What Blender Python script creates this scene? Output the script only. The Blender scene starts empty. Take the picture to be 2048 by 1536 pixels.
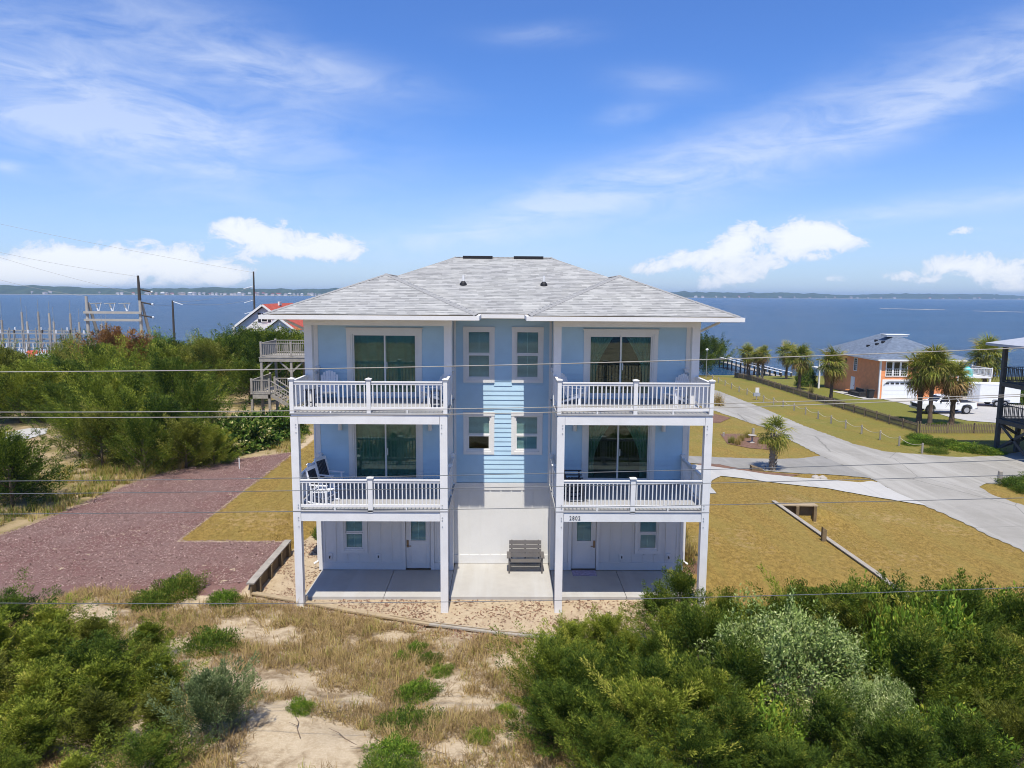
import bpy, bmesh, math, random
import numpy as np
from mathutils import Vector, Matrix
from mathutils.geometry import delaunay_2d_cdt
random.seed(7)
RNG = np.random.default_rng(11)
R = math.radians
scene = bpy.context.scene
COL = scene.collection

# ------------------------------------------------------------------ camera
F, CX, CY = 1420.0, 1024.0, 768.0          # focal length and centre in photo pixels (2048 x 1536)
CAM = np.array([0.0, -22.0, 10.17])
VPX, VPY, ROLL = 1006.0, 588.5, 0.0068       # vanishing point of the house's depth, tilt of the horizon
_y = np.array([VPX - CX, VPY - CY, F]); _y /= np.linalg.norm(_y)
_h = np.array([1, ROLL, 0.0]); _x = _h - _y * (_h @ _y); _x /= np.linalg.norm(_x)
_z = np.cross(_x, _y)
MC = np.stack([_x, _y, _z], 1)
cam_data = bpy.data.cameras.new('camera'); cam = bpy.data.objects.new('camera', cam_data); COL.objects.link(cam)
cam_data.sensor_width = 36.0; cam_data.lens = F / 2048 * 36.0
cam_data.clip_start = 0.1; cam_data.clip_end = 30000
m = Matrix.Identity(4)
for r_ in range(3):
    m[r_][0] = MC[0, r_]; m[r_][1] = -MC[1, r_]; m[r_][2] = -MC[2, r_]; m[r_][3] = CAM[r_]
cam.matrix_world = m
scene.camera = cam

def ray(px, py):
    return MC.T @ np.array([px - CX, py - CY, F])
def onY(px, py, Y):
    r = ray(px, py); return CAM + r * (Y - CAM[1]) / r[1]
def onZ(px, py, Z):
    r = ray(px, py); return CAM + r * (Z - CAM[2]) / r[2]
def azel(px, py):
    r = ray(px, py); r = r / np.linalg.norm(r)
    return math.atan2(r[0], r[1]), math.asin(r[2])

# ------------------------------------------------------------------ light
SUN_EL, SUN_AZ = R(65.2), R(1.6)            # the sun stands behind the camera, a touch to the left
sun_dir = Vector((-math.sin(SUN_AZ) * math.cos(SUN_EL), -math.cos(SUN_AZ) * math.cos(SUN_EL), math.sin(SUN_EL)))
sl = bpy.data.lights.new('sun', 'SUN'); sl.energy = 5.0; sl.angle = R(0.53); sl.color = (1.0, 0.935, 0.825)
so = bpy.data.objects.new('sun', sl); COL.objects.link(so)
so.rotation_euler = sun_dir.to_track_quat('Z', 'Y').to_euler()
scene.view_settings.view_transform = 'Standard'; scene.view_settings.look = 'None'
scene.view_settings.exposure = 0.3; scene.view_settings.gamma = 1.0
scene.view_settings.use_curve_mapping = False
scene.render.engine = 'CYCLES'
scene.cycles.max_bounces = 8; scene.cycles.transparent_max_bounces = 12
scene.cycles.diffuse_bounces = 3; scene.cycles.glossy_bounces = 4
scene.cycles.use_denoising = True; scene.cycles.denoising_prefilter = 'ACCURATE'
scene.cycles.filter_width = 1.0; scene.cycles.sample_clamp_indirect = 6.0

class NT:
    """small helper for node trees"""
    def __init__(s, tree):
        s.t = tree; s.n = tree.nodes; s.l = tree.links
    def new(s, typ, **kw):
        nd = s.n.new(typ)
        for k, v in kw.items():
            if k.startswith('i_'):
                nd.inputs[k[2:].replace('_', ' ')].default_value = v
            else:
                setattr(nd, k, v)
        return nd
    def link(s, a, b): s.l.new(a, b)
    def put(s, sock, v):
        if hasattr(v, 'is_output') or hasattr(v, 'links'): s.l.new(v, sock)
        else: sock.default_value = v
    def math(s, op, a, b=0.0, c=None, clamp=False):
        nd = s.n.new('ShaderNodeMath'); nd.operation = op; nd.use_clamp = clamp
        s.put(nd.inputs[0], a); s.put(nd.inputs[1], b)
        if c is not None: s.put(nd.inputs[2], c)
        return nd.outputs[0]
    def mix(s, fac, a, b, mode='MIX'):
        nd = s.n.new('ShaderNodeMix'); nd.data_type = 'RGBA'; nd.blend_type = mode
        s.put(nd.inputs[0], fac)
        for sock, v in ((nd.inputs[6], a), (nd.inputs[7], b)):
            if isinstance(v, (tuple, list)): v = (*v[:3], 1)
            s.put(sock, v)
        return nd.outputs[2]
    def smooth(s, v, lo, hi, a=0.0, b=1.0):
        nd = s.n.new('ShaderNodeMapRange'); nd.interpolation_type = 'SMOOTHSTEP'
        s.put(nd.inputs[0], v); nd.inputs[1].default_value = lo; nd.inputs[2].default_value = hi
        nd.inputs[3].default_value = a; nd.inputs[4].default_value = b
        return nd.outputs[0]
    def noise(s, vec, scale, detail=4, rough=0.55, dist=0.0, out=0):
        nd = s.n.new('ShaderNodeTexNoise')
        if vec is not None: s.put(nd.inputs['Vector'], vec)
        nd.inputs['Scale'].default_value = scale; nd.inputs['Detail'].default_value = detail
        nd.inputs['Roughness'].default_value = rough; nd.inputs['Distortion'].default_value = dist
        return nd.outputs[out]
    def ramp(s, fac, stops):
        nd = s.n.new('ShaderNodeValToRGB'); cr = nd.color_ramp
        while len(cr.elements) < len(stops): cr.elements.new(0.5)
        for e, (p, c) in zip(cr.elements, stops):
            e.position = p; e.color = (*c[:3], 1) if len(c) < 4 else c
        s.put(nd.inputs[0], fac)
        return nd.outputs[0]
    def mapping(s, vec, scale=(1, 1, 1), rot=(0, 0, 0), loc=(0, 0, 0)):
        nd = s.n.new('ShaderNodeMapping'); s.put(nd.inputs[0], vec)
        nd.inputs['Scale'].default_value = scale; nd.inputs['Rotation'].default_value = rot
        nd.inputs['Location'].default_value = loc
        return nd.outputs[0]

# ------------------------------------------------------------------ sky
world = bpy.data.worlds.new('World'); scene.world = world; world.use_nodes = True
w = NT(world.node_tree); w.n.clear()
out = w.new('ShaderNodeOutputWorld'); bg = w.new('ShaderNodeBackground')
bg.inputs[1].default_value = 0.1
world.cycles.sampling_method = 'MANUAL'; world.cycles.sample_map_resolution = 512
w.link(bg.outputs[0], out.inputs[0])
sky = w.new('ShaderNodeTexSky', sky_type='NISHITA', sun_disc=False, sun_elevation=SUN_EL,
            sun_rotation=math.pi + SUN_AZ, altitude=20.0, air_density=1.0, dust_density=0.6, ozone_density=3.0)
tc = w.new('ShaderNodeTexCoord')
sep = w.new('ShaderNodeSeparateXYZ'); w.link(tc.outputs['Generated'], sep.inputs[0])
AZ = w.math('ARCTAN2', sep.outputs[0], sep.outputs[1]); EL = w.math('ARCSINE', sep.outputs[2])
comb = w.new('ShaderNodeCombineXYZ'); w.link(AZ, comb.inputs[0]); w.link(EL, comb.inputs[1])
AE = comb.outputs[0]
# a large flat cloud sheet for the cirrus: position on a plane high above
inv = w.math('DIVIDE', 1.0, w.math('MAXIMUM', w.math('ADD', sep.outputs[2], 0.12), 0.05))
cpl = w.new('ShaderNodeCombineXYZ'); w.link(w.math('MULTIPLY', sep.outputs[0], inv), cpl.inputs[0]); w.link(w.math('MULTIPLY', sep.outputs[1], inv), cpl.inputs[1])
PL = cpl.outputs[0]

def blob(px, py, lx, ly, ang=0.0):
    """soft elliptical region of sky around a direction (sizes in photo pixels)"""
    a0, e0 = azel(px, py); ca, sa = math.cos(R(ang)), math.sin(R(ang))
    da = w.math('SUBTRACT', AZ, a0); de = w.math('SUBTRACT', EL, e0)
    u = w.math('ADD', w.math('MULTIPLY', da, ca * F / lx), w.math('MULTIPLY', de, sa * F / lx))
    v = w.math('ADD', w.math('MULTIPLY', da, -sa * F / ly), w.math('MULTIPLY', de, ca * F / ly))
    q = w.math('ADD', w.math('MULTIPLY', u, u), w.math('MULTIPLY', v, v))
    return w.math('EXPONENT', w.math('MULTIPLY', q, -1.0))
def total(lst):
    s_ = lst[0]
    for b_ in lst[1:]: s_ = w.math('ADD', s_, b_)
    return s_
wisp = w.noise(w.mapping(AE, (5.0, 17.0, 1), (0, 0, R(-14))), 1.6, 7, 0.62, 0.9)
wisp2 = w.noise(w.mapping(AE, (4.0, 13.0, 1), (0, 0, R(10)), (3.1, 1.7, 0)), 2.4, 6, 0.6, 0.5)
cir = total([w.math('MULTIPLY', blob(*b[:5]), b[5]) for b in (
    (110, 190, 360, 110, -14, 1.25), (260, 250, 300, 40, -4, 0.65), (640, 145, 190, 34, -6, 0.8), (400, 90, 300, 80, -22, 0.6),
    (1080, 70, 90, 16, 2, 0.5), (1330, 165, 90, 22, -6, 0.55), (1255, 228, 55, 20, 8, 0.5),
    (1150, 395, 300, 44, 17, 1.15), (1600, 275, 420, 60, 19, 1.0), (1950, 165, 260, 34, 22, 0.95), (1930, 405, 260, 20, 6, 1.1),
    (860, 480, 170, 22, 4, 0.4), (380, 340, 120, 12, 0, 0.35), (15, 333, 22, 9, 0, 0.9))])
cirrus = w.math('MULTIPLY', cir, w.smooth(w.math('ADD', w.math('MULTIPLY', wisp, 0.65), w.math('MULTIPLY', wisp2, 0.35)), 0.22, 0.74), clamp=True)
veil = w.math('MULTIPLY', w.smooth(w.noise(w.mapping(PL, (0.5, 0.9, 1)), 0.9, 5, 0.6, 0.6), 0.5, 0.85), 0.22)
cirrus = w.math('MULTIPLY', w.math('ADD', cirrus, veil), 0.54, clamp=True)
# cumulus heads low over the far shore
puff = w.noise(w.mapping(AE, (1, 1.35, 1)), 30.0, 9, 0.66, 0.5)
puff_big = w.noise(w.mapping(AE, (1, 1.7, 1), loc=(5, 2, 0)), 9.0, 4, 0.5)
cum = total([w.math('MULTIPLY', blob(*b[:5]), b[5]) for b in (
    (20, 545, 90, 34, 0, 1.0), (150, 540, 70, 40, 0, 1.0), (265, 530, 75, 34, 5, 1.0), (350, 525, 55, 28, 0, 0.9), (440, 545, 70, 25, 0, 0.8),
    (510, 470, 70, 26, 0, 1.0), (620, 490, 95, 30, -6, 1.0), (690, 500, 50, 18, 0, 0.7), (560, 505, 90, 16, 0, 0.6),
    (1480, 485, 42, 34, 50, 1.05), (1400, 515, 75, 24, 14, 1.0), (1310, 535, 65, 16, 8, 0.85), (1630, 470, 58, 34, -8, 1.1), (1570, 500, 70, 24, 24, 0.95),
    (1690, 475, 45, 16, -18, 0.7), (1430, 563, 75, 20, 0, 0.8), (1820, 555, 50, 18, 0, 0.9), (1975, 540, 75, 24, -8, 0.95), (1920, 460, 28, 9, 0, 0.7), (1680, 560, 30, 11, 0, 0.6),
    (2330, 520, 200, 40, 0, 0.9), (-320, 525, 220, 45, 0, 0.9))])
cden = w.math('ADD', cum, w.math('MULTIPLY', w.smooth(cum, 0.03, 0.4), w.math('MULTIPLY', w.math('ADD', w.math('SUBTRACT', puff, 0.5), w.math('MULTIPLY', w.math('SUBTRACT', puff_big, 0.5), 0.9)), 2.6)))
cmask = w.math('MULTIPLY', w.smooth(cden, 0.38, 0.78), w.smooth(EL, 0.0, 0.012))
cmask = w.math('MULTIPLY', cmask, 0.82)
lowhaze = w.smooth(EL, -0.02, 0.24, 0.40, 0.0)
skyc = w.mix(1.0, sky.outputs[0], (0.60, 0.90, 1.44), 'MULTIPLY')
skyc = w.mix(lowhaze, skyc, (6.9, 7.5, 8.6))
skyc = w.mix(cirrus, skyc, (7.0, 7.6, 8.7))
skyc = w.mix(cmask, skyc, w.mix(w.smooth(w.math('SUBTRACT', cden, w.math('MULTIPLY', puff, 0.3)), 0.3, 1.1), (6.6, 7.1, 8.2), (8.6, 8.7, 8.9)))
w.link(skyc, bg.inputs[0])

# ------------------------------------------------------------------ materials
MATS = {}
def new_mat(name):
    mt = bpy.data.materials.new(name); mt.use_nodes = True
    t = NT(mt.node_tree); t.n.clear()
    o = t.new('ShaderNodeOutputMaterial'); p = t.new('ShaderNodeBsdfPrincipled')
    t.link(p.outputs[0], o.inputs[0])
    MATS[name] = mt
    return mt, t, p, o
def coords(t, kind='Object'):
    tcn = t.new('ShaderNodeTexCoord'); return tcn.outputs[kind]
def world_pos(t):
    return t.new('ShaderNodeNewGeometry').outputs['Position']
def bump(t, p, h, strength, dist=0.02):
    b = t.new('ShaderNodeBump'); b.inputs['Strength'].default_value = strength; b.inputs['Distance'].default_value = dist
    t.put(b.inputs['Height'], h); t.link(b.outputs[0], p.inputs['Normal'])
def mat(name, col, rough=0.6, var=0.12, scale=3.0, fine=40.0, bmp=0.0, metal=0.0, spec=0.3, stretch=(1, 1, 1), dirt=None, dirt_amt=0.0, dirt_scale=1.2):
    """painted / plain surface with uneven tone, a little grime and fine relief"""
    mt, t, p, o = new_mat(name)
    P = t.mapping(world_pos(t), stretch)
    n1 = t.noise(P, scale, 5, 0.6); n2 = t.noise(P, fine, 3, 0.6)
    f = t.math('ADD', t.math('MULTIPLY', n1, 0.6), t.math('MULTIPLY', n2, 0.4))
    lo = tuple(c * (1 - var) for c in col); hi = tuple(min(1, c * (1 + var)) for c in col)
    c = t.mix(t.smooth(f, 0.3, 0.7), lo, hi)
    if dirt is not None:
        c = t.mix(t.math('MULTIPLY', t.smooth(t.noise(P, dirt_scale, 6, 0.7, 0.4), 0.45, 0.8), dirt_amt), c, dirt)
    t.link(c, p.inputs['Base Color'])
    p.inputs['Roughness'].default_value = rough; p.inputs['Metallic'].default_value = metal
    p.inputs['Specular IOR Level'].default_value = spec
    if bmp: bump(t, p, n2, bmp)
    return mt
M = MATS
mat('white_trim', (0.67, 0.665, 0.645), 0.45, 0.05, 1.5, 30, 0.04, dirt=(0.55, 0.53, 0.5), dirt_amt=0.18)
mat('white_post', (0.67, 0.665, 0.65), 0.5, 0.06, 2, 50, 0.08, dirt=(0.5, 0.48, 0.45), dirt_amt=0.22)
mat('white_siding', (0.64, 0.637, 0.618), 0.55, 0.05, 1.2, 30, 0.05, dirt=(0.55, 0.52, 0.48), dirt_amt=0.2)
mat('blue_siding', (0.41, 0.58, 0.70), 0.55, 0.07, 1.4, 60, 0.05, dirt=(0.40, 0.56, 0.65), dirt_amt=0.3)
mat('fascia_shaded', (0.42, 0.45, 0.52), 0.55, 0.06, 2, 40, 0.04)  # shade under the deck nosing put into the rim's colour
mat('deck_floor', (0.33, 0.33, 0.33), 0.7, 0.1, 2, 60, 0.1, dirt=(0.38, 0.36, 0.34), dirt_amt=0.3)
mat('cream_soffit', (0.75, 0.74, 0.70), 0.6, 0.04)
mat('chair_white', (0.76, 0.78, 0.82), 0.5, 0.05)
mat('chair_black', (0.025, 0.03, 0.045), 0.45, 0.1)
mat('chair_grey', (0.10, 0.093, 0.09), 0.5, 0.12, 4, 60, 0.05)
mat('curtain', (0.24, 0.36, 0.31), 0.9, 0.15, 5, 30)
mat('blind', (0.78, 0.82, 0.80), 0.6, 0.05)
mat('interior', (0.42, 0.41, 0.39), 0.9, 0.1)
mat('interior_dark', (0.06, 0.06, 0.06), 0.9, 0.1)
mat('metal_bronze', (0.22, 0.17, 0.12), 0.35, 0.1, metal=0.8)
mat('black_plain', (0.015, 0.015, 0.017), 0.6, 0.1)
mat('number_black', (0.02, 0.02, 0.025), 0.5, 0.05)
mat('steel', (0.45, 0.46, 0.47), 0.4, 0.12, 4, 40, metal=0.7)
mat('wire_light', (0.27, 0.255, 0.225), 0.5, 0.1)
mat('wire_dark', (0.10, 0.11, 0.12), 0.5, 0.1)
mat('insulator', (0.62, 0.66, 0.70), 0.3, 0.05)
mat('galvanised', (0.30, 0.31, 0.31), 0.5, 0.15, 2, 20, metal=0.3)
mat('concrete_pole', (0.36, 0.34, 0.30), 0.8, 0.12, 1.5, 20, 0.2)
mat('pole_wood', (0.055, 0.048, 0.042), 0.85, 0.2, 2, 30, 0.2)
mat('weathered_wood', (0.30, 0.275, 0.235), 0.85, 0.22, 3, 40, 0.3, stretch=(1, 1, 1), dirt=(0.12, 0.11, 0.1), dirt_amt=0.5)
mat('dark_wood', (0.075, 0.075, 0.07), 0.85, 0.25, 3, 40, 0.3)
mat('treated_timber', (0.34, 0.265, 0.165), 0.8, 0.16, 2.5, 40, 0.3, dirt=(0.25, 0.2, 0.14), dirt_amt=0.5)
mat('grey_timber', (0.315, 0.285, 0.24), 0.8, 0.14, 2.5, 40, 0.3, dirt=(0.25, 0.22, 0.17), dirt_amt=0.4)
mat('timber_dark', (0.17, 0.125, 0.07), 0.85, 0.25, 2.5, 40, 0.3)
mat('picket_wood', (0.17, 0.13, 0.085), 0.85, 0.25, 3, 40, 0.2, dirt=(0.13, 0.12, 0.1), dirt_amt=0.6)
mat('rope', (0.50, 0.45, 0.34), 0.9, 0.1)
mat('orange_trim', (0.76, 0.75, 0.72), 0.5, 0.05)
mat('garage_white', (0.74, 0.76, 0.78), 0.45, 0.03)
mat('teal_cloth', (0.08, 0.55, 0.55), 0.8, 0.1)
mat('tan_wood', (0.42, 0.28, 0.13), 0.7, 0.15)
mat('truck_white', (0.78, 0.79, 0.80), 0.25, 0.02, spec=0.6)
mat('tyre', (0.02, 0.02, 0.02), 0.8, 0.15)
mat('rim', (0.55, 0.55, 0.56), 0.3, 0.1, metal=0.8)
mat('car_glass', (0.012, 0.014, 0.017), 0.08, 0.05, spec=0.7)
mat('trailer_white', (0.74, 0.75, 0.76), 0.4, 0.04)
mat('house_white', (0.72, 0.71, 0.68), 0.6, 0.05)
mat('shutter_dark', (0.03, 0.03, 0.032), 0.6, 0.1)
mat('transformer', (0.56, 0.60, 0.63), 0.4, 0.06)
mat('stone', (0.36, 0.33, 0.29), 0.85, 0.2, 3, 30, 0.3)
mat('bark', (0.12, 0.085, 0.06), 0.95, 0.3, 4, 30, 0.5)
mat('bark_grey', (0.22, 0.19, 0.155), 0.95, 0.25, 4, 30, 0.5)
mat('far_house_pale', (0.55, 0.53, 0.50), 0.7, 0.1)
mat('far_house_tan', (0.42, 0.34, 0.27), 0.7, 0.1)
mat('far_house_grey', (0.34, 0.36, 0.40), 0.7, 0.1)
mat('far_roof', (0.25, 0.22, 0.21), 0.8, 0.1)
mat('plastic_grey', (0.32, 0.34, 0.37), 0.5, 0.1)
mat('doormat', (0.34, 0.30, 0.42), 0.95, 0.4, 12, 60, 0.2)
mat('twig', (0.17, 0.125, 0.085), 0.95, 0.3, 5, 40)
mat('sofa_black', (0.03, 0.03, 0.032), 0.7, 0.2)
mat('terracotta', (0.42, 0.17, 0.06), 0.7, 0.1)
mat('wood_dust', (0.46, 0.22, 0.09), 0.95, 0.2, 2, 20)

def glass_mat(name, tint, refl=0.9):
    mt, t, p, o = new_mat(name)
    t.n.remove(p)
    fr = t.new('ShaderNodeFresnel'); fr.inputs[0].default_value = 1.5
    tr = t.new('ShaderNodeBsdfTransparent'); tr.inputs[0].default_value = (*tint, 1)
    gl = t.new('ShaderNodeBsdfGlossy'); gl.inputs['Roughness'].default_value = 0.015
    gl.inputs[0].default_value = (0.9, 1.0, 0.97, 1)
    mx = t.new('ShaderNodeMixShader'); t.link(t.math('MULTIPLY', fr.outputs[0], 1.5 * refl, clamp=True), mx.inputs[0])
    t.link(tr.outputs[0], mx.inputs[1]); t.link(gl.outputs[0], mx.inputs[2]); t.link(mx.outputs[0], o.inputs[0])
    return mt
glass_mat('glass', (0.82, 0.93, 0.92), 0.4)
glass_mat('glass_dark', (0.66, 0.80, 0.77), 0.75)

def shingle_mat(name, base, spread, line, sc=1.0):
    """asphalt shingles: lapped courses, broken dark butt lines, uneven tabs; UV in metres along and up the slope"""
    mt, t, p, o = new_mat(name)
    uv = coords(t, 'UV'); sx = t.new('ShaderNodeSeparateXYZ'); t.link(uv, sx.inputs[0])
    U, V = sx.outputs[0], t.math('DIVIDE', sx.outputs[1], 0.145 / sc)
    row = t.math('FLOOR', V); fr = t.math('FRACT', V)
    shift = t.new('ShaderNodeTexWhiteNoise', noise_dimensions='1D'); t.link(row, shift.inputs['W'])
    uu = t.math('ADD', t.math('MULTIPLY', U, 3.1 * sc), t.math('MULTIPLY', shift.outputs['Value'], 7.0))
    cell = t.new('ShaderNodeCombineXYZ'); t.link(t.math('FLOOR', uu), cell.inputs[0]); t.link(row, cell.inputs[1])
    tab = t.new('ShaderNodeTexWhiteNoise', noise_dimensions='2D'); t.link(cell.outputs[0], tab.inputs['Vector'])
    cv = t.new('ShaderNodeCombineXYZ'); t.link(t.math('MULTIPLY', U, 2.4 * sc), cv.inputs[0]); t.link(t.math('MULTIPLY', row, 5.37), cv.inputs[1])
    dash = t.smooth(t.noise(cv.outputs[0], 1.0, 2, 0.5), 0.40, 0.58)
    c = t.mix(tab.outputs['Value'], tuple(v * (1 - spread) for v in base), tuple(v * (1 + spread) for v in base))
    n = t.noise(uv, 60, 3); nb = t.noise(uv, 0.8, 4)
    c = t.mix(1.0, c, t.mix(t.smooth(nb, 0.35, 0.65), (0.93, 0.93, 0.94), (1.05, 1.05, 1.04)), 'MULTIPLY')
    c = t.mix(1.0, c, t.mix(n, (0.82, 0.82, 0.82), (1.16, 1.16, 1.16)), 'MULTIPLY')
    stk = t.noise(t.mapping(uv, (1.1, 7.0, 1)), 1.0, 3, 0.6)
    c = t.mix(1.0, c, t.mix(t.smooth(stk, 0.35, 0.65), (0.94, 0.945, 0.95), (1.05, 1.045, 1.04)), 'MULTIPLY')
    butt = t.smooth(fr, 0.0, 0.36, 1, 0)  # shadow line of each lapped course, put into the colour
    c = t.mix(t.math('MULTIPLY', butt, t.math('ADD', 0.3, t.math('MULTIPLY', dash, 0.7))), c, line)
    t.link(c, p.inputs['Base Color']); p.inputs['Roughness'].default_value = 0.9
    p.inputs['Specular IOR Level'].default_value = 0.25
    bump(t, p, t.math('ADD', t.math('SUBTRACT', 1.0, fr), t.math('ADD', t.math('MULTIPLY', n, 0.3), t.math('MULTIPLY', tab.outputs['Value'], 0.35))), 0.8, 0.012)
    return mt
shingle_mat('shingle_grey', (0.325, 0.325, 0.312), 0.17, (0.045, 0.05, 0.055))
shingle_mat('shingle_blue', (0.135, 0.17, 0.225), 0.16, (0.06, 0.075, 0.1))
shingle_mat('shingle_cap', (0.315, 0.312, 0.30), 0.12, (0.22, 0.22, 0.22), 0.8)
shingle_mat('roof_red', (0.42, 0.085, 0.055), 0.1, (0.25, 0.05, 0.035))

def siding_mat(name, col, pitch=0.16, lines=0.55):
    """far lap siding: too far to tell the boards apart"""
    mt, t, p, o = new_mat(name)
    P = world_pos(t); sx = t.new('ShaderNodeSeparateXYZ'); t.link(P, sx.inputs[0])
    saw = t.math('FRACT', t.math('DIVIDE', sx.outputs[2], pitch))
    n = t.noise(P, 2.0, 5)
    c = t.mix(t.smooth(n, 0.3, 0.7), tuple(v * 0.92 for v in col), tuple(min(1, v * 1.06) for v in col))
    c = t.mix(t.math('MULTIPLY', t.smooth(saw, 0.0, 0.14, 1, 0), 1 - lines), c, tuple(v * 0.6 for v in col))
    t.link(c, p.inputs['Base Color']); p.inputs['Roughness'].default_value = 0.6
    bump(t, p, t.math('SUBTRACT', 1.0, saw), 0.8, 0.015)
    return mt
siding_mat('orange_siding', (0.78, 0.30, 0.12))
siding_mat('white_lap', (0.72, 0.70, 0.66), 0.2)

def leaf_mat(name, stops, trans=0.26, rough=0.7, spec=0.12):
    mt, t, p, o = new_mat(name)
    at = t.new('ShaderNodeAttribute', attribute_name='tone')
    oi = t.new('ShaderNodeObjectInfo')
    f = t.math('ADD', at.outputs['Fac'], t.math('MULTIPLY', t.math('SUBTRACT', oi.outputs['Random'], 0.5), 0.34), clamp=True)
    c = t.ramp(f, stops)
    t.link(c, p.inputs['Base Color']); p.inputs['Roughness'].default_value = rough; p.inputs['Specular IOR Level'].default_value = spec
    tl = t.new('ShaderNodeBsdfTranslucent'); t.link(t.mix(1.0, c, (1.25, 1.3, 0.6), 'MULTIPLY'), tl.inputs[0])
    mx = t.new('ShaderNodeMixShader'); mx.inputs[0].default_value = trans
    t.link(p.outputs[0], mx.inputs[1]); t.link(tl.outputs[0], mx.inputs[2]); t.link(mx.outputs[0], o.inputs[0])
    return mt
leaf_mat('juniper', [(0.0, (0.036, 0.06, 0.007)), (0.42, (0.128, 0.168, 0.018)), (0.75, (0.255, 0.285, 0.036)), (1.0, (0.39, 0.36, 0.07))])
leaf_mat('juniper_dark', [(0.0, (0.02, 0.042, 0.007)), (0.45, (0.07, 0.112, 0.014)), (0.8, (0.16, 0.198, 0.026)), (1.0, (0.27, 0.26, 0.045))])
leaf_mat('juniper_blue', [(0.0, (0.06, 0.095, 0.04)), (0.5, (0.145, 0.19, 0.075)), (1.0, (0.27, 0.3, 0.14))])
leaf_mat('juniper_olive', [(0.0, (0.044, 0.056, 0.009)), (0.45, (0.138, 0.152, 0.022)), (0.8, (0.245, 0.25, 0.048)), (1.0, (0.34, 0.31, 0.09))])
leaf_mat('juniper_brown', [(0.0, (0.12, 0.055, 0.022)), (0.5, (0.25, 0.115, 0.045)), (1.0, (0.34, 0.19, 0.075))])
leaf_mat('broadleaf', [(0.0, (0.04, 0.085, 0.01)), (0.5, (0.125, 0.215, 0.022)), (0.85, (0.26, 0.34, 0.042)), (1.0, (0.46, 0.4, 0.06))])
leaf_mat('broadleaf_dark', [(0.0, (0.03, 0.062, 0.012)), (0.5, (0.085, 0.14, 0.018)), (0.9, (0.17, 0.21, 0.03)), (1.0, (0.28, 0.25, 0.05))])
leaf_mat('silver_leaf', [(0.0, (0.07, 0.12, 0.025)), (0.35, (0.20, 0.27, 0.075)), (0.62, (0.33, 0.39, 0.14)), (1.0, (0.52, 0.55, 0.28))], 0.2)
leaf_mat('blossom_leaf', [(0.0, (0.03, 0.07, 0.012)), (0.5, (0.085, 0.15, 0.024)), (0.72, (0.20, 0.24, 0.05)), (0.85, (0.52, 0.46, 0.2)), (1.0, (0.62, 0.56, 0.3))])
leaf_mat('grass_blade', [(0.0, (0.2, 0.135, 0.068)), (0.35, (0.34, 0.24, 0.115)), (0.6, (0.46, 0.34, 0.15)), (0.8, (0.3, 0.265, 0.065)), (1.0, (0.15, 0.2, 0.035))], 0.3, 0.7)
leaf_mat('lawn_blade', [(0.0, (0.17, 0.115, 0.035)), (0.5, (0.29, 0.20, 0.065)), (0.8, (0.36, 0.26, 0.095)), (1.0, (0.22, 0.195, 0.05))], 0.25, 0.7)
leaf_mat('palm_leaf', [(0.0, (0.06, 0.09, 0.012)), (0.45, (0.16, 0.195, 0.028)), (0.75, (0.31, 0.28, 0.06)), (1.0, (0.42, 0.29, 0.1))], 0.3, 0.45)
leaf_mat('palm_dead', [(0.0, (0.10, 0.065, 0.03)), (0.5, (0.24, 0.15, 0.06)), (1.0, (0.40, 0.27, 0.12))], 0.2, 0.8)
leaf_mat('far_wood', [(0.0, (0.025, 0.04, 0.02)), (1.0, (0.055, 0.08, 0.035))], 0.0, 0.9, 0.1)
leaf_mat('chip_purple', [(0.0, (0.10, 0.055, 0.045)), (0.4, (0.23, 0.14, 0.12)), (0.75, (0.34, 0.235, 0.205)), (1.0, (0.42, 0.30, 0.25))], 0.0, 0.9, 0.2)
leaf_mat('chip_brown', [(0.0, (0.09, 0.045, 0.03)), (0.5, (0.21, 0.115, 0.07)), (0.9, (0.36, 0.24, 0.16)), (1.0, (0.5, 0.38, 0.28))], 0.0, 0.9, 0.2)

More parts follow.
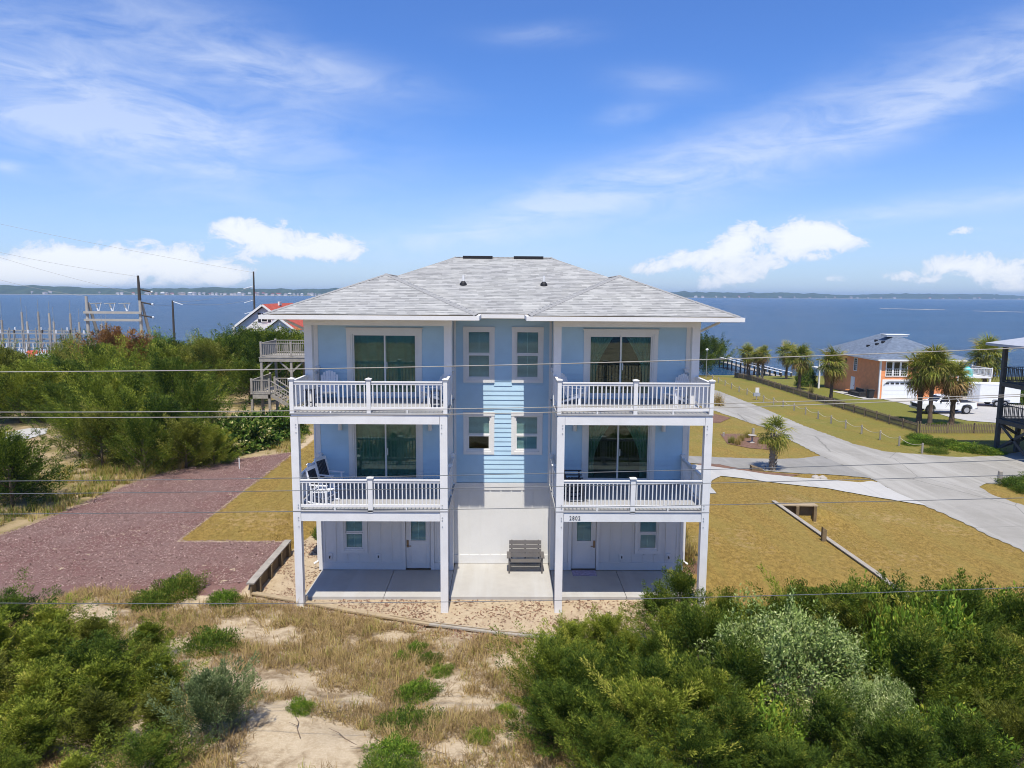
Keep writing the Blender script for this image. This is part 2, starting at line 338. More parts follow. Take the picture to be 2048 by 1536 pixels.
# ------------------------------------------------------------------ mesh helpers
def link(o, parent=None, loc=None):
    COL.objects.link(o)
    if parent is not None:
        o.parent = parent
    if loc is not None: o.location = loc
    return o
def tag(o, label=None, cat=None, group=None, kind=None):
    if label: o['label'] = label
    if cat: o['category'] = cat
    if group: o['group'] = group
    if kind: o['kind'] = kind
    return o
def empty(name, loc=(0, 0, 0), rz=0.0, label=None, cat=None, group=None):
    o = bpy.data.objects.new(name, None); COL.objects.link(o)
    o.empty_display_size = 0.3; o.location = loc; o.rotation_euler = (0, 0, rz)
    return tag(o, label, cat, group)
class MB:
    def __init__(s): s.v = []; s.f = []; s.uv = {}
    def add(s, vs, fs):
        n = len(s.v); s.v += [tuple(map(float, q)) for q in vs]; s.f += [tuple(i + n for i in q) for q in fs]; return s
    def box(s, x0, x1, y0, y1, z0, z1):
        return s.add([(x0, y0, z0), (x1, y0, z0), (x1, y1, z0), (x0, y1, z0), (x0, y0, z1), (x1, y0, z1), (x1, y1, z1), (x0, y1, z1)],
                     [(0, 3, 2, 1), (4, 5, 6, 7), (0, 1, 5, 4), (1, 2, 6, 5), (2, 3, 7, 6), (3, 0, 4, 7)])
    def beam(s, a, b, wd, ht, up=(0, 0, 1)):
        """square bar from a to b; wd across, ht along up"""
        a = Vector(a); b = Vector(b); d = (b - a).normalized(); u = Vector(up)
        if abs(d.dot(u)) > 0.98: u = Vector((0, 1, 0))
        side = d.cross(u).normalized(); u = side.cross(d).normalized()
        vs = []
        for q in (a, b):
            for i, j in ((-1, -1), (1, -1), (1, 1), (-1, 1)):
                vs.append(q + side * (wd / 2 * i) + u * (ht / 2 * j))
        return s.add(vs, [(0, 1, 2, 3), (7, 6, 5, 4), (0, 4, 5, 1), (1, 5, 6, 2), (2, 6, 7, 3), (3, 7, 4, 0)])
    def tube(s, pts, rad, n=8, caps=True):
        pts = [Vector(q) for q in pts]
        if not hasattr(rad, '__len__'): rad = [rad] * len(pts)
        rings = []; prev = None
        for i, q in enumerate(pts):
            d = (pts[min(i + 1, len(pts) - 1)] - pts[max(i - 1, 0)]).normalized()
            if prev is None:
                a = d.orthogonal().normalized()
            else:
                a = (prev - d * prev.dot(d)).normalized()
            prev = a; b = d.cross(a)
            rings.append([q + (a * math.cos(2 * math.pi * k / n) + b * math.sin(2 * math.pi * k / n)) * rad[i] for k in range(n)])
        vs = [p_ for r_ in rings for p_ in r_]; fs = []
        for i in range(len(rings) - 1):
            for k in range(n):
                fs.append((i * n + k, i * n + (k + 1) % n, (i + 1) * n + (k + 1) % n, (i + 1) * n + k))
        if caps:
            fs.append(tuple(range(n - 1, -1, -1))); fs.append(tuple((len(rings) - 1) * n + k for k in range(n)))
        return s.add(vs, fs)
    def prism(s, outline, axis, a0, a1):
        """extrude a 2-D outline (list of pairs) along axis ('x','y','z') from a0 to a1"""
        def pt(u, v, a): return {'x': (a, u, v), 'y': (u, a, v), 'z': (u, v, a)}[axis]
        n = len(outline); vs = [pt(u, v, a0) for u, v in outline] + [pt(u, v, a1) for u, v in outline]
        fs = [tuple(range(n)), tuple(range(2 * n - 1, n - 1, -1))] + [((i + 1) % n, i, n + i, n + (i + 1) % n) for i in range(n)]
        return s.add(vs, fs)
    def mesh(s, name, mt=None, smooth=False):
        me = bpy.data.meshes.new(name); me.from_pydata(s.v, [], s.f)
        if mt is not None: me.materials.append(M[mt] if isinstance(mt, str) else mt)
        bm_ = bmesh.new(); bm_.from_mesh(me); bmesh.ops.recalc_face_normals(bm_, faces=bm_.faces); bm_.to_mesh(me); bm_.free()
        if smooth: me.polygons.foreach_set('use_smooth', [True] * len(me.polygons))
        return me
    def build(s, name, mt, parent=None, smooth=False, bevel=0.0):
        me = s.mesh(name, mt, smooth); o = bpy.data.objects.new(name, me); COL.objects.link(o)
        if parent is not None:
            o.parent = parent; o.matrix_parent_inverse = world_of(parent).inverted()
        if bevel:
            bv = o.modifiers.new('bevel', 'BEVEL'); bv.width = bevel; bv.segments = 2; bv.limit_method = 'ANGLE'
        return o
def world_of(o):
    mw = Matrix.Translation(o.location) @ o.rotation_euler.to_matrix().to_4x4() @ Matrix.Diagonal((*o.scale, 1))
    if o.parent is not None: mw = world_of(o.parent) @ o.matrix_parent_inverse @ mw
    return mw
def inst(name, me, parent, loc, scale=(1, 1, 1), rot=(0, 0, 0)):
    """another piece sharing mesh data; loc in world axes"""
    o = bpy.data.objects.new(name, me); COL.objects.link(o)
    if parent is not None:
        o.parent = parent; o.matrix_parent_inverse = world_of(parent).inverted()
    o.location = loc; o.scale = scale; o.rotation_euler = rot
    return o
def copy_tree(o, parent=None):
    c = o.copy(); COL.objects.link(c)
    if parent is not None: c.parent = parent
    for ch in list(o.children): copy_tree(ch, c)
    return c
def bx(*a): return MB().box(*a)

def arrays_mesh(name, verts, faces_n, loops, mt, tone=None):
    """big mesh from numpy arrays; faces all have faces_n corners"""
    me = bpy.data.meshes.new(name); nv = len(verts); nf = len(loops) // faces_n
    me.vertices.add(nv); me.vertices.foreach_set('co', np.ascontiguousarray(verts, dtype=np.float32).ravel())
    me.loops.add(len(loops)); me.loops.foreach_set('vertex_index', np.ascontiguousarray(loops, dtype=np.int32))
    me.polygons.add(nf); me.polygons.foreach_set('loop_start', np.arange(nf, dtype=np.int32) * faces_n)
    me.update(calc_edges=True)
    if tone is not None:
        at = me.attributes.new('tone', 'FLOAT', 'POINT'); at.data.foreach_set('value', np.ascontiguousarray(tone, dtype=np.float32))
    me.materials.append(M[mt])
    return me
def unit(a): return a / np.maximum(np.linalg.norm(a, axis=-1, keepdims=True), 1e-9)
def leaves_mesh(name, P, D, L, Wd, mt, tone, flat=0.0, seed=0):
    """rhombic leaves: base P, axis D, length L, width Wd; flat pulls the blade's face upward"""
    rg = np.random.default_rng(seed); n = len(P); D = unit(D)
    up = rg.normal(size=(n, 3)); up[:, 2] += flat * 3
    S = unit(np.cross(D, up)); N = np.cross(S, D)
    L = np.broadcast_to(L, (n,))[:, None]; Wd = np.broadcast_to(Wd, (n,))[:, None]
    V = np.empty((n, 4, 3)); V[:, 0] = P; V[:, 1] = P + D * L * 0.45 + S * Wd * 0.5 + N * L * 0.06
    V[:, 2] = P + D * L; V[:, 3] = P + D * L * 0.45 - S * Wd * 0.5 + N * L * 0.06
    return arrays_mesh(name, V.reshape(-1, 3), 4, np.arange(4 * n), mt, np.repeat(tone, 4))
# smooth random field for shapes of ground and crowns
_perm = np.random.default_rng(5).random((256, 256))
def vnoise(x, y):
    x = np.asarray(x, float); y = np.asarray(y, float)
    xi = np.floor(x).astype(int); yi = np.floor(y).astype(int); fx = x - xi; fy = y - yi
    fx = fx * fx * (3 - 2 * fx); fy = fy * fy * (3 - 2 * fy)
    p_ = lambda i, j: _perm[(xi + i) % 256, (yi + j) % 256]
    return (p_(0, 0) * (1 - fx) + p_(1, 0) * fx) * (1 - fy) + (p_(0, 1) * (1 - fx) + p_(1, 1) * fx) * fy
def fbm(x, y, o=4):
    s_ = 0; a = 1; t_ = 0
    for k in range(o):
        s_ = s_ + a * vnoise(np.asarray(x) * 2 ** k + 17.3 * k, np.asarray(y) * 2 ** k + 9.1 * k); t_ += a; a *= 0.5
    return s_ / t_
def sstep(a, b, v):
    t_ = np.clip((np.asarray(v, float) - a) / (b - a), 0, 1); return t_ * t_ * (3 - 2 * t_)

# ------------------------------------------------------------------ ground
SEA = -4.6
_ry = [-80, -30, -12, -4, 0, 10, 25, 40, 65, 85, 100, 108, 116, 130, 400]
_rz = [-2.5, -1.6, -1.0, -1.0, -1.0, -1.15, -1.15, -1.5, -2.2, -2.7, -3.6, -4.4, -5.4, -7, -9]
_py = [-4, 0, 3, 13, 19, 25]
_pz = [-0.15, -0.13, -0.06, -0.3, -0.85, -1.12]
_ly = [-30, -3, 2, 20, 45, 60, 85, 100, 112, 130, 400]
_lz = [-0.5, 0.35, 0.45, 0.5, 0.7, 0.8, 0.2, -2.4, -4.9, -7, -9]
_tx = [-40, -20, -8.9, -4.84, -2.2, 0, 4.3, 14, 40]
_ty = [2.5, 1.8, 1.17, -0.35, -1.27, -1.85, -2.57, -3.2, -6]
def timber_y(x): return np.interp(x, _tx, _ty)
def ground(x, y):
    x = np.asarray(x, float); y = np.asarray(y, float)
    zr = np.interp(y, _ry, _rz); pad = np.where(y > 25, zr, np.interp(y, _py, _pz)); lf = np.interp(y, _ly, _lz)
    lf = lf + 0.35 * (fbm(x * 0.09, y * 0.09, 3) - 0.5) * sstep(-12, -24, x)
    hi = pad + (zr - pad) * sstep(13.9, 19.5, x)
    k = 0.08 + 2.0 * sstep(15.7, 17.5, x)
    wl = sstep(13.84, 13.94, x) * (1 - np.clip((y - (13 - k)) / (k + 0.02), 0, 1))
    g = hi + (zr - hi) * wl
    S = sstep(0.3, 1.0, y) * (1 - sstep(5, 6, y))
    wL = (1 - sstep(-9.8, -7.4, x)) * (1 - S) + (1 - sstep(-8.52, -8.42, x)) * S
    wL = wL * (1 - sstep(20, 40, y) * sstep(-14, -6, x))
    g = g + (lf - g) * wL
    t = timber_y(x) - y
    dz = np.interp(t, [-4, 0, 1, 3, 6, 10, 16, 25, 60], [0, 0.05, 0.25, 0.5, 0.8, 1.0, 0.6, -0.3, -2.0])
    dz = dz + sstep(0, 3, t) * (1.1 * (fbm(x * 0.22 + 3, y * 0.22, 3) - 0.5) + 0.25 * (fbm(x * 0.9, y * 0.9, 3) - 0.5))
    soft = np.maximum(sstep(-8.4, -10, x), sstep(4.5, 6.5, x))
    wd = sstep(-0.06, 0.1, t) * (1 - soft) + sstep(-2.2, 2.2, t) * soft
    return g + (dz - g) * wd
def hit(px, py):
    """where the ray through a photo pixel meets the ground"""
    r = ray(px, py); r = r / np.linalg.norm(r)
    ts = np.concatenate([np.arange(6, 60, 0.1), np.arange(60, 220, 0.4)])
    P = CAM[None] + ts[:, None] * r[None]; d = P[:, 2] - ground(P[:, 0], P[:, 1])
    i = int(np.argmax(d < 0)) if (d < 0).any() else len(ts) - 1
    if i == 0: return P[0]
    a = d[i - 1] / (d[i - 1] - d[i] + 1e-12); q = P[i - 1] + a * (P[i] - P[i - 1])
    return np.array([q[0], q[1], float(ground(q[0], q[1]))])
def gz(x, y): return float(ground(x, y))
def inpoly(x, y, poly):
    x = np.asarray(x); y = np.asarray(y); ins = np.zeros(x.shape, bool); n = len(poly)
    for i in range(n):
        x0, y0 = poly[i]; x1, y1 = poly[(i + 1) % n]
        c = ((y0 > y) != (y1 > y)) & (x < (x1 - x0) * (y - y0) / (y1 - y0 + 1e-12) + x0); ins ^= c
    return ins
def polydist(x, y, poly):
    """signed distance-like: positive inside"""
    d = np.full(np.shape(x), 1e9); n = len(poly)
    for i in range(n):
        a = np.array(poly[i]); b = np.array(poly[(i + 1) % n]); ab = b - a
        t = np.clip(((x - a[0]) * ab[0] + (y - a[1]) * ab[1]) / (ab @ ab + 1e-12), 0, 1)
        d = np.minimum(d, np.hypot(x - a[0] - t * ab[0], y - a[1] - t * ab[1]))
    return np.where(inpoly(x, y, poly), d, -d)
XY = lambda lst: [tuple(hit(*q)[:2]) for q in lst]
MULCH = XY([(-260, 1150), (0, 1072), (120, 1028), (250, 972), (330, 945), (480, 918), (585, 905)]) + [(-12.75, 20.9), (-12.75, 5.0), (-8.5, 5.0), (-8.5, 1.2)] + XY([(420, 1192), (250, 1182), (100, 1205), (0, 1215), (-260, 1260)])
TAN = [(-12.8, 21.5), (-12.8, 5.05), (-8.45, 5.05), (-7.9, 8), (-7.6, 22)]
BED = [(6.7, 3.2), (7.5, 3.0), (7.7, 9), (7.6, 16), (6.7, 16)]
def arange_all(*seg): return np.unique(np.round(np.concatenate([np.arange(a, b, s_) for a, b, s_ in seg]), 4))
gx = arange_all((-420, -60, 20), (-60, -24, 1.5), (-24, 26, 0.25), (26, 60, 0.75), (60, 120, 3), (120, 421, 20))
gx = np.unique(np.concatenate([gx, [13.84, 13.94, -8.52, -8.42]]))
gy = arange_all((-150, -16, 6), (-16, 26, 0.25), (26, 70, 0.75), (70, 141, 1.5)); gy = np.unique(np.concatenate([gy, [12.92, 13.02]]))
GX, GY = np.meshgrid(gx, gy); GZ = ground(GX, GY); ny_, nx_ = GX.shape
idx = np.arange(nx_ * ny_).reshape(ny_, nx_)
quads = np.stack([idx[:-1, :-1], idx[:-1, 1:], idx[1:, 1:], idx[1:, :-1]], -1).reshape(-1)
gverts = np.stack([GX, GY, GZ], -1).reshape(-1, 3)
TT = (timber_y(GX) - GY)
mul = sstep(-0.3, 0.3, polydist(GX, GY, MULCH)); tanl = sstep(-0.15, 0.15, polydist(GX, GY, TAN))
dune = np.where((GX > -8.7) & (GX < 5), sstep(0.0, 0.3, TT), sstep(-1.5, 0.5, TT))
wild = sstep(-12.5, -13.5, GX) * (1 - mul)
lawn = np.maximum(tanl, sstep(6.85, 7.05, GX) * (1 - dune)); lawn = np.maximum(lawn, sstep(10, 16, GY) * sstep(-13, -12, GX))
lawn = lawn * (1 - mul) * (1 - wild); bed = sstep(-0.15, 0.15, polydist(GX, GY, BED)); lawn = lawn * (1 - bed)
green = np.clip(0.15 + 0.26 * sstep(12, 34, GY) + 0.16 * sstep(20, 32, GX), 0, 1)
green = np.maximum(green, 0.8 * sstep(36.2, 36.8, GX) * sstep(38, 39, GY)); green = np.where(GX < 0, 0.04, green)
shore = sstep(SEA + 0.6, SEA + 0.15, GZ)
gm = arrays_mesh('ground', gverts, 4, quads, 'chip_brown'); gm.materials.clear()
for nm, chans in (('zone_a', (lawn * (1 - shore), mul, np.maximum(dune, wild) * (1 - mul))), ('zone_b', (green, bed, wild))):
    at = gm.color_attributes.new(nm, 'FLOAT_COLOR', 'POINT')
    at.data.foreach_set('color', np.stack([*chans, np.ones_like(GX)], -1).astype(np.float32).ravel())
gm.polygons.foreach_set('use_smooth', [True] * len(gm.polygons))
mt, t, p, o_ = new_mat('ground')
P = world_pos(t)
za = t.new('ShaderNodeVertexColor', layer_name='zone_a'); zb = t.new('ShaderNodeVertexColor', layer_name='zone_b')
sa = t.new('ShaderNodeSeparateColor'); t.link(za.outputs[0], sa.inputs[0]); sb = t.new('ShaderNodeSeparateColor'); t.link(zb.outputs[0], sb.inputs[0])
nA = t.noise(P, 0.7, 6, 0.6); nB = t.noise(P, 3.5, 6, 0.65); nC = t.noise(P, 18, 5, 0.7); nD = t.noise(P, 70, 3, 0.7); nE = t.noise(P, 0.22, 4, 0.6)
edge = t.math('ADD', t.math('MULTIPLY', t.math('SUBTRACT', nB, 0.5), 0.7), t.math('MULTIPLY', t.math('SUBTRACT', nC, 0.5), 0.8))
def zone(ch, lo=0.4, hi=0.6): return t.smooth(t.math('ADD', ch, edge), lo, hi)
sand = t.mix(t.smooth(nB, 0.3, 0.7), (0.42, 0.325, 0.205), (0.52, 0.42, 0.285))
sand = t.mix(t.smooth(nC, 0.42, 0.75), sand, (0.57, 0.475, 0.335))
# wood bits and dark litter on the levelled sand by the house
litter = t.smooth(t.math('ADD', t.math('MULTIPLY', nC, 0.6), t.math('MULTIPLY', nA, 0.4)), 0.5, 0.62)
pads = t.mix(t.math('MULTIPLY', t.smooth(nD, 0.5, 0.62), 0.55), sand, (0.2, 0.13, 0.085))
pads = t.mix(t.math('MULTIPLY', litter, 0.35), pads, (0.24, 0.155, 0.105))
thatch = t.mix(t.smooth(nD, 0.35, 0.65), (0.16, 0.11, 0.065), (0.36, 0.27, 0.16))
bare = t.smooth(t.math('ADD', t.math('MULTIPLY', nA, 0.7), t.math('MULTIPLY', nB, 0.3)), 0.38, 0.52)
dunec = t.mix(bare, thatch, sand)
wildc = t.mix(t.smooth(nA, 0.35, 0.6), t.mix(nC, (0.13, 0.115, 0.035), (0.26, 0.20, 0.085)), t.mix(nC, (0.30, 0.22, 0.115), (0.42, 0.33, 0.2)))
nF = t.noise(t.mapping(P, (1.0, 0.55, 1), (0, 0, R(20))), 7.0, 6, 0.72)
l1 = t.mix(t.smooth(nF, 0.40, 0.62), (0.165, 0.108, 0.026), (0.308, 0.21, 0.054)); l1 = t.mix(t.math('MULTIPLY', t.smooth(nC, 0.45, 0.62), 0.5), l1, (0.375, 0.255, 0.075)); l1 = t.mix(t.math('MULTIPLY', t.smooth(nD, 0.5, 0.66), 0.6), l1, (0.135, 0.088, 0.026)); l1 = t.mix(t.math('MULTIPLY', t.smooth(nB, 0.5, 0.7), 0.45), l1, (0.235, 0.165, 0.04))
l2 = t.mix(t.smooth(nC, 0.3, 0.7), (0.095, 0.105, 0.016), (0.18, 0.178, 0.034)); l2 = t.mix(t.math('MULTIPLY', t.smooth(nD, 0.4, 0.75), 0.5), l2, (0.25, 0.215, 0.065))
gfac = t.smooth(t.math('ADD', sb.outputs[0], t.math('MULTIPLY', t.math('SUBTRACT', t.math('ADD', t.math('MULTIPLY', nE, 0.6), t.math('MULTIPLY', nA, 0.4)), 0.5), 1.3)), 0.15, 0.85)
mow = t.noise(t.mapping(P, (0.9, 0.16, 1), (0, 0, R(12))), 1.0, 4, 0.6)
l1 = t.mix(t.math('MULTIPLY', t.smooth(mow, 0.45, 0.66), 0.5), l1, (0.235, 0.185, 0.05))
lawnc = t.mix(gfac, l1, l2)
lawnc = t.mix(t.math('MULTIPLY', t.smooth(t.math('ADD', t.math('MULTIPLY', nE, 0.5), t.math('MULTIPLY', nB, 0.5)), 0.54, 0.66), t.math('MULTIPLY', t.math('SUBTRACT', 1.0, sb.outputs[0]), 0.6)), lawnc, (0.40, 0.28, 0.14))
mulc = t.mix(t.smooth(nC, 0.3, 0.7), (0.13, 0.074, 0.064), (0.235, 0.148, 0.132)); mulc = t.mix(t.smooth(nD, 0.45, 0.72), mulc, (0.33, 0.235, 0.21))
mulc = t.mix(t.math('MULTIPLY', t.smooth(t.math('ADD', t.math('MULTIPLY', nA, 0.5), t.math('MULTIPLY', nE, 0.5)), 0.38, 0.6), 0.75), mulc, t.mix(t.smooth(nD, 0.4, 0.7), (0.135, 0.062, 0.055), (0.27, 0.145, 0.125)))
mulc = t.mix(t.smooth(t.math('ADD', t.math('MULTIPLY', nB, 0.55), t.math('MULTIPLY', nE, 0.45)), 0.585, 0.62), mulc, (0.46, 0.37, 0.25))
bark = t.mix(t.smooth(nD, 0.35, 0.7), (0.10, 0.05, 0.03), (0.25, 0.15, 0.10))
c = t.mix(zone(sa.outputs[2]), pads, dunec)
c = t.mix(zone(sb.outputs[2]), c, wildc)
c = t.mix(zone(sa.outputs[0]), c, lawnc)
c = t.mix(zone(sa.outputs[1]), c, mulc)
c = t.mix(zone(sb.outputs[1]), c, bark)
t.link(c, p.inputs['Base Color']); p.inputs['Roughness'].default_value = 0.95; p.inputs['Specular IOR Level'].default_value = 0.15
bump(t, p, t.math('ADD', t.math('MULTIPLY', nC, 0.6), t.math('MULTIPLY', nD, 0.5)), 0.75, 0.06)
gm.materials.append(mt)
go = bpy.data.objects.new('ground', gm); COL.objects.link(go)
tag(go, 'sandy dune, tan lawn and purple mulch ground around the blue house', kind='structure')

# ------------------------------------------------------------------ roads and drives
def sheet(name, poly, off, mt, step=0.7, label=None, rag=0.0):
    pl = []; rs = random.Random(3)
    for i in range(len(poly)):
        a = np.array(poly[i]); b = np.array(poly[(i + 1) % len(poly)]); n = max(1, int(np.hypot(*(b - a)) / step))
        nv_ = np.array([-(b - a)[1], (b - a)[0]]) / (np.hypot(*(b - a)) + 1e-9)
        n = max(n, int(np.hypot(*(b - a)) / .3)) if rag else n
        pl += [tuple(a + (b - a) * k / n + nv_ * rag * rs.uniform(-1, 1)) for k in range(n)]
    P_ = np.array(pl); lo = P_.min(0); hi = P_.max(0)
    gx_, gy_ = np.meshgrid(np.arange(lo[0], hi[0], step), np.arange(lo[1], hi[1], step)); gx_ = gx_.ravel(); gy_ = gy_.ravel()
    ins = polydist(gx_, gy_, pl) > step * 0.45
    pts = [Vector(q) for q in pl] + [Vector((a, b)) for a, b in zip(gx_[ins], gy_[ins])]
    vs, _, fs, *_r = delaunay_2d_cdt(pts, [], [list(range(len(pl)))], 1, 1e-5)
    xs = np.array([v.x for v in vs]); ys = np.array([v.y for v in vs]); zs = ground(xs, ys) + off
    me = bpy.data.meshes.new(name); me.from_pydata(list(zip(xs, ys, zs)), [], [list(f) for f in fs])
    me.polygons.foreach_set('use_smooth', [True] * len(me.polygons))
    bm_ = bmesh.new(); bm_.from_mesh(me); bmesh.ops.recalc_face_normals(bm_, faces=bm_.faces)
    if bm_.faces and sum(f.normal.z for f in bm_.faces) < 0: bmesh.ops.reverse_faces(bm_, faces=bm_.faces)
    bm_.to_mesh(me); bm_.free()
    me.materials.append(M[mt]); o = bpy.data.objects.new(name, me); COL.objects.link(o)
    tag(o, label, kind='structure'); return o
def paving(name, a, b, stain, crack=0.0, joint=None):
    mt, t, p, o = new_mat(name); P = world_pos(t)
    n1 = t.noise(P, 0.35, 5, 0.6); n2 = t.noise(P, 2.2, 6, 0.7); n3 = t.noise(P, 60, 3, 0.7)
    c = t.mix(t.smooth(t.math('ADD', t.math('MULTIPLY', n1, 0.6), t.math('MULTIPLY', n2, 0.4)), 0.35, 0.65), a, b)
    streak = t.noise(t.mapping(P, (1.2, 0.07, 1), (0, 0, R(-4))), 1.0, 5, 0.6)
    c = t.mix(t.math('MULTIPLY', t.smooth(streak, 0.45, 0.68), 0.75), c, stain)
    c = t.mix(t.math('MULTIPLY', t.smooth(n3, 0.45, 0.8), 0.35), c, tuple(v * 1.25 for v in b))
    if crack:
        vo = t.new('ShaderNodeTexVoronoi', feature='DISTANCE_TO_EDGE'); vo.inputs['Scale'].default_value = 0.16
        t.link(t.mix(0.12, P, t.noise(P, 1.0, 4, out=1)), vo.inputs['Vector'])
        c = t.mix(t.math('MULTIPLY', t.smooth(vo.outputs['Distance'], 0.0, 0.006, 1, 0), crack), c, tuple(v * 0.35 for v in a))
    if joint:
        sx = t.new('ShaderNodeSeparateXYZ'); t.link(P, sx.inputs[0])
        fr = t.math('FRACT', t.math('DIVIDE', sx.outputs[0], joint))
        c = t.mix(t.smooth(fr, 0.0, 0.012, 0.7, 0), c, tuple(v * 0.5 for v in a))
    t.link(c, p.inputs['Base Color']); p.inputs['Roughness'].default_value = 0.9; p.inputs['Specular IOR Level'].default_value = 0.2
    bump(t, p, t.math('ADD', n3, n2), 0.3, 0.01)
paving('street_grey', (0.25, 0.238, 0.208), (0.30, 0.286, 0.255), (0.36, 0.345, 0.31), 0.5)
paving('drive_white', (0.37, 0.36, 0.335), (0.42, 0.41, 0.385), (0.35, 0.345, 0.33), 0.0, 3.1)
paving('drive_grey', (0.205, 0.198, 0.18), (0.255, 0.246, 0.225), (0.285, 0.275, 0.25), 0.0)
paving('patio', (0.35, 0.335, 0.31), (0.405, 0.39, 0.36), (0.42, 0.415, 0.40))
paving('far_drive', (0.36, 0.35, 0.33), (0.42, 0.41, 0.385), (0.33, 0.32, 0.3))
street = XY([(2048, 1104), (1950, 1058), (1853, 1013), (1790, 985), (1742, 958), (1641, 912), (1589, 885), (1527, 855), (1429, 822), (1400, 812)])
street = [(23.5, -14)] + street + [(20, 74), (28, 74)] + XY([(1439, 783), (1517, 813), (1608, 852), (1706, 888), (1771, 904), (1837, 909), (1915, 915), (2000, 912)]) + [(42, 31.5), (42, 26.8)] + XY([(2020, 968), (1975, 968), (1960, 975), (1983, 990), (2048, 1012)]) + [(31.5, 13), (31.5, -14)]
sheet('street', street, 0.03, 'street_grey', 0.8, 'pale grey asphalt side street running towards the water', .09)
drive = XY([(1390, 930), (1450, 937), (1530, 949), (1650, 960), (1720, 966), (1742, 963), (1756, 966), (1790, 985), (1853, 1012), (1780, 1000), (1739, 993), (1650, 977), (1530, 964), (1442, 953), (1424, 962), (1421, 974), (1433, 988), (1420, 988), (1395, 985)])
sheet('driveway', drive, 0.042, 'drive_white', 0.5, 'pale concrete driveway curving from the blue house to the street', .03)
drive2 = [(4, 29.0)] + XY([(1380, 913), (1480, 917), (1560, 919), (1610, 917), (1641, 912), (1742, 957), (1660, 950), (1560, 945), (1480, 938), (1440, 930)]) + [(9.5, 25.5), (4, 26)]
sheet('driveway', drive2, 0.036, 'drive_grey', 0.6, 'darker grey asphalt driveway behind the small palm', .07)
sheet('path', XY([(-80, 880), (-80, 915), (0, 897), (40, 884), (92, 868), (96, 858), (60, 857), (0, 868)]), 0.04, 'drive_white', 0.6, 'pale path among the junipers')
fd = XY([(1800, 806), (1850, 820), (1900, 835), (1935, 842), (1990, 846), (2048, 845)]) + [(66, 48), (66, 62)] + XY([(2048, 800), (1960, 793), (1900, 796), (1850, 794), (1790, 792), (1760, 798)])
sheet('driveway', fd, 0.04, 'far_drive', 0.9, 'pale concrete driveway under the white pickup')

# ------------------------------------------------------------------ water
mt, t, p, o_ = new_mat('water'); P = world_pos(t)
w1 = t.noise(t.mapping(P, (0.35, 0.9, 1), (0, 0, R(8))), 0.55, 5, 0.65); w2 = t.noise(t.mapping(P, (0.7, 1.6, 1), (0, 0, R(-12))), 1.9, 4, 0.65)
w3 = t.noise(t.mapping(P, (0.004, 0.012, 1)), 1.0, 5, 0.6)
c = t.mix(t.smooth(w3, 0.3, 0.7), (0.005, 0.035, 0.085), (0.009, 0.05, 0.115))
c = t.mix(t.smooth(t.noise(t.mapping(P, (0.0006, 0.006, 1)), 1.0, 4, 0.6), 0.62, 0.75), c, (0.015, 0.06, 0.12))
rip = t.noise(t.mapping(P, (0.05, 0.16, 1), (0, 0, R(6))), 1.0, 7, 0.72, 0.3)
c = t.mix(t.math('MULTIPLY', t.smooth(rip, 0.47, 0.66), 0.55), c, (0.03, 0.10, 0.19))  # light on the wave facets put into the colour, as far relief averages out
t.link(c, p.inputs['Base Color']); p.inputs['Roughness'].default_value = 0.25; p.inputs['IOR'].default_value = 1.33; p.inputs['Specular IOR Level'].default_value = 0.4
bump(t, p, t.math('ADD', w1, t.math('MULTIPLY', w2, 0.5)), 1.0, 1.3)
wx = 6300.0
wo = MB().add([(-wx, -wx, SEA), (wx, -wx, SEA), (wx, 8000, SEA), (-wx, 8000, SEA)], [(0, 1, 2, 3)]).build('water', 'water')
tag(wo, 'wide blue sound with small ripples', kind='structure')

# ------------------------------------------------------------------ the far shore
def shore_y(x): return 4050 + 0.44 * np.asarray(x) + 130 * (fbm(np.asarray(x) * 0.0013 + 40, np.asarray(x) * 0 + 2.2, 3) - 0.5) * 2
def hcrest(x): return 31 + 0 * x
fx_ = np.arange(-4600, 5200, 14.0); off_ = np.array([-60, -30, 0, 10, 22, 60, 120, 200, 300, 420, 600])
hfac = np.array([-0.3, -0.05, 0.05, 0.35, 0.75, 0.95, 1, 1.05, 1.1, 1.1, 0.9])
FX, FO = np.meshgrid(fx_, off_); FY = shore_y(FX) + FO
FH = SEA + 1.0 + hcrest(FX) * hfac[:, None] * (0.55 + 0.75 * fbm(FX * 0.02, FY * 0.02, 4)) * (0.55 + 0.9 * fbm(FX * 0.0022, FY * 0.0022, 3))
FH[0] = SEA - 3; FH[1] = SEA - 0.3; FH[2] = SEA + 1.2
ii = np.arange(FX.size).reshape(FX.shape)
fl = np.stack([ii[:-1, :-1], ii[:-1, 1:], ii[1:, 1:], ii[1:, :-1]], -1)
fv = np.stack([FX, FY, FH], -1).reshape(-1, 3)
fm = arrays_mesh('far_woodland', fv, 4, fl[2:].reshape(-1), 'far_wood', RNG.random(FX.size))
fo = bpy.data.objects.new('far_woodland', fm); COL.objects.link(fo)
tag(fo, 'long low wooded land across the sound', kind='stuff')
mat('far_beach', (0.40, 0.34, 0.26), 0.9, 0.2, 0.02, 0.3)
bm_me = arrays_mesh('far_beach', fv, 4, fl[:2].reshape(-1), 'far_beach')
fb = bpy.data.objects.new('far_beach', bm_me); COL.objects.link(fb); tag(fb, 'thin pale strip of beach on the far shore', kind='structure')
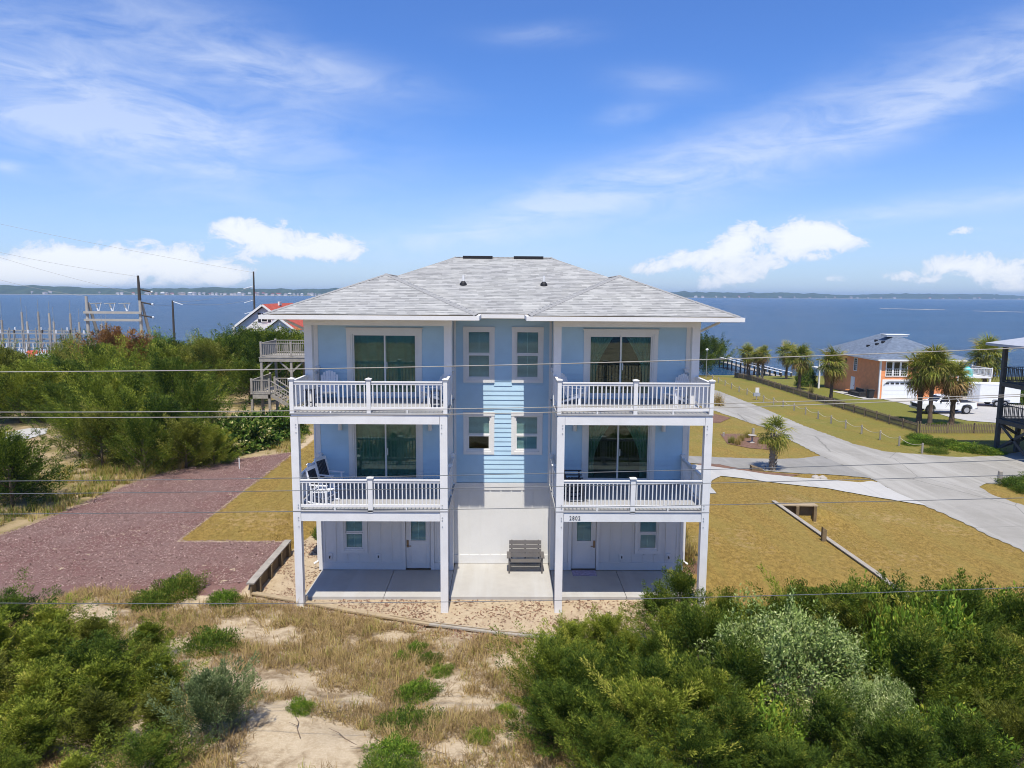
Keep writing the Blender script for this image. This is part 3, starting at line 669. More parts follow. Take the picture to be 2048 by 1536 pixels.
# a low sand bar in the water
mb = MB()
for (a, b, d, hh) in ((1760, 1895, 617, 0.25), (1945, 2075, 622, 0.2)):
    q0 = onZ(a, d, SEA); q1 = onZ(b, d + 3, SEA); n = 16
    top = [(q0[0] + (q1[0] - q0[0]) * k / n, q0[1] + (q1[1] - q0[1]) * k / n + 6 * math.sin(k * 1.7)) for k in range(n + 1)]
    for k in range(n):
        wv = 9 * math.sin(math.pi * (k + 0.5) / n) + 2
        (x0, y0), (x1, y1) = top[k], top[k + 1]
        mb.add([(x0, y0 - wv, SEA - .1), (x1, y1 - wv, SEA - .1), (x1, y1, SEA + hh), (x0, y0, SEA + hh), (x1, y1 + wv, SEA - .1), (x0, y0 + wv, SEA - .1)], [(0, 1, 2, 3), (3, 2, 4, 5)])
sbo = mb.build('sand_bar', 'far_beach'); tag(sbo, 'thin dark sand bars lying in the sound', kind='structure')
def far_house(x, wd, ht, col, back):
    y = float(shore_y(x)) + back; z0 = SEA + 1.5 + back * 0.05
    e = empty('far_house', (x, y, z0), random.uniform(-.5, .5), 'small pale house among the trees on the far shore', 'house', 'houses along the far shore')
    d = wd * 0.8
    me1, me2 = FH_MESH[col]
    for nm, me in (('wall', me1), ('roof', me2)):
        o = bpy.data.objects.new(nm, me); COL.objects.link(o); o.parent = e; o.scale = (wd, d, ht)
FH_MESH = {}
for k, (cw, cr) in enumerate((('far_house_pale', 'far_roof'), ('far_house_tan', 'far_roof'), ('far_house_grey', 'far_house_pale'), ('far_house_pale', 'roof_red'))):
    FH_MESH[k] = (bx(-.5, .5, -.5, .5, -.3, .65).mesh('far_wall', cw),
                  MB().add([(-.56, -.56, .64), (.56, -.56, .64), (.56, .56, .64), (-.56, .56, .64), (-.3, 0, 1.0), (.3, 0, 1.0)], [(0, 1, 5, 4), (1, 2, 5), (2, 3, 4, 5), (3, 0, 4), (0, 3, 2, 1)]).mesh('far_roof', cr))
for px_ in ([62, 88, 100, 195, 232, 242, 268, 292, 300, 310] + list(range(326, 660, 9)) + [1392, 1405, 1430, 1452, 1480, 1500, 1560, 1590, 1620, 1650, 1672, 1700, 1715, 1735, 1760, 1790, 1830, 1860, 1890, 1920, 1950, 1962, 1990, 2020, 2040]):
    a_, e_ = azel(px_ + random.uniform(-3, 3), 590)
    yy = 3600.0
    for _ in range(6): yy = float(shore_y(math.tan(a_) * (yy + 22)))
    far_house(math.tan(a_) * (yy + 22), random.uniform(12, 20) if px_ < 700 else random.uniform(14, 24), random.uniform(9, 15), random.choice([0, 0, 1, 1, 2, 3]), random.uniform(-2, 14))

# ------------------------------------------------------------------ the blue house
WY, CYW, BACK = 3.35, 4.0, 13.0             # wing front wall, recessed middle wall, rear wall
D1, D2, TOPZ = 3.29, 6.44, 9.32              # deck floors and soffit
house = empty('beach_house', (0, 4, 0), 0, 'pale blue three storey beach duplex with white stacked decks and grey hip roof', 'house')

def wall_with_holes(x0, x1, z0, z1, y0, y1, holes, mt, name='wall', parent=None):
    xs = sorted({x0, x1, *[h[0] for h in holes], *[h[1] for h in holes]}); zs = sorted({z0, z1, *[h[2] for h in holes], *[h[3] for h in holes]})
    mb = MB()
    for i in range(len(xs) - 1):
        for j in range(len(zs) - 1):
            cx_, cz_ = (xs[i] + xs[i + 1]) / 2, (zs[j] + zs[j + 1]) / 2
            if not any(h[0] < cx_ < h[1] and h[2] < cz_ < h[3] for h in holes): mb.box(xs[i], xs[i + 1], y0, y1, zs[j], zs[j + 1])
    return mb.build(name, mt, parent)

EXPO = 0.1735
board_me = MB().prism([(0.0, 0.0), (-0.033, 0.0), (-0.008, 0.192), (0.0, 0.192)], 'x', 0, 1).mesh('siding_board', 'blue_siding')
def siding(wall, x0, x1, z0, z1, Y, holes):
    """one object for each length of lap board"""
    z = z0
    while z < z1 - 0.02:
        cuts = sorted([(max(x0, h[0]), min(x1, h[1])) for h in holes if h[2] < z + 0.15 and h[3] > z + 0.03])
        a = x0
        for c0, c1 in cuts + [(x1, x1)]:
            if c0 - a > 0.04:
                inst('siding_board', board_me, wall, (a, Y - 0.002, z), (c0 - a, 1, min(1, (z1 - z) / 0.192)))
            a = max(a, c1)
        z += EXPO

def casing(parent, x0, x1, z0, z1, Y, wd=0.11, top=0.15, sill=True, name='casing'):
    """white boards round an opening; y grows into the house"""
    mb = MB(); yf = Y - 0.05
    mb.box(x0 - wd, x0, yf, Y + .03, z0 - (wd if sill else 0), z1).box(x1, x1 + wd, yf, Y + .03, z0 - (wd if sill else 0), z1)
    mb.box(x0 - wd - .01, x1 + wd + .01, yf - .012, Y + .03, z1, z1 + top)
    if sill: mb.box(x0 + .001, x1 - .001, yf - .002, Y + .03, z0 - wd, z0)
    return mb.build(name, 'white_trim', parent)

def make_blind(parent, x0, x1, z0, z1, y, mtn='blind'):
    mb = MB(); z = z1 - 0.03; mb.box(x0, x1, y - .02, y + .02, z1 - .03, z1)
    while z > z0 + .02:
        mb.add([(x0, y - .012, z - .022), (x1, y - .012, z - .022), (x1, y + .012, z - .002), (x0, y + .012, z - .002)], [(0, 1, 2, 3)]); z -= 0.034
    mb.box(x0, x1, y - .014, y + .014, z0, z0 + .02); mb.box((x0 + x1) / 2 - .006, (x0 + x1) / 2 + .006, y - .018, y - .014, z0, z1)
    return mb.build('blind', mtn, parent)

def dh_window(x0, x1, z0, z1, Y, mid, blind_to=None, lower_blind=True, name='window'):
    """double hung window: outer frame, two sashes with a pane each, blinds behind"""
    wn = casing(house, x0, x1, z0, z1, Y, 0.115, 0.14, True, name)
    t_ = 0.055
    fr = MB().box(x0, x0 + t_, Y - .02, Y + .09, z0, z1).box(x1 - t_, x1, Y - .02, Y + .09, z0, z1).box(x0 + t_, x1 - t_, Y - .02, Y + .09, z1 - t_, z1).box(x0 + t_, x1 - t_, Y - .034, Y + .09, z0, z0 + t_)
    fr.build('frame', 'white_trim', wn)
    a, b = x0 + t_, x1 - t_
    us = MB().box(a, b, Y + .03, Y + .06, mid, mid + .05).box(a, a + .03, Y + .03, Y + .06, mid + .05, z1 - t_).box(b - .03, b, Y + .03, Y + .06, mid + .05, z1 - t_)
    us.build('upper_sash', 'white_trim', wn)
    ls = MB().box(a, b, Y + .0, Y + .028, mid - .055, mid - .002).box(a, b, Y, Y + .028, z0 + t_, z0 + t_ + .05).box(a, a + .04, Y, Y + .028, z0 + t_ + .05, mid - .055).box(b - .04, b, Y, Y + .028, z0 + t_ + .05, mid - .055)
    ls.build('lower_sash', 'white_trim', wn)
    bx(a + .03, b - .03, Y + .042, Y + .047, mid + .05, z1 - t_).build('pane', 'glass', wn)
    bx(a + .04, b - .04, Y + .012, Y + .017, z0 + t_ + .05, mid - .055).build('pane', 'glass', wn)
    make_blind(wn, a + .01, b - .01, blind_to if blind_to else z0 + .02, z1 - .02, Y + .085)
    return wn

def slider(x0, x1, z0, z1, Y, sash_x, curtain, name='sliding_door'):
    dr = casing(house, x0, x1, z0, z1, Y, 0.14, 0.17, False, name)
    bx(x0 - .19, x1 + .19, Y - .085, Y - .0625, z1 + .13, z1 + .16).build('head_cap', 'white_trim', dr)
    t_ = 0.06
    MB().box(x0, x0 + t_, Y - .03, Y + .1, z0, z1).box(x1 - t_, x1, Y - .03, Y + .1, z0, z1).box(x0 + t_, x1 - t_, Y - .03, Y + .1, z1 - t_, z1).box(x0 + t_, x1 - t_, Y - .03, Y + .1, z0, z0 + .07).build('frame', 'white_trim', dr)
    for k, (a, b, yy) in enumerate(((x0 + t_, sash_x + .04, Y + .05), (sash_x - .04, x1 - t_, Y + .012))):
        sw = 0.055
        sh = MB().box(a, a + sw, yy, yy + .035, z0 + .07, z1 - t_).box(b - sw, b, yy, yy + .035, z0 + .07, z1 - t_).box(a + sw, b - sw, yy, yy + .035, z1 - t_ - .06, z1 - t_).box(a + sw, b - sw, yy, yy + .035, z0 + .07, z0 + .16).build('sash', 'white_trim', dr)
        bx(a + sw, b - sw, yy + .014, yy + .02, z0 + .16, z1 - t_ - .06).build('pane', 'glass_dark', sh)
    bx(sash_x + .05, sash_x + .075, Y - .025, Y + .012, z0 + 1.0, z0 + 1.25).build('handle', 'white_trim', dr)
    for s_ in curtain:
        # gathered drape drawn to one side, swept in towards its tie
        mb = MB(); n = 22; top_w = 0.95; vs = []; rows = 9
        for r_ in range(rows):
            f_ = r_ / (rows - 1); z = z1 - .06 - f_ * (z1 - z0 - .1)
            if s_ == 2:
                for k in range(n + 1): vs.append((x0 + (x1 - x0) * (.03 + .94 * k / n), Y + .26 + .05 * math.sin(k * 1.9), z))
                continue
            wd = top_w * (1 - 0.72 * math.sin(min(1, f_ * 1.35) * math.pi / 2)) + .1 * max(0, f_ - .7)
            for k in range(n + 1):
                u = k / n; x = (x0 + .06 + u * wd) if s_ < 0 else (x1 - .06 - u * wd)
                vs.append((x, Y + .26 + .045 * math.sin(u * 34), z))
        fs = [(r_ * (n + 1) + k, r_ * (n + 1) + k + 1, (r_ + 1) * (n + 1) + k + 1, (r_ + 1) * (n + 1) + k) for r_ in range(rows - 1) for k in range(n)]
        mb.add(vs, fs); mb.build('curtain', 'curtain', dr, smooth=True)
    return dr

# --- openings
UD = [(-5.42, -3.02), (3.04, 5.42)]           # sliding doors, both floors
UZ = {2: (D2 + .05, 8.80), 1: (D1 + .05, 5.66)}
CW = [(-1.33, -0.41), (0.45, 1.38)]           # middle windows
CZ = {2: (7.05, 8.85), 1: (4.35, 5.70)}
GWIN = [(-5.82, -5.06), (5.05, 5.80)]; GWZ = (0.76, 2.15)
GDOOR = [(-3.55, -2.62), (2.58, 3.50)]; GDZ = (0.03, 2.1)
MID0, MIDT = 3.15, 3.15
for s_, (wx0, wx1) in ((-1, (-6.74, -1.80)), (1, (1.80, 6.74))):
    k = 0 if s_ < 0 else 1
    dh = [(UD[k][0], UD[k][1], *UZ[2]), (UD[k][0], UD[k][1], *UZ[1])]
    gh = [(GWIN[k][0], GWIN[k][1], *GWZ), (GDOOR[k][0], GDOOR[k][1], GDZ[0] - .03, GDZ[1])]
    up = wall_with_holes(wx0 + .02, wx1 - .02, D1 - .3, TOPZ, WY, WY + .14, dh, 'blue_siding', 'wall', house)
    lowr = wall_with_holes(wx0, wx1, 0.0, D1 - .3, WY - .012, WY + .14, gh, 'white_siding', 'wall', house)
    hd = [(h[0] - .13, h[1] + .13, h[2] - .2, h[3] + .15) for h in dh]
    siding(up, wx0 + .17, wx1 - .17, D1 + .02, D2 - .3, WY, hd); siding(up, wx0 + .17, wx1 - .17, D2 + .02, TOPZ - .06, WY, hd)
    for cx_ in (wx0, wx1 - .17):
        bx(cx_, cx_ + .17, WY - .042, WY + .16, D1, TOPZ).build('corner_board', 'white_trim', up)
    bx(wx0 + .17, wx1 - .17, WY - .03, WY, TOPZ - .16, TOPZ).build('frieze_board', 'white_trim', up)
    # side walls of the wing, seen only on a slant
    for sx_, nm in ((wx0, 'side_wall'), (wx1 - .14, 'side_wall')):
        inner = (sx_ == wx0) == (s_ > 0)
        yb = CYW + .05 if inner else BACK
        for z0_, z1_, mm in ((0, D1 - .15, 'white_siding'), (D1 - .15, TOPZ, 'blue_siding')):
            o = bx(sx_ + (.0 if mm == 'white_siding' else .004), sx_ + .136, WY + .145, yb, z0_ + (0 if mm == 'white_siding' else .002), z1_).build(nm, mm, house)
    # ground floor: board and batten
    bat = MB().box(-.028, .028, -.022, 0, 0, 1).mesh('batten', 'white_siding')
    holes = [(h[0] - .16, h[1] + .16, h[2] - .16, h[3] + .16) for h in gh]
    x = wx0 + .2
    nb_ = 0
    while x < wx1 - .1:
        segs = [(0.30, D1 - .32)]
        for h in holes:
            if h[0] < x < h[1]:
                segs = [(a, min(b, h[2])) for a, b in segs] + [(max(a, h[3]), b) for a, b in segs]
        for a, b in segs:
            if b - a > .12: inst('batten', bat, lowr, (x, WY - .0125, a), (1, 1, b - a))
        x += 0.41
    for a, b in ((wx0 + .13, GDOOR[k][0] - .12), (GDOOR[k][1] + .12, wx1 - .13)):
        bx(a, b, WY - .042, WY - .012, 0.012, .29).build('base_board', 'white_siding', lowr)
    for cx_ in (wx0 - .012, wx1 - .125):
        bx(cx_, cx_ + .137, WY - .046, WY + .15, 0.005, D1 - .32).build('corner_board', 'white_siding', lowr)
    slider(*UD[k], *UZ[2], WY, sum(UD[k]) / 2 + .02, [-1, 1] if k else [2])
    slider(*UD[k], *UZ[1], WY, sum(UD[k]) / 2, [-1, 1] if k else [2])
    dh_window(*GWIN[k], *GWZ, WY - .012, 1.42)
    # half glazed entrance door
    x0, x1 = GDOOR[k]; dr = casing(house, x0, x1, 0.02, GDZ[1], WY - .012, .12, .13, False, 'entrance_door')
    px0, px1 = x0 + .2, x1 - .19
    wall_with_holes(x0 + .012, x1 - .012, .05, GDZ[1] - .01, WY + .01, WY + .055, [(px0, px1, 1.12, 1.9)], 'white_trim', 'door_leaf', dr)
    MB().box(px0 - .03, px0, WY - .005, WY + .012, 1.09, 1.93).box(px1, px1 + .03, WY - .005, WY + .012, 1.09, 1.93).box(px0, px1, WY - .005, WY + .012, 1.9, 1.93).box(px0, px1, WY - .005, WY + .012, 1.09, 1.12).build('glazing_bead', 'white_trim', dr)
    bx(px0, px1, WY + .03, WY + .036, 1.12, 1.9).build('pane', 'glass', dr)
    make_blind(dr, px0, px1, 1.12, 1.9, WY + .08)
    pz = MB().box(x0 + .17, x0 + .2, WY + .003, WY + .012, .22, .98).box(x1 - .2, x1 - .17, WY + .003, WY + .012, .22, .98).box(x0 + .2, x1 - .2, WY + .003, WY + .012, .95, .98).box(x0 + .2, x1 - .2, WY + .003, WY + .012, .22, .25)
    pz.build('door_panel', 'white_trim', dr)
    hx = x0 + .075 if k == 0 else x1 - .075; sg = 1 if k == 0 else -1
    hb = MB().box(hx - .035, hx + .035, WY - .012, WY + .01, .86, 1.13); hb.beam((hx, WY - .045, .92), (hx + sg * .13, WY - .045, .92), .025, .025); hb.box(hx - .012, hx + .012, WY - .05, WY - .01, .905, .935)
    hb.build('door_handle', 'metal_bronze', dr)
    bx(x0, x1, WY - .06, WY + .06, .004, .03).build('threshold', 'metal_bronze', dr)
    # wall lamps below the upper deck, outlets, hose bib
    for lx in (UD[k][0] - .42, UD[k][1] + .42):
        MB().tube([(lx, WY - .12, 5.28), (lx, WY - .12, 5.62)], .075, 12).box(lx - .05, lx + .05, WY - .09, WY, 5.4, 5.55).build('wall_lamp', 'white_trim', house)
    for ox in ((-4.56,) if k == 0 else (4.46,)):
        ot = bx(ox - .085, ox + .085, WY - .05, WY - .012, .42, .62).build('outlet_cover', 'white_trim', house)
        bx(ox - .02, ox + .02, WY - .056, WY - .05, .46, .56).build('socket', 'black_plain', ot)
    ox = -6.34 if k == 0 else 6.2
    hbk = bx(ox - .08, ox + .08, WY - .05, WY - .012, .42, .64).build('hose_bib', 'white_trim', house)
    MB().tube([(ox, WY - .05, .53), (ox, WY - .12, .53), (ox, WY - .13, .47)], .022, 8).build('tap', 'black_plain', hbk)
ox = -4.3
# --- middle wall
cu_holes = [(a, b, *CZ[f_]) for a, b in CW for f_ in (1, 2)]
cwl = wall_with_holes(-1.80, 1.80, MID0, TOPZ, CYW, CYW + .14, cu_holes, 'blue_siding', 'wall', house)
siding(cwl, -1.72, 1.74, MID0 + .02, TOPZ - .02, CYW, [(h[0] - .1, h[1] + .1, h[2] - .1, h[3] + .13) for h in cu_holes])
for cx_ in (-1.795, 1.705):
    bx(cx_, cx_ + .09, CYW - .042, CYW, MID0, TOPZ).build('corner_board', 'white_trim', cwl)
cl = bx(-1.80, 1.80, CYW - .014, CYW + .14, 0, MID0).build('wall', 'white_siding', house)
bx(-1.80, 1.80, CYW - .045, CYW - .014, 2.87, MID0 - .003).build('frieze_board', 'white_siding', cl)
bx(-1.80, 1.80, CYW - .042, CYW - .014, .012, .34).build('base_board', 'white_siding', cl)
x = -1.62
while x < 1.75:
    inst('batten', bat, cl, (x, CYW - .0145, .34), (1, 1, 2.53)); x += .395
for f_ in (2, 1):
    for k, (a, b) in enumerate(CW):
        z0, z1 = CZ[f_]
        dh_window(a, b, z0, z1, CYW, z0 + (z1 - z0) * (0.52 if f_ == 2 else 0.46), blind_to=(z0 + (z1 - z0) * .44 if (f_ == 1 and k == 0) else None))
# --- inside: floors and partitions, so that the panes look into rooms
inner = MB()
for z in (0.0, D1 - .02, D2 - .02, TOPZ - .03):
    inner.box(-6.6, 6.6, CYW + .2, BACK - .02, z - .1, z)
for x in (-1.85, 1.85): inner.box(x - .05, x + .05, CYW + .2, BACK - .1, 0.01, TOPZ - .14)
inner.build('interior', 'interior', house)
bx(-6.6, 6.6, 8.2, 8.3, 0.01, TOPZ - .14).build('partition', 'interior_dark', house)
bx(-6.72, 6.72, BACK, BACK + .15, 0, TOPZ).build('rear_wall', 'blue_siding', house)
# furniture glimpsed through the panes
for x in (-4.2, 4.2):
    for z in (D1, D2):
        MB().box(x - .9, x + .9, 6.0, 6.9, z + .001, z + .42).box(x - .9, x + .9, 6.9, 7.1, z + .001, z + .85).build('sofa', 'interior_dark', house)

# --- decks
newel_me = {}
def newel(parent, x, y, z0, z1, wd=0.125):
    o = bx(x - wd / 2, x + wd / 2, y - wd / 2, y + wd / 2, z0, z1).build('newel_post', 'white_post', parent)
    a = wd / 2 + .035
    MB().box(x - wd / 2 - .012, x + wd / 2 + .012, y - wd / 2 - .012, y + wd / 2 + .012, z1 - .05, z1 + .002).add(
        [(x - a, y - a, z1 + .002), (x + a, y - a, z1 + .002), (x + a, y + a, z1 + .002), (x - a, y + a, z1 + .002), (x - a, y - a, z1 + .022), (x + a, y - a, z1 + .022), (x + a, y + a, z1 + .022), (x - a, y + a, z1 + .022), (x, y, z1 + .06)],
        [(0, 3, 2, 1), (0, 1, 5, 4), (1, 2, 6, 5), (2, 3, 7, 6), (3, 0, 4, 7), (4, 5, 8), (5, 6, 8), (6, 7, 8), (7, 4, 8)]).build('post_cap', 'white_post', parent)
bal_me = MB().box(-.0175, .0175, -.0175, .0175, 0, .70).mesh('baluster', 'white_post')
foot_me = MB().box(-.02, .02, -.02, .02, 0, .1).mesh('rail_foot', 'white_post')
def railing(parent, a, b, zf, n, foot=True):
    """top rail, bottom rail and balusters between two points in plan"""
    (ax, ay), (bx_, by) = a, b
    A = lambda z: (ax, ay, z); B = lambda z: (bx_, by, z)
    MB().beam(A(zf + .985), B(zf + .985), .09, .036).beam(A(zf + .9295), B(zf + .9295), .045, .075).build('top_rail', 'white_post', parent)
    MB().beam(A(zf + .145), B(zf + .145), .05, .085).build('bottom_rail', 'white_post', parent)
    for k in range(n):
        f_ = (k + .5) / n
        inst('baluster', bal_me, parent, (ax + (bx_ - ax) * f_, ay + (by - ay) * f_, zf + .187))
    if foot: inst('rail_foot', foot_me, parent, ((ax + bx_) / 2, (ay + by) / 2, zf + .002))
bolt_me = MB().tube([(0, 0, 0), (0, -.014, 0)], .017, 8).mesh('bolt', 'steel')
for s_ in (-1, 1):
    xo, xi = s_ * 6.53, s_ * 1.85                 # outer and inner post lines
    x0, x1 = sorted((s_ * 6.66, s_ * 1.72))
    # big posts from the sand up to the upper beam, one broken joint at each deck
    posts = {}
    for px_ in (xo, xi):
        gb = gz(px_, 0.13)
        posts[px_] = bx(px_ - .12, px_ + .12, .005, .245, gb - .4, D2 - .1).build('deck_post', 'white_post', house)
        for zb in (D1 - .22, D1 - .31, D1 - .52, D1 + .1, D1 + .19, D2 - .36, D2 - .45, D2 - .62):
            inst('bolt', bolt_me, posts[px_], (px_ - s_ * (.055 if px_ == xo else -.055), .003, zb))
    for zf, lvl in ((D1, 1), (D2, 2)):
        dk = bx(x0, x1, .0, WY - .05, zf - .04, zf).build('deck', 'deck_floor', house)
        bx(x0 + .03, x1 - .03, .035, WY - .06, zf - .10, zf - .042).build('rim_joist', 'fascia_shaded', dk)
        ix0, ix1 = x0 + .26, x1 - .26
        bx(ix0, ix1, .012, .14, zf - .345, zf - .102).build('beam', 'white_post', dk)
        for px_ in (xo, xi):       # side beams back to the wall
            bx(px_ - .07, px_ + .07, .25, WY - .06, zf - .34, zf - .102).build('beam', 'white_post', dk)
        bx(x0 + .2, x1 - .2, .26, WY - .06, zf - .30, zf - .28).build('soffit', 'cream_soffit', dk)
        xm = s_ * 4.19
        if lvl == 2:
            for px_ in (x0 + .07, x1 - .07): newel(dk, px_, .075, zf, zf + 1.06)
            newel(dk, xm, .075, zf - .02, zf + 1.06)
            L, Rr = x0 + .135, x1 - .135
        else:
            newel(dk, xm, .075, zf - .06, zf + 1.06, .15)
            L, Rr = x0 + .255, x1 - .255
        railing(dk, (L, .075), (xm - .065, .075), zf, 17); railing(dk, (xm + .065, .075), (Rr, .075), zf, 17)
        for px_ in (xo, xi):
            sxp = px_ + (.06 if px_ > 0 else -.06) * (1 if abs(px_) > 3 else -1)
            if lvl == 2:
                railing(dk, (sxp, .14), (sxp, 1.87), zf, 12, False); railing(dk, (sxp, 2.13), (sxp, WY - .13), zf, 7, False)
            else:
                railing(dk, (sxp, .25), (sxp, 1.75), zf, 11, False); railing(dk, (sxp, 1.87), (sxp, WY - .13), zf, 9, False); newel(dk, sxp, 1.81, zf, zf + 1.06, .11)
            newel(dk, sxp, WY - .07, zf, zf + 1.1, .11)
    # posts and header that carry the porch roof
    for px_ in (xo, xi):
        bx(px_ - .13, px_ + .13, 1.87, 2.13, D2, TOPZ - .22).build('porch_post', 'white_post', house)
    bx(x0 - .01, x1 + .01, 1.86, 2.14, TOPZ - .218, TOPZ - .002).build('porch_header', 'white_post', house)
# house number on the right hand beam
for k, ch in enumerate('2802'):
    cu = bpy.data.curves.new('number', 'FONT'); cu.body = ch; cu.size = 0.19; cu.extrude = 0.004; cu.align_x = 'CENTER'
    o = bpy.data.objects.new('number', cu); COL.objects.link(o)
    dg = bpy.context.evaluated_depsgraph_get(); me = bpy.data.meshes.new_from_object(o.evaluated_get(dg)); bpy.data.objects.remove(o)
    me.materials.clear(); me.materials.append(M['number_black'])
    o = bpy.data.objects.new('house_number', me); COL.objects.link(o); o.parent = house; o.matrix_parent_inverse = world_of(house).inverted()
    o.location = (2.20 + k * .094, .006, D1 - .29); o.rotation_euler = (R(90), 0, 0); o.scale = (.82, 1, 1)

# --- roof
EX, EYW, EYC, EYB = 7.64, 0.80, 3.0, 14.0     # eaves: sides, wings' front, middle front, rear
EZ = 9.50
RZ, RYm, RXh = 11.72, 8.6, 2.05
def slope_mesh(name, quads_, mt, parent, th=0.0):
    me = bpy.data.meshes.new(name); vs = []; fs = []; uvs = []
    for q, eave in quads_:
        n = len(vs); vs += q; fs.append(tuple(range(n, n + len(q))))
        o_ = Vector(q[0]); e = Vector(eave).normalized(); nrm = (Vector(q[1]) - o_).cross(Vector(q[-1]) - o_).normalized(); v_ = nrm.cross(e)
        if v_.z < 0: v_ = -v_
        uvs += [((Vector(a)).dot(e), (Vector(a)).dot(v_)) for a in q]
    me.from_pydata(vs, [], fs); ul = me.uv_layers.new(name='uv')
    for i, l in enumerate(me.loops): ul.data[i].uv = uvs[l.vertex_index]
    me.materials.append(M[mt]); o = bpy.data.objects.new(name, me); COL.objects.link(o)
    if parent is not None: o.parent = parent; o.matrix_parent_inverse = world_of(parent).inverted()
    return o
XE, YE = (1, 0, 0), (0, 1, 0)
A = [(-EX, EYC, EZ), (EX, EYC, EZ), (EX, EYB, EZ), (-EX, EYB, EZ)]; R0, R1 = (-RXh, RYm, RZ), (RXh, RYm, RZ)
roof = slope_mesh('roof', [([A[0], A[1], R1, R0], XE), ([A[1], A[2], R1], YE), ([A[2], A[3], R0, R1], XE), ([A[3], A[0], R0], YE)], 'shingle_grey', house)
WXI, WRZ = 0.86, 10.87
caps = []
def ridge_cap(a, b, parent):
    mb = MB(); a = Vector(a) + Vector((0, 0, .012)); b = Vector(b) + Vector((0, 0, .012)); d = (b - a); sd = d.cross(Vector((0, 0, 1))).normalized() * .09
    u = Vector((0, 0, -.034)); n = max(2, int(d.length / .2)); vs = []; fs = []
    for k in range(n):
        p0 = a + d * (k / n) ; p1 = a + d * ((k + 1) / n) + d.normalized() * .03; lift = Vector((0, 0, .012))
        m_ = len(vs); vs += [p0 + sd + u, p0, p0 - sd + u, p1 + sd + u + lift, p1 + lift, p1 - sd + u + lift]; fs += [(m_, m_ + 1, m_ + 4, m_ + 3), (m_ + 1, m_ + 2, m_ + 5, m_ + 4)]
    mb.add(vs, fs); mb.build('ridge_cap', 'shingle_cap', parent)
for s_ in (-1, 1):
    xa, xb = s_ * EX, s_ * WXI; xm = (xa + xb) / 2; hw = abs(xb - xa) / 2; py = EYW + hw
    a, b = (xa, EYW, EZ - .001), (xb, EYW, EZ - .001); pk = (xm, py, WRZ); bk = (xm, 7.6, WRZ)
    ca, cb = (xa, 4.2, EZ - .001), (xb, 8.0, EZ - .001)
    wr = slope_mesh('wing_roof', [([a, b, pk], XE), ([a, pk, bk, ca], YE), ([b, cb, bk, pk], YE)], 'shingle_grey', roof)
    ridge_cap(a, pk, roof); ridge_cap(b, (pk[0] + (b[0] - pk[0]) * .0, pk[1], pk[2]), roof); ridge_cap(pk, (xm, 6.7, WRZ), roof)
    ridge_cap((s_ * 3.9, 5.2 + 1.3, EZ + (RZ - EZ) * (6.5 - EYC) / (RYm - EYC) - .04), (s_ * RXh, RYm, RZ), roof)
    # eaves of the wing: gutter round three sides, soffit below
    g0 = EZ - .03; g1 = EZ - .165
    gut = MB().box(min(xa, xb), max(xa, xb), EYW - .11, EYW, g1, g0)
    xo_ = xa + s_ * .11
    gut.box(min(xa, xo_), max(xa, xo_), EYW - .11, EYB, g1, g0)
    xi_ = xb - s_ * .11
    gut.box(min(xb, xi_), max(xb, xi_), EYW - .11, EYC - .11, g1, g0)
    gut.build('gutter', 'white_trim', roof)
    bx(min(xa, xb) + .01, max(xa, xb) - .01, EYW + .001, EYW + .03, g1 + .01, EZ - .02).build('drip_edge', 'timber_dark', roof)
    bx(min(xa, xb) + .02, max(xa, xb) - .02, EYW + .01, WY + .7, TOPZ - .0, TOPZ + .03).build('soffit', 'cream_soffit', house)
    bx(min(s_ * 6.7, xa) + .02, max(s_ * 6.7, xa) - .02, WY + .71, EYB - .05, TOPZ, TOPZ + .03).build('soffit', 'cream_soffit', house)
    # downspout from the side gutter back to the wall
    dsx = s_ * 6.84
    MB().tube([(s_ * 7.55, 2.6, g1 + .02), (s_ * 7.5, 2.62, g1 - .1), (s_ * 7.2, 2.9, 9.05), (dsx, 3.55, 8.75), (dsx, 3.6, 8.5), (dsx, 3.6, 1.0), (dsx, 3.6, .25), (dsx + s_ * .15, 3.5, .16)], .045, 8).build('downspout', 'white_trim', house)
    # vent pipe on the main slope
    vx = -1.53 if s_ < 0 else 1.57; vy = 5.6; vz = EZ + (RZ - EZ) * (vy - EYC) / (RYm - EYC)
    vb = MB().tube([(vx, vy, vz - .03), (vx, vy, vz + .05), (vx, vy, vz + .13)], [.15, .13, .06], 12).build('vent_boot', 'black_plain', roof)
    MB().tube([(vx, vy, vz), (vx, vy, vz + .36)], .045, 10).build('vent_pipe', 'white_trim', vb)
    bx(min(s_ * .45, s_ * 1.7), max(s_ * .45, s_ * 1.7), RYm - .2, RYm + .2, RZ - .06, RZ + .05).build('ridge_vent', 'black_plain', roof)
bx(-WXI, WXI, EYC - .11, EYC, EZ - .165, EZ - .03).build('gutter', 'white_trim', roof)
bx(-WXI, WXI, EYC + .001, EYC + .03, EZ - .15, EZ - .02).build('drip_edge', 'timber_dark', roof)
bx(-WXI, WXI, EYC + .01, CYW, TOPZ + .001, TOPZ + .03).build('soffit', 'cream_soffit', house)
bx(-EX, EX, EYB, EYB + .11, EZ - .165, EZ - .03).build('gutter', 'white_trim', roof)
ridge_cap((-RXh, RYm, RZ), (RXh, RYm, RZ), roof)

# --- patio slabs
patio = empty('patio', (0, 2, 0)); tag(patio, 'pale concrete patio slabs below the decks', kind='structure')
for a, b, y1 in ((-6.66, -3.985, WY - .05), (-3.97, -1.79, WY - .05), (-1.775, 1.80, CYW - .02), (1.815, 4.24, WY - .05), (4.255, 6.62, WY - .05)):
    bx(a, b, .97, y1, -.22, 0).build('patio_slab', 'patio', patio, bevel=.008)

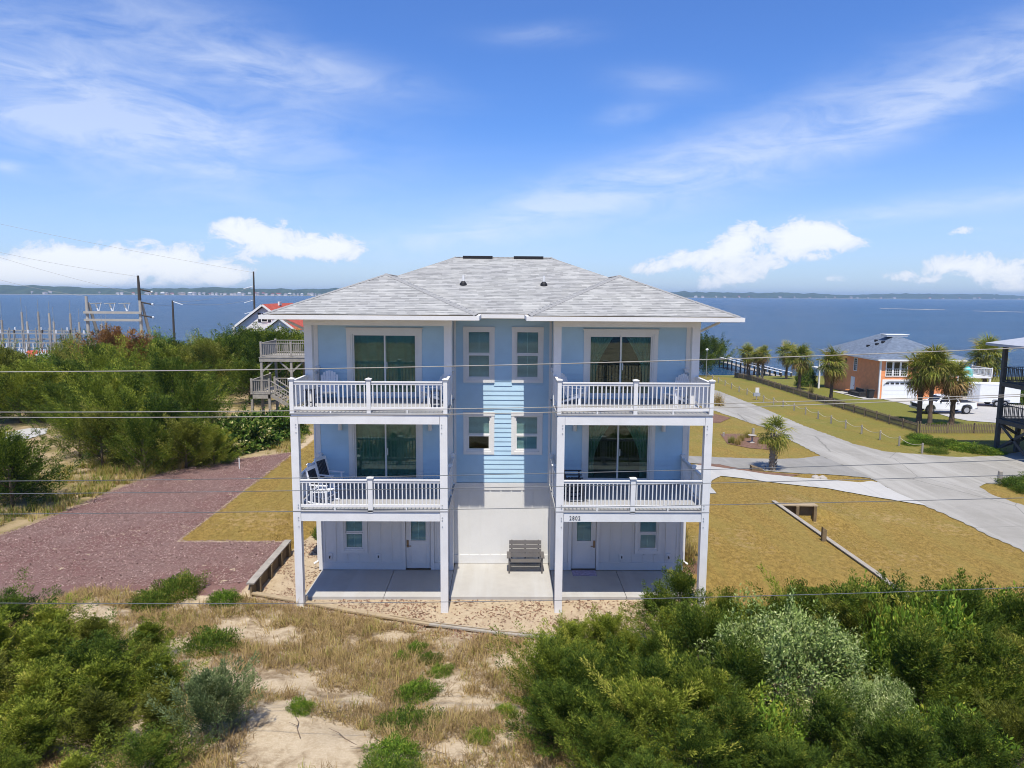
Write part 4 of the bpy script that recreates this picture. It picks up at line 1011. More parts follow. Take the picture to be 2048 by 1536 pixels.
# ------------------------------------------------------------------ furniture
def adirondack(loc, rz, mtn, label, name='adirondack_chair', group=None, width=0.56):
    """slatted garden chair; faces -y in its own axes"""
    e = empty(name, (0, 0, 0), 0, label, 'chair', group); w2 = width / 2
    def slat(nm, *b, rot=0.0): return bx(*b).build(nm, mtn, e, bevel=.004)
    for s_ in (-1, 1):
        MB().beam((s_ * w2, -.36, 0), (s_ * w2, -.36, .56), .03, .09, (0, 1, 0)).build('leg', mtn, e)
        MB().add([(s_ * w2 - .02, -.36, .36), (s_ * w2 + .02, -.36, .36), (s_ * w2 + .02, .52, 0), (s_ * w2 - .02, .52, 0), (s_ * w2 - .02, -.36, .25), (s_ * w2 + .02, -.36, .25), (s_ * w2 + .02, .38, 0), (s_ * w2 - .02, .38, 0)],
                 [(0, 1, 2, 3), (4, 7, 6, 5), (0, 4, 5, 1), (3, 2, 6, 7), (0, 3, 7, 4), (1, 5, 6, 2)]).build('leg', mtn, e)
        MB().prism([(s_ * (w2 - .04), -.46), (s_ * (w2 + .1), -.43), (s_ * (w2 + .1), -.1), (s_ * (w2 + .04), .3), (s_ * (w2 - .02), .3)], 'z', .56, .585).build('arm', mtn, e)
    for k in range(5):
        y0 = -.40 + k * .115; z = .375 - k * .032
        MB().beam((-w2 + .02, y0 + .05, z), (w2 - .02, y0 + .05, z), .1, .02).build('seat_slat', mtn, e)
    nb = 7; sw = (width + .02) / nb
    for k in range(nb):
        u = (k - (nb - 1) / 2); top = 1.02 - .016 * u * u; x = u * sw
        h_ = top - .22; a = Vector((x * .92, .13, .22)); b = Vector((x * 1.05, .13 + h_ * .42, top))
        MB().beam(a, b, sw * .9, .02, (0, 1, .3)).build('back_slat', mtn, e)
    for z in (.42, .80): MB().beam((-w2 + .02, .165 + (z - .22) * .42, z), (w2 - .02, .165 + (z - .22) * .42, z), .025, .06).build('back_rail', mtn, e)
    e.location = loc; e.rotation_euler = (0, 0, rz); return e

def rocker(loc, rz, mtn, label, name='rocking_chair', group=None, slat=None):
    e = empty(name, (0, 0, 0), 0, label, 'chair', group); w2 = .29
    for s_ in (-1, 1):
        pts = [(s_ * w2, -.48 + .98 * k / 10, .02 + .30 * ((k / 10 - .45) ** 2)) for k in range(11)]
        MB().tube(pts, .022, 6).build('rocker_runner', mtn, e)
        MB().beam((s_ * w2, -.30, .05), (s_ * w2, -.27, .64), .045, .045).build('leg', mtn, e)
        MB().beam((s_ * w2, .22, .06), (s_ * w2 * .98, .20, .42), .045, .045).build('leg', mtn, e)
        MB().beam((s_ * w2 * .98, .20, .42), (s_ * w2, .42, 1.18), .045, .04).build('back_post', mtn, e)
        MB().beam((s_ * (w2 + .02), -.36, .655), (s_ * (w2 + .02), .28, .64), .09, .025).build('arm', mtn, e)
    for k in range(5):
        MB().beam((-w2, -.27 + k * .115, .42 - k * .008), (w2, -.27 + k * .115, .42 - k * .008), .1, .022).build('seat_slat', mtn, e)
    for k in range(7):
        x = (k - 3) * .075; MB().beam((x, .22, .47), (x, .405, 1.08), .052, .015, (0, 1, 0)).build('back_slat', slat or mtn, e)
    MB().beam((-w2, .41, 1.13), (w2, .41, 1.13), .03, .12).build('head_rail', mtn, e)
    MB().beam((-w2, .22, .48), (w2, .22, .48), .03, .06).build('back_rail', mtn, e)
    MB().beam((-w2, -.285, .22), (w2, -.285, .22), .03, .03).build('stretcher', mtn, e)
    e.location = loc; e.rotation_euler = (0, 0, rz); return e

def side_table(loc, mtn, label, h_=0.5, w_=.22):
    e = empty('side_table', (0, 0, 0), 0, label, 'table')
    for k in range(4): bx(-w_, w_, -w_ + k * w_ / 2 + .004, -w_ + (k + 1) * w_ / 2 - .004, h_ - .022, h_).build('top_slat', mtn, e)
    for a in (-1, 1):
        for b in (-1, 1): bx(a * (w_ - .04) - .02, a * (w_ - .04) + .02, b * (w_ - .04) - .02, b * (w_ - .04) + .02, 0, h_ - .024).build('leg', mtn, e)
    bx(-w_ + .06, w_ - .06, -w_ + .06, w_ - .06, h_ * .3, h_ * .3 + .02).build('shelf', mtn, e)
    e.location = loc; return e
adirondack((-6.02, 2.55, D2), R(12), 'chair_white', 'white slatted armchair facing outward beside the porch post on the upper left deck')
adirondack((-2.35, 2.35, D2), R(-58), 'chair_white', 'white slatted armchair turned inward by the middle side of the upper left deck')
adirondack((2.45, 2.35, D2), R(62), 'chair_white', 'white slatted armchair turned inward by the middle side of the upper right deck')
adirondack((6.0, 2.3, D2), R(-50), 'chair_white', 'white slatted armchair beside the outer railing of the upper right deck')
side_table((-6.28, .95, D2), 'chair_black', 'small black slatted table in the outer corner of the upper left deck', .62, .16)
side_table((-2.2, 1.35, D2), 'chair_black', 'small black slatted table before the inward turned armchair on the upper left deck', .56, .18)
rocker((-5.95, .95, D1), R(75), 'chair_white', 'white rocking chair with dark back, by the front railing of the lower left deck', slat='chair_black')
rocker((-6.0, 2.25, D1), R(68), 'chair_white', 'white rocking chair with dark back, by the wall on the lower left deck', slat='chair_black')
rocker((2.42, 1.35, D1), R(-98 + 180 + 10), 'chair_black', 'black rocking chair close to the front railing of the lower right deck')
rocker((2.45, 2.45, D1), R(-98 + 180 + 4), 'chair_black', 'black rocking chair close to the wall on the lower right deck')

# two-seat bench against the middle wall
be = empty('garden_bench', (0, 0, 0), 0, 'dark grey slatted two seat bench against the white middle wall', 'bench'); g = 'chair_grey'
for s_ in (-1, 1):
    bx(s_ * .6 - .03, s_ * .6 + .03, -.42, -.34, 0, .6).build('leg', g, be)
    MB().add([(s_ * .6 - .025, -.4, .4), (s_ * .6 + .025, -.4, .4), (s_ * .6 + .025, .4, .12), (s_ * .6 - .025, .4, .12), (s_ * .6 - .025, -.4, .28), (s_ * .6 + .025, -.4, .28), (s_ * .6 + .025, .34, 0), (s_ * .6 - .025, .34, 0)],
             [(0, 1, 2, 3), (4, 7, 6, 5), (0, 4, 5, 1), (3, 2, 6, 7), (0, 3, 7, 4), (1, 5, 6, 2)]).build('leg', g, be)
    bx(s_ * .62 - .07, s_ * .62 + .07, -.48, .16, .6, .63).build('arm', g, be)
for k in range(4): MB().beam((-.57, -.36 + k * .135, .43 - k * .03), (.57, -.36 + k * .135, .43 - k * .03), .12, .025).build('seat_slat', g, be)
for k in range(4):
    a = .44 + k * .145; MB().beam((-.60, .13 + (a - .44) * .42, a + .06), (.60, .13 + (a - .44) * .42, a + .06), .03, .141, (0, .38, 1)).build('back_slat', g, be)
for s_ in (-1, 0, 1): MB().beam((s_ * .5, .15, .36), (s_ * .5, .40, 1.0), .05, .03, (0, 1, 0)).build('back_post', g, be)
be.location = (.88, 3.4, 0)
mo = bx(2.6, 3.48, 2.78, 3.26, .003, .018).build('doormat', 'doormat'); tag(mo, 'flat purple grey doormat before the right entrance door', 'doormat')

# ------------------------------------------------------------------ retaining walls
rw = empty('retaining_wall', (-8.47, 3, 0), 0, 'weathered timber retaining wall holding back the purple mulch', 'wall')
z1 = .52
for k in range(3): bx(-8.46, -8.41, .95, 5.1, z1 - .07 - .24 * (k + 1) + .004, z1 - .07 - .24 * k).build('plank', 'timber_dark', rw)
bx(-8.56, -8.30, .9, 5.15, z1 - .068, z1 - .02).build('cap_board', 'weathered_wood', rw)
for y in (1.5, 2.7, 3.9, 4.9): bx(-8.405, -8.27, y - .07, y + .07, -.6, z1 - .07).build('post', 'timber_dark', rw)
ft = empty('timber_edging', (0, -1, 0), 0, 'long low timber edging between the dune and the levelled sand', 'wall')
pts = [(-8.75, 1.1), (-6.7, .36), (-4.84, -.35), (-2.2, -1.27), (0, -1.85), (2.2, -2.25), (4.6, -2.62), (6.8, -2.8)]
for k in range(len(pts) - 1):
    (x0, y0), (x1, y1) = pts[k], pts[k + 1]; z0_, z1_ = .10, .10
    m_ = 'treated_timber' if k < 3 or k > 5 else 'grey_timber'
    MB().beam((x0, y0 + .06, z0_ - .002 * k), (x1, y1 + .06, z1_ - .002 * (k + 1)), .19, .05).build('cap_board', m_, ft)
    MB().beam((x0, y0 + .10, -.06), (x1, y1 + .10, -.06), .05, .36).build('plank', 'timber_dark', ft)
sp = bx(-6.5, -6.38, .32, .44, -.5, .28).build('stake', 'grey_timber'); tag(sp, 'short square stake by the left patio corner', 'stake')
rr = empty('retaining_wall', (13.9, 9, -.3), 0, 'timber retaining wall with a pale cap crossing the tan lawn', 'wall')
for k in range(6):
    ya, yb = 13.0 - k * 2.0, 13.0 - (k + 1) * 2.0
    za, zb = gz(13.7, ya - .05), gz(13.7, yb)
    MB().beam((13.9, ya + (.12 if k == 0 else 0), za + .07), (13.9, yb + .004, zb + .07), .2, .05).build('cap_board', 'grey_timber', rr)
    for j in range(4): MB().beam((13.95, ya, za - .12 - .24 * j), (13.95, yb + .004, zb - .12 - .24 * j), .05, .236).build('plank', 'timber_dark', rr)
zc = gz(14.8, 13.3) + .06
MB().beam((14.03, 12.9, zc - .01), (16.0, 12.9, zc - .04), .42, .05).build('cap_board', 'treated_timber', rr)
for k in range(8): bx(14.0 + k * .245, 14.238 + k * .245, 12.95, 13.0, zc - 1.2, zc - .045).build('plank', 'timber_dark', rr)  # darker timber puts the cap's shadow into the planks' colour
for x in (14.95, 15.85): bx(x - .075, x + .075, 12.6, 12.76, zc - 1.4, zc - .045).build('post', 'timber_dark', rr)
q = hit(1647, 1082); po = MB().add([(-.09, -.07, -.4), (.09, -.07, -.4), (.09, .07, -.4), (-.09, .07, -.4), (-.09, -.07, .62), (.09, -.07, .5), (.09, .07, .5), (-.09, .07, .62)], [(0, 3, 2, 1), (4, 5, 6, 7), (0, 1, 5, 4), (1, 2, 6, 5), (2, 3, 7, 6), (3, 0, 4, 7)])
pp = empty('wood_post', tuple(q)); po_ = po.mesh('wood_post', 'timber_dark'); bpy.data.objects.remove(pp)
pp = bpy.data.objects.new('wood_post', po_); COL.objects.link(pp); pp.location = q; tag(pp, 'lone short brown post with slanted top in the tan lawn', 'post')

# ------------------------------------------------------------------ overhead wires (their poles stand outside the view)
WIRES = [('thick pale overhead cable crossing in front of the upper floor, highest of all', 'wire_light', .0085, [(0, 743.5), (570, 738.5), (770, 735.5), (960, 732), (1120, 727.5), (1300, 721.5), (1700, 709), (2048, 696)]),
         ('pale overhead cable crossing the upper deck railing, upper of a close pair', 'wire_light', .0074, [(0, 824), (600, 822), (960, 816.8), (1120, 814), (1300, 810.5), (1660, 800.5), (2048, 789)]),
         ('pale overhead cable crossing the upper deck edge, lower of a close pair', 'wire_light', .0074, [(0, 834), (600, 834), (960, 828), (1120, 824), (1300, 818.5), (1460, 815), (1660, 807), (2048, 793)]),
         ('thin dark overhead wire crossing just above the lower deck railing', 'wire_dark', .0068, [(0, 962), (600, 957), (900, 950), (1120, 945.5), (1290, 942.5), (1780, 929), (2048, 919)]),
         ('thin dark overhead wire crossing the lower deck balusters', 'wire_dark', .0068, [(0, 987), (600, 983), (780, 979), (1090, 972), (1290, 968.5), (1780, 957.6), (2048, 950)]),
         ('thin dark overhead wire crossing the lower deck floor edge', 'wire_dark', .0068, [(0, 1027), (600, 1025), (780, 1022), (1090, 1014), (1290, 1010.5), (1780, 1003), (2048, 996)]),
         ('thinnest overhead wire, crossing in front of the patio edge', 'wire_dark', .006, [(0, 1206), (500, 1207), (1100, 1201), (1580, 1190), (2048, 1175)])]
for lab, mm, rd, pp_ in WIRES:
    Q = np.array([onY(a, b, -10.0) for a, b in pp_]); cf = np.polyfit(Q[:, 0], Q[:, 2], 2)
    xs = np.linspace(-26, 26, 60)
    o = MB().tube([(x, -10.0, float(np.polyval(cf, x))) for x in xs], rd, 6).build('overhead_wire', mm, smooth=True)
    tag(o, lab, 'wire')

# ------------------------------------------------------------------ helpers for neighbours
def local(parent_loc, fn):
    """run builder at the origin then move the thing"""
    e = fn(); e.location = parent_loc; return e
def win(parent, x0, x1, z0, z1, Y, grid=(1, 1), shut=None, mt_f='orange_trim', lower_grid=None, axis='y', sgn=-1):
    """far window on a wall: frame standing proud, dark pane and muntins; axis: wall normal"""
    def b(a0, a1, d0, d1, c0, c1):
        d0, d1 = sorted((Y + sgn * d0, Y + sgn * d1))
        return bx(a0, a1, d0, d1, c0, c1) if axis == 'y' else bx(d0, d1, a0, a1, c0, c1)
    def acc(lst):
        mb = MB()
        for q in lst:
            a0, a1, d0, d1, c0, c1 = q; d0, d1 = sorted((Y + sgn * d0, Y + sgn * d1))
            mb.box(a0, a1, d0, d1, c0, c1) if axis == 'y' else mb.box(d0, d1, a0, a1, c0, c1)
        return mb
    t_ = .1; zm = (z0 + z1) / 2
    f = acc([(x0 - t_, x0, -.02, .06, z0 - t_, z1 + t_), (x1, x1 + t_, -.02, .06, z0 - t_, z1 + t_), (x0, x1, -.02, .06, z1, z1 + t_), (x0, x1, -.02, .075, z0 - t_, z0), (x0, x1, -.01, .04, zm - .03, zm + .03)]).build('window', mt_f, parent)
    b(x0, x1, .0, .02, z0, z1).build('pane', 'car_glass', f)
    gl = []
    for (nx, nz, a, c) in ((grid[0], grid[1], zm, z1), ((lower_grid or grid)[0], (lower_grid or grid)[1], z0, zm)):
        for i in range(1, nx): x = x0 + (x1 - x0) * i / nx; gl.append((x - .015, x + .015, .021, .035, a, c))
        for j in range(1, nz): z = a + (c - a) * j / nz; gl.append((x0, x1, .021, .034, z - .015, z + .015))
    if gl: acc(gl).build('muntin', mt_f, f)
    if shut:
        for s_ in (x0 - t_ - shut, x1 + t_): b(s_ + .01, s_ + shut - .01, .0, .05, z0 - .05, z1 + .05).build('shutter', 'shutter_dark', f)
    return f
POSTS = set()
def rail_line(parent, a, b, zf, h_, n, mt_, post=True, bal=.03, pr=.05):
    (ax, ay), (bx_, by) = a, b; A = lambda z: (ax, ay, z); B = lambda z: (bx_, by, z)
    MB().beam(A(zf + h_), B(zf + h_), .12, .05).build('top_rail', mt_, parent)
    MB().beam(A(zf + .12), B(zf + .12), .05, .08).build('bottom_rail', mt_, parent)
    key = ('bal', mt_, h_, bal)
    if key not in FH_MESH: FH_MESH[key] = bx(-bal / 2, bal / 2, -bal / 2, bal / 2, .12, h_ - .02).mesh('baluster', mt_)
    for k in range(n):
        f_ = (k + .5) / n; inst('baluster', FH_MESH[key], parent, (ax + (bx_ - ax) * f_, ay + (by - ay) * f_, zf))
    if post:
        for q in (a, b):
            if (parent.name, round(q[0], 2), round(q[1], 2), round(zf, 2)) in POSTS: continue
            POSTS.add((parent.name, round(q[0], 2), round(q[1], 2), round(zf, 2)))
            bx(q[0] - pr, q[0] + pr, q[1] - pr, q[1] + pr, zf - .05, zf + h_ + .12).build('post', mt_, parent)

# ------------------------------------------------------------------ orange house by the water
c0 = hit(1756, 798); OX, OY, OZ = c0; OW, OD = 9.6, 14.5
oh = empty('orange_house', (OX, OY, OZ), 0, 'orange two storey house with blue grey hip roof and white garage door', 'house')
eh = OZ + 4.85
wall_holes = [(OX + .5, OX + 4.6, OZ - .1, OZ + 2.25)]
wall_with_holes(OX, OX + OW, OZ - .6, eh, OY, OY + .2, wall_holes, 'orange_siding', 'wall', oh)
bx(OX, OX + .2, OY + .2, OY + OD, OZ - .8, eh).build('wall', 'orange_siding', oh)
bx(OX + OW - .2, OX + OW, OY + .2, OY + OD, OZ - .8, eh).build('wall', 'orange_siding', oh)
bx(OX + .2, OX + OW - .2, OY + OD - .2, OY + OD, OZ - 1, eh).build('wall', 'orange_siding', oh)
bx(OX + OW, OX + OW + 2.2, OY + 3, OY + 9, OZ - .8, eh - .1).build('wall', 'orange_siding', oh)
for x in (OX - .04, OX + OW - .14): bx(x, x + .18, OY - .05, OY + .14, OZ - .5, eh).build('corner_board', 'orange_trim', oh)
ov = .55; E_ = eh + .02; pk = OZ + 7.5
ea = [(OX - ov, OY - ov, E_), (OX + OW + ov, OY - ov, E_), (OX + OW + ov, OY + OD + ov, E_), (OX - ov, OY + OD + ov, E_)]
xm = OX + OW / 2; rA, rB = (xm - .2, OY + 5.6, pk), (xm - .2, OY + OD - 5.6, pk)
orf = slope_mesh('roof', [([ea[0], ea[1], rA], XE), ([ea[1], ea[2], rB, rA], YE), ([ea[2], ea[3], rB], XE), ([ea[3], ea[0], rA, rB], YE)], 'shingle_blue', oh)
MB().box(ea[0][0], ea[1][0], ea[0][1] - .03, ea[0][1] + .02, E_ - .2, E_ - .01).box(ea[0][0] - .03, ea[0][0] + .02, ea[0][1] + .02, ea[2][1], E_ - .2, E_ - .01).box(ea[1][0] - .02, ea[1][0] + .03, ea[0][1] + .02, ea[2][1], E_ - .2, E_ - .01).build('fascia', 'orange_trim', orf)
bx(ea[0][0] + .03, ea[1][0] - .03, ea[0][1] + .03, ea[2][1] - .03, E_ - .16, E_ - .12).build('soffit', 'orange_trim', orf)
slope_mesh('wing_roof', [([(OX + OW + .3, OY + 2.4, eh - .1), (OX + OW + 2.8, OY + 2.4, eh - .1), (OX + OW - 1.5, OY + 6, eh + 1.4)], XE), ([(OX + OW + 2.8, OY + 2.4, eh - .1), (OX + OW + 2.8, OY + 9.6, eh - .1), (OX + OW - 1.5, OY + 6, eh + 1.4)], YE)], 'shingle_blue', orf)
MB().box(xm - 1.55, xm + 1.15, OY + 5.0, OY + 6.4, pk - .22, pk + .02).box(xm - 1.7, xm + 1.3, OY + 4.9, OY + 6.5, pk + .02, pk + .07).build('skylight', 'orange_trim', orf)
for k, (fx, fy) in enumerate(((-3.0, 6.1), (-1.9, 4.6), (-2.45, 5.0), (-1.75, 6.6))):
    xx = xm - .2 + fx; zz = E_ + (pk - E_) * (xx - ea[0][0]) / (xm - .2 - ea[0][0])
    bx(xx - .16, xx + .16, OY + fy, OY + fy + .34, zz - .1, zz + .2).build('roof_vent', 'black_plain', orf)
gd = MB()
for k in range(4): gd.box(OX + .55, OX + 4.55, OY + .1, OY + .14, OZ - .05 + k * .56, OZ - .05 + k * .56 + .545)
gdo = gd.build('garage_door', 'garage_white', oh)
for k in range(6): bx(OX + .85 + k * .6, OX + 1.28 + k * .6, OY + .085, OY + .1, OZ + 1.78, OZ + 2.02).build('pane', 'car_glass', gdo)
MB().box(OX + .36, OX + .52, OY - .04, OY + .1, OZ - .1, OZ + 2.2).box(OX + 4.58, OX + 4.74, OY - .04, OY + .1, OZ - .1, OZ + 2.2).box(OX + .36, OX + 4.74, OY - .04, OY + .1, OZ + 2.2, OZ + 2.4).add(
    [(OX + .52, OY - .03, OZ + 2.2), (OX + 1.05, OY - .03, OZ + 2.2), (OX + .52, OY - .03, OZ + 1.75), (OX + .52, OY + .09, OZ + 2.2), (OX + 1.05, OY + .09, OZ + 2.2), (OX + .52, OY + .09, OZ + 1.75)], [(0, 2, 1), (3, 4, 5), (1, 2, 5, 4)]).add(
    [(OX + 4.58, OY - .03, OZ + 2.2), (OX + 4.05, OY - .03, OZ + 2.2), (OX + 4.58, OY - .03, OZ + 1.75), (OX + 4.58, OY + .09, OZ + 2.2), (OX + 4.05, OY + .09, OZ + 2.2), (OX + 4.58, OY + .09, OZ + 1.75)], [(0, 1, 2), (3, 5, 4), (1, 4, 5, 2)]).build('garage_trim', 'orange_trim', oh)
for a in (.75, 1.65, 2.55): win(oh, OX + a, OX + a + .68, OZ + 2.85, OZ + 4.5, OY, (1, 1), lower_grid=(3, 3))
for a in (5.0, 5.9, 7.9, 8.6): win(oh, OX + a, OX + a + .62, OZ + 2.85, OZ + 4.5, OY, (1, 1), lower_grid=(3, 3))
win(oh, OY + 5.6, OY + 6.3, OZ + 2.9, OZ + 4.4, OX, (2, 3), axis='x')
MB().tube([(OX - .04, OY + 8.6, OZ + 3.9), (OX + .05, OY + 8.6, OZ + 3.9)], .3, 12).build('round_window', 'car_glass', oh)
sd = bx(OX - .06, OX + .05, OY + 5.9, OY + 6.9, OZ - .3, OZ + 2.0).build('side_door', 'garage_white', oh)
bx(OX - .09, OX - .06, OY + 6.0, OY + 6.06, OZ + .8, OZ + .95).build('handle', 'metal_bronze', sd)
# deck at the right end and balcony at the far left corner
dkx0, dkx1 = OX + OW + 2.0, OX + OW + 5.6
dd = bx(dkx0, dkx1, OY + 2.2, OY + 6.0, OZ + 2.35, OZ + 2.5).build('deck', 'orange_trim', oh)
rail_line(dd, (dkx0, OY + 2.2), (dkx1, OY + 2.2), OZ + 2.5, 1.05, 24, 'orange_trim'); rail_line(dd, (dkx1, OY + 2.2), (dkx1, OY + 6), OZ + 2.5, 1.05, 24, 'orange_trim')
for x in (dkx0 + .1, dkx1 - .1): bx(x - .1, x + .1, OY + 2.25, OY + 2.45, OZ - .7, OZ + 2.35).build('deck_post', 'orange_trim', dd)
bx(OX - 2.0, OX, OY + OD - 2.5, OY + OD, OZ + 2.35, OZ + 2.5).build('balcony', 'orange_trim', oh)
bl = oh.children[-1]; rail_line(bl, (OX - 2, OY + OD - 2.5), (OX, OY + OD - 2.5), OZ + 2.5, 1.0, 12, 'orange_trim')
bx(OX - 1.95, OX - 1.75, OY + OD - 2.45, OY + OD - 2.25, OZ - 1.2, OZ + 2.35).build('deck_post', 'orange_trim', bl)
tc_ = MB().tube([(OX + OW + 2.9, OY + 2.9, OZ + 2.51), (OX + OW + 2.9, OY + 2.9, OZ + 3.3), (OX + OW + 2.9, OY + 2.9, OZ + 3.75)], [.75, .7, .15], 12).build('furniture_cover', 'teal_cloth'); tag(tc_, 'turquoise covered furniture on the deck of the orange house', 'cover')
# things along its side wall
sw_ = sheet('path', [(OX - 1.9, OY - .3), (OX - .05, OY - .3), (OX - .05, OY + 8), (OX - 1.9, OY + 8)], .05, 'far_drive', .8, 'narrow concrete walk along the orange house')
sf = empty('outdoor_sofa', (OX - 1.0, OY + 3.0, gz(OX - 1, OY + 3) + .05), R(90), 'black outdoor sofa against the orange side wall', 'sofa')
for nm, b in (('seat', (-1.1, 1.1, -.45, .25, .05, .45)), ('backrest', (-1.1, 1.1, .25, .45, .05, .95)), ('arm', (-1.3, -1.1, -.45, .45, .05, .65)), ('arm', (1.1, 1.3, -.45, .45, .05, .65))):
    o = bx(*b).build(nm, 'sofa_black', None, bevel=.04); o.parent = sf
sf.rotation_euler = (0, 0, R(-90))
bn = empty('waste_bin', (OX - .7, OY + .5, gz(OX - .7, OY + .5) + .05), 0, 'black wheeled waste bin at the corner of the orange house', 'bin')
for nm, o in (('body', MB().add([(-.25, -.25, .05), (.25, -.25, .05), (.25, .25, .05), (-.25, .25, .05), (-.32, -.34, 1.0), (.32, -.34, 1.0), (.32, .34, 1.0), (-.32, .34, 1.0)], [(0, 3, 2, 1), (0, 1, 5, 4), (1, 2, 6, 5), (2, 3, 7, 6), (3, 0, 4, 7), (4, 5, 6, 7)])), ('lid', bx(-.34, .34, -.38, .36, 1.002, 1.07)), ('wheel', MB().tube([(-.3, .27, .1), (.3, .27, .1)], .1, 10))):
    o.build(nm, 'sofa_black', None).parent = bn
tb = empty('garden_table', (OX - 1.1, OY + 5.1, gz(OX - 1.1, OY + 5.1) + .05), 0, 'small terracotta topped table by the white side door', 'table')
MB().tube([(0, 0, .5), (0, 0, .56)], .5, 14).build('top', 'terracotta', None).parent = tb
MB().tube([(0, 0, 0), (0, 0, .02), (0, 0, .04), (0, 0, .5)], [.3, .3, .06, .05], 10).build('leg', 'black_plain', None).parent = tb

# ------------------------------------------------------------------ pickup truck
def pickup():
    e = empty('pickup_truck', (0, 0, 0), 0, 'white pickup truck parked under the palms on the concrete drive', 'truck')
    hw = .98
    body = [(-2.85, .55), (-2.9, .95), (-2.82, 1.08), (-1.35, 1.18), (-.75, 1.2), (1.15, 1.2), (1.18, 1.16), (2.85, 1.18), (2.9, .62), (2.45, .48), (2.42, .72), (2.2, .95), (1.85, 1.0), (1.5, .92), (1.32, .7), (1.3, .45), (-1.35, .45), (-1.38, .7), (-1.55, .92), (-1.85, 1.0), (-2.2, .92), (-2.38, .7), (-2.42, .52)]
    MB().prism(body, 'y', -hw, hw).build('body', 'truck_white', e, bevel=.03)
    cab = [(-1.25, 1.19), (-.62, 1.78), (-.4, 1.86), (.75, 1.86), (.95, 1.78), (1.12, 1.19)]
    mb = MB(); n = len(cab); vs = [(x, -hw + .02 + (.17 if z > 1.5 else 0), z) for x, z in cab] + [(x, hw - .02 - (.17 if z > 1.5 else 0), z) for x, z in cab]
    mb.add(vs, [tuple(range(n)), tuple(range(2 * n - 1, n - 1, -1))] + [((i + 1) % n, i, n + i, n + (i + 1) % n) for i in range(n)]); mb.build('cab', 'truck_white', e)
    for s_ in (-1, 1):
        yv = lambda z: s_ * (hw - .02 - .17 * max(0, min(1, (z - 1.19) / .55)) + .012)
        for a, b, c_, d in ((-1.0, -.52, -.02, -.02), (.06, .06, .86, .98)):
            q = [(a, 1.26), (b, 1.72), (c_ if c_ != d else c_, 1.72), (d, 1.26)]
            MB().add([(x, yv(z), z) for x, z in q] + [(x, yv(z) - s_ * .03, z) for x, z in q], [(0, 1, 2, 3), (7, 6, 5, 4), (0, 4, 5, 1), (1, 5, 6, 2), (2, 6, 7, 3), (3, 7, 4, 0)]).build('side_window', 'car_glass', e)
        bx(-.95, -.8, s_ * 1.0 - .06, s_ * 1.0 + .1, 1.2, 1.36).build('mirror', 'black_plain', e)
        for hx in (-.2, .8): bx(hx, hx + .18, s_ * .985 - .015, s_ * .985 + .015, 1.05, 1.09).build('door_handle', 'black_plain', e)
        bx(-2.93, -2.75, s_ * .72 - .2, s_ * .72 + .2, .85, 1.03).build('headlight', 'rim', e)
        bx(2.84, 2.92, s_ * .85 - .1, s_ * .85 + .1, .8, 1.12).build('tail_light', 'terracotta', e)
        for wx_ in (-1.88, 1.86):
            wh = MB().tube([(wx_, s_ * .72, .41), (wx_, s_ * .98, .41)], .41, 20).build('wheel', 'tyre', e)
            MB().tube([(wx_, s_ * .97, .41), (wx_, s_ * .995, .41)], .27, 16).build('rim', 'rim', wh)
    MB().add([(-1.2, -.78, 1.24), (-1.2, .78, 1.24), (-.65, .68, 1.77), (-.65, -.68, 1.77)], [(0, 1, 2, 3)]).build('windscreen', 'car_glass', e)
    MB().add([(1.1, -.7, 1.3), (1.1, .7, 1.3), (.97, .65, 1.76), (.97, -.65, 1.76)], [(0, 3, 2, 1)]).build('rear_window', 'car_glass', e)
    bx(-2.95, -2.86, -.62, .62, .62, .98).build('grille', 'black_plain', e); bx(-3.0, -2.84, -.95, .95, .42, .6).build('bumper', 'steel', e); bx(2.88, 3.04, -.9, .9, .5, .66).build('bumper', 'steel', e)
    bx(1.25, 2.8, -.86, .86, 1.165, 1.2).build('bed_cover', 'black_plain', e)
    return e
q = hit(1897, 829); local(tuple(q + np.array([0, 1.0, .045])), pickup)
# cargo trailer
def trailer():
    e = empty('cargo_trailer', (0, 0, 0), 0, 'white enclosed cargo trailer with its side door open', 'trailer')
    out = [(-2.6, -1.05), (1.5, -1.05), (2.3, 0), (1.5, 1.05), (-2.6, 1.05)]
    MB().prism(out, 'z', .5, 2.45).build('body', 'trailer_white', e, bevel=.03)
    MB().prism([(x * 1.01, y * 1.02) for x, y in out], 'z', 2.452, 2.52).build('roof', 'trailer_white', e)
    bx(-.2, .75, -1.075, -1.052, .62, 2.25).build('doorway_shade', 'black_plain', e)  # black panel on the side; the unlit inside put into its colour
    MB().beam((.78, -1.08, 1.43), (1.35, -1.75, 1.43), .04, 1.62).build('side_door', 'tan_wood', e)
    for s_ in (-1, 1):
        for x in (-1.1, -.3):
            wh = MB().tube([(x, s_ * .95, .36), (x, s_ * 1.13, .36)], .36, 16).build('wheel', 'tyre', e); MB().tube([(x, s_ * 1.12, .36), (x, s_ * 1.145, .36)], .2, 12).build('rim', 'rim', wh)
        MB().prism([(-1.6, .75), (-1.45, .85), (.05, .85), (.2, .75)], 'y', min(s_ * 1.06, s_ * 1.22), max(s_ * 1.06, s_ * 1.22)).build('fender', 'steel', e)
    MB().beam((2.2, 0, .5), (3.3, 0, .5), .1, .12).build('hitch', 'black_plain', e)
    return e
q = hit(1990, 816); local((q[0] + .4, q[1] + 1.6, q[2] + .04), trailer).rotation_euler = (0, 0, R(170))

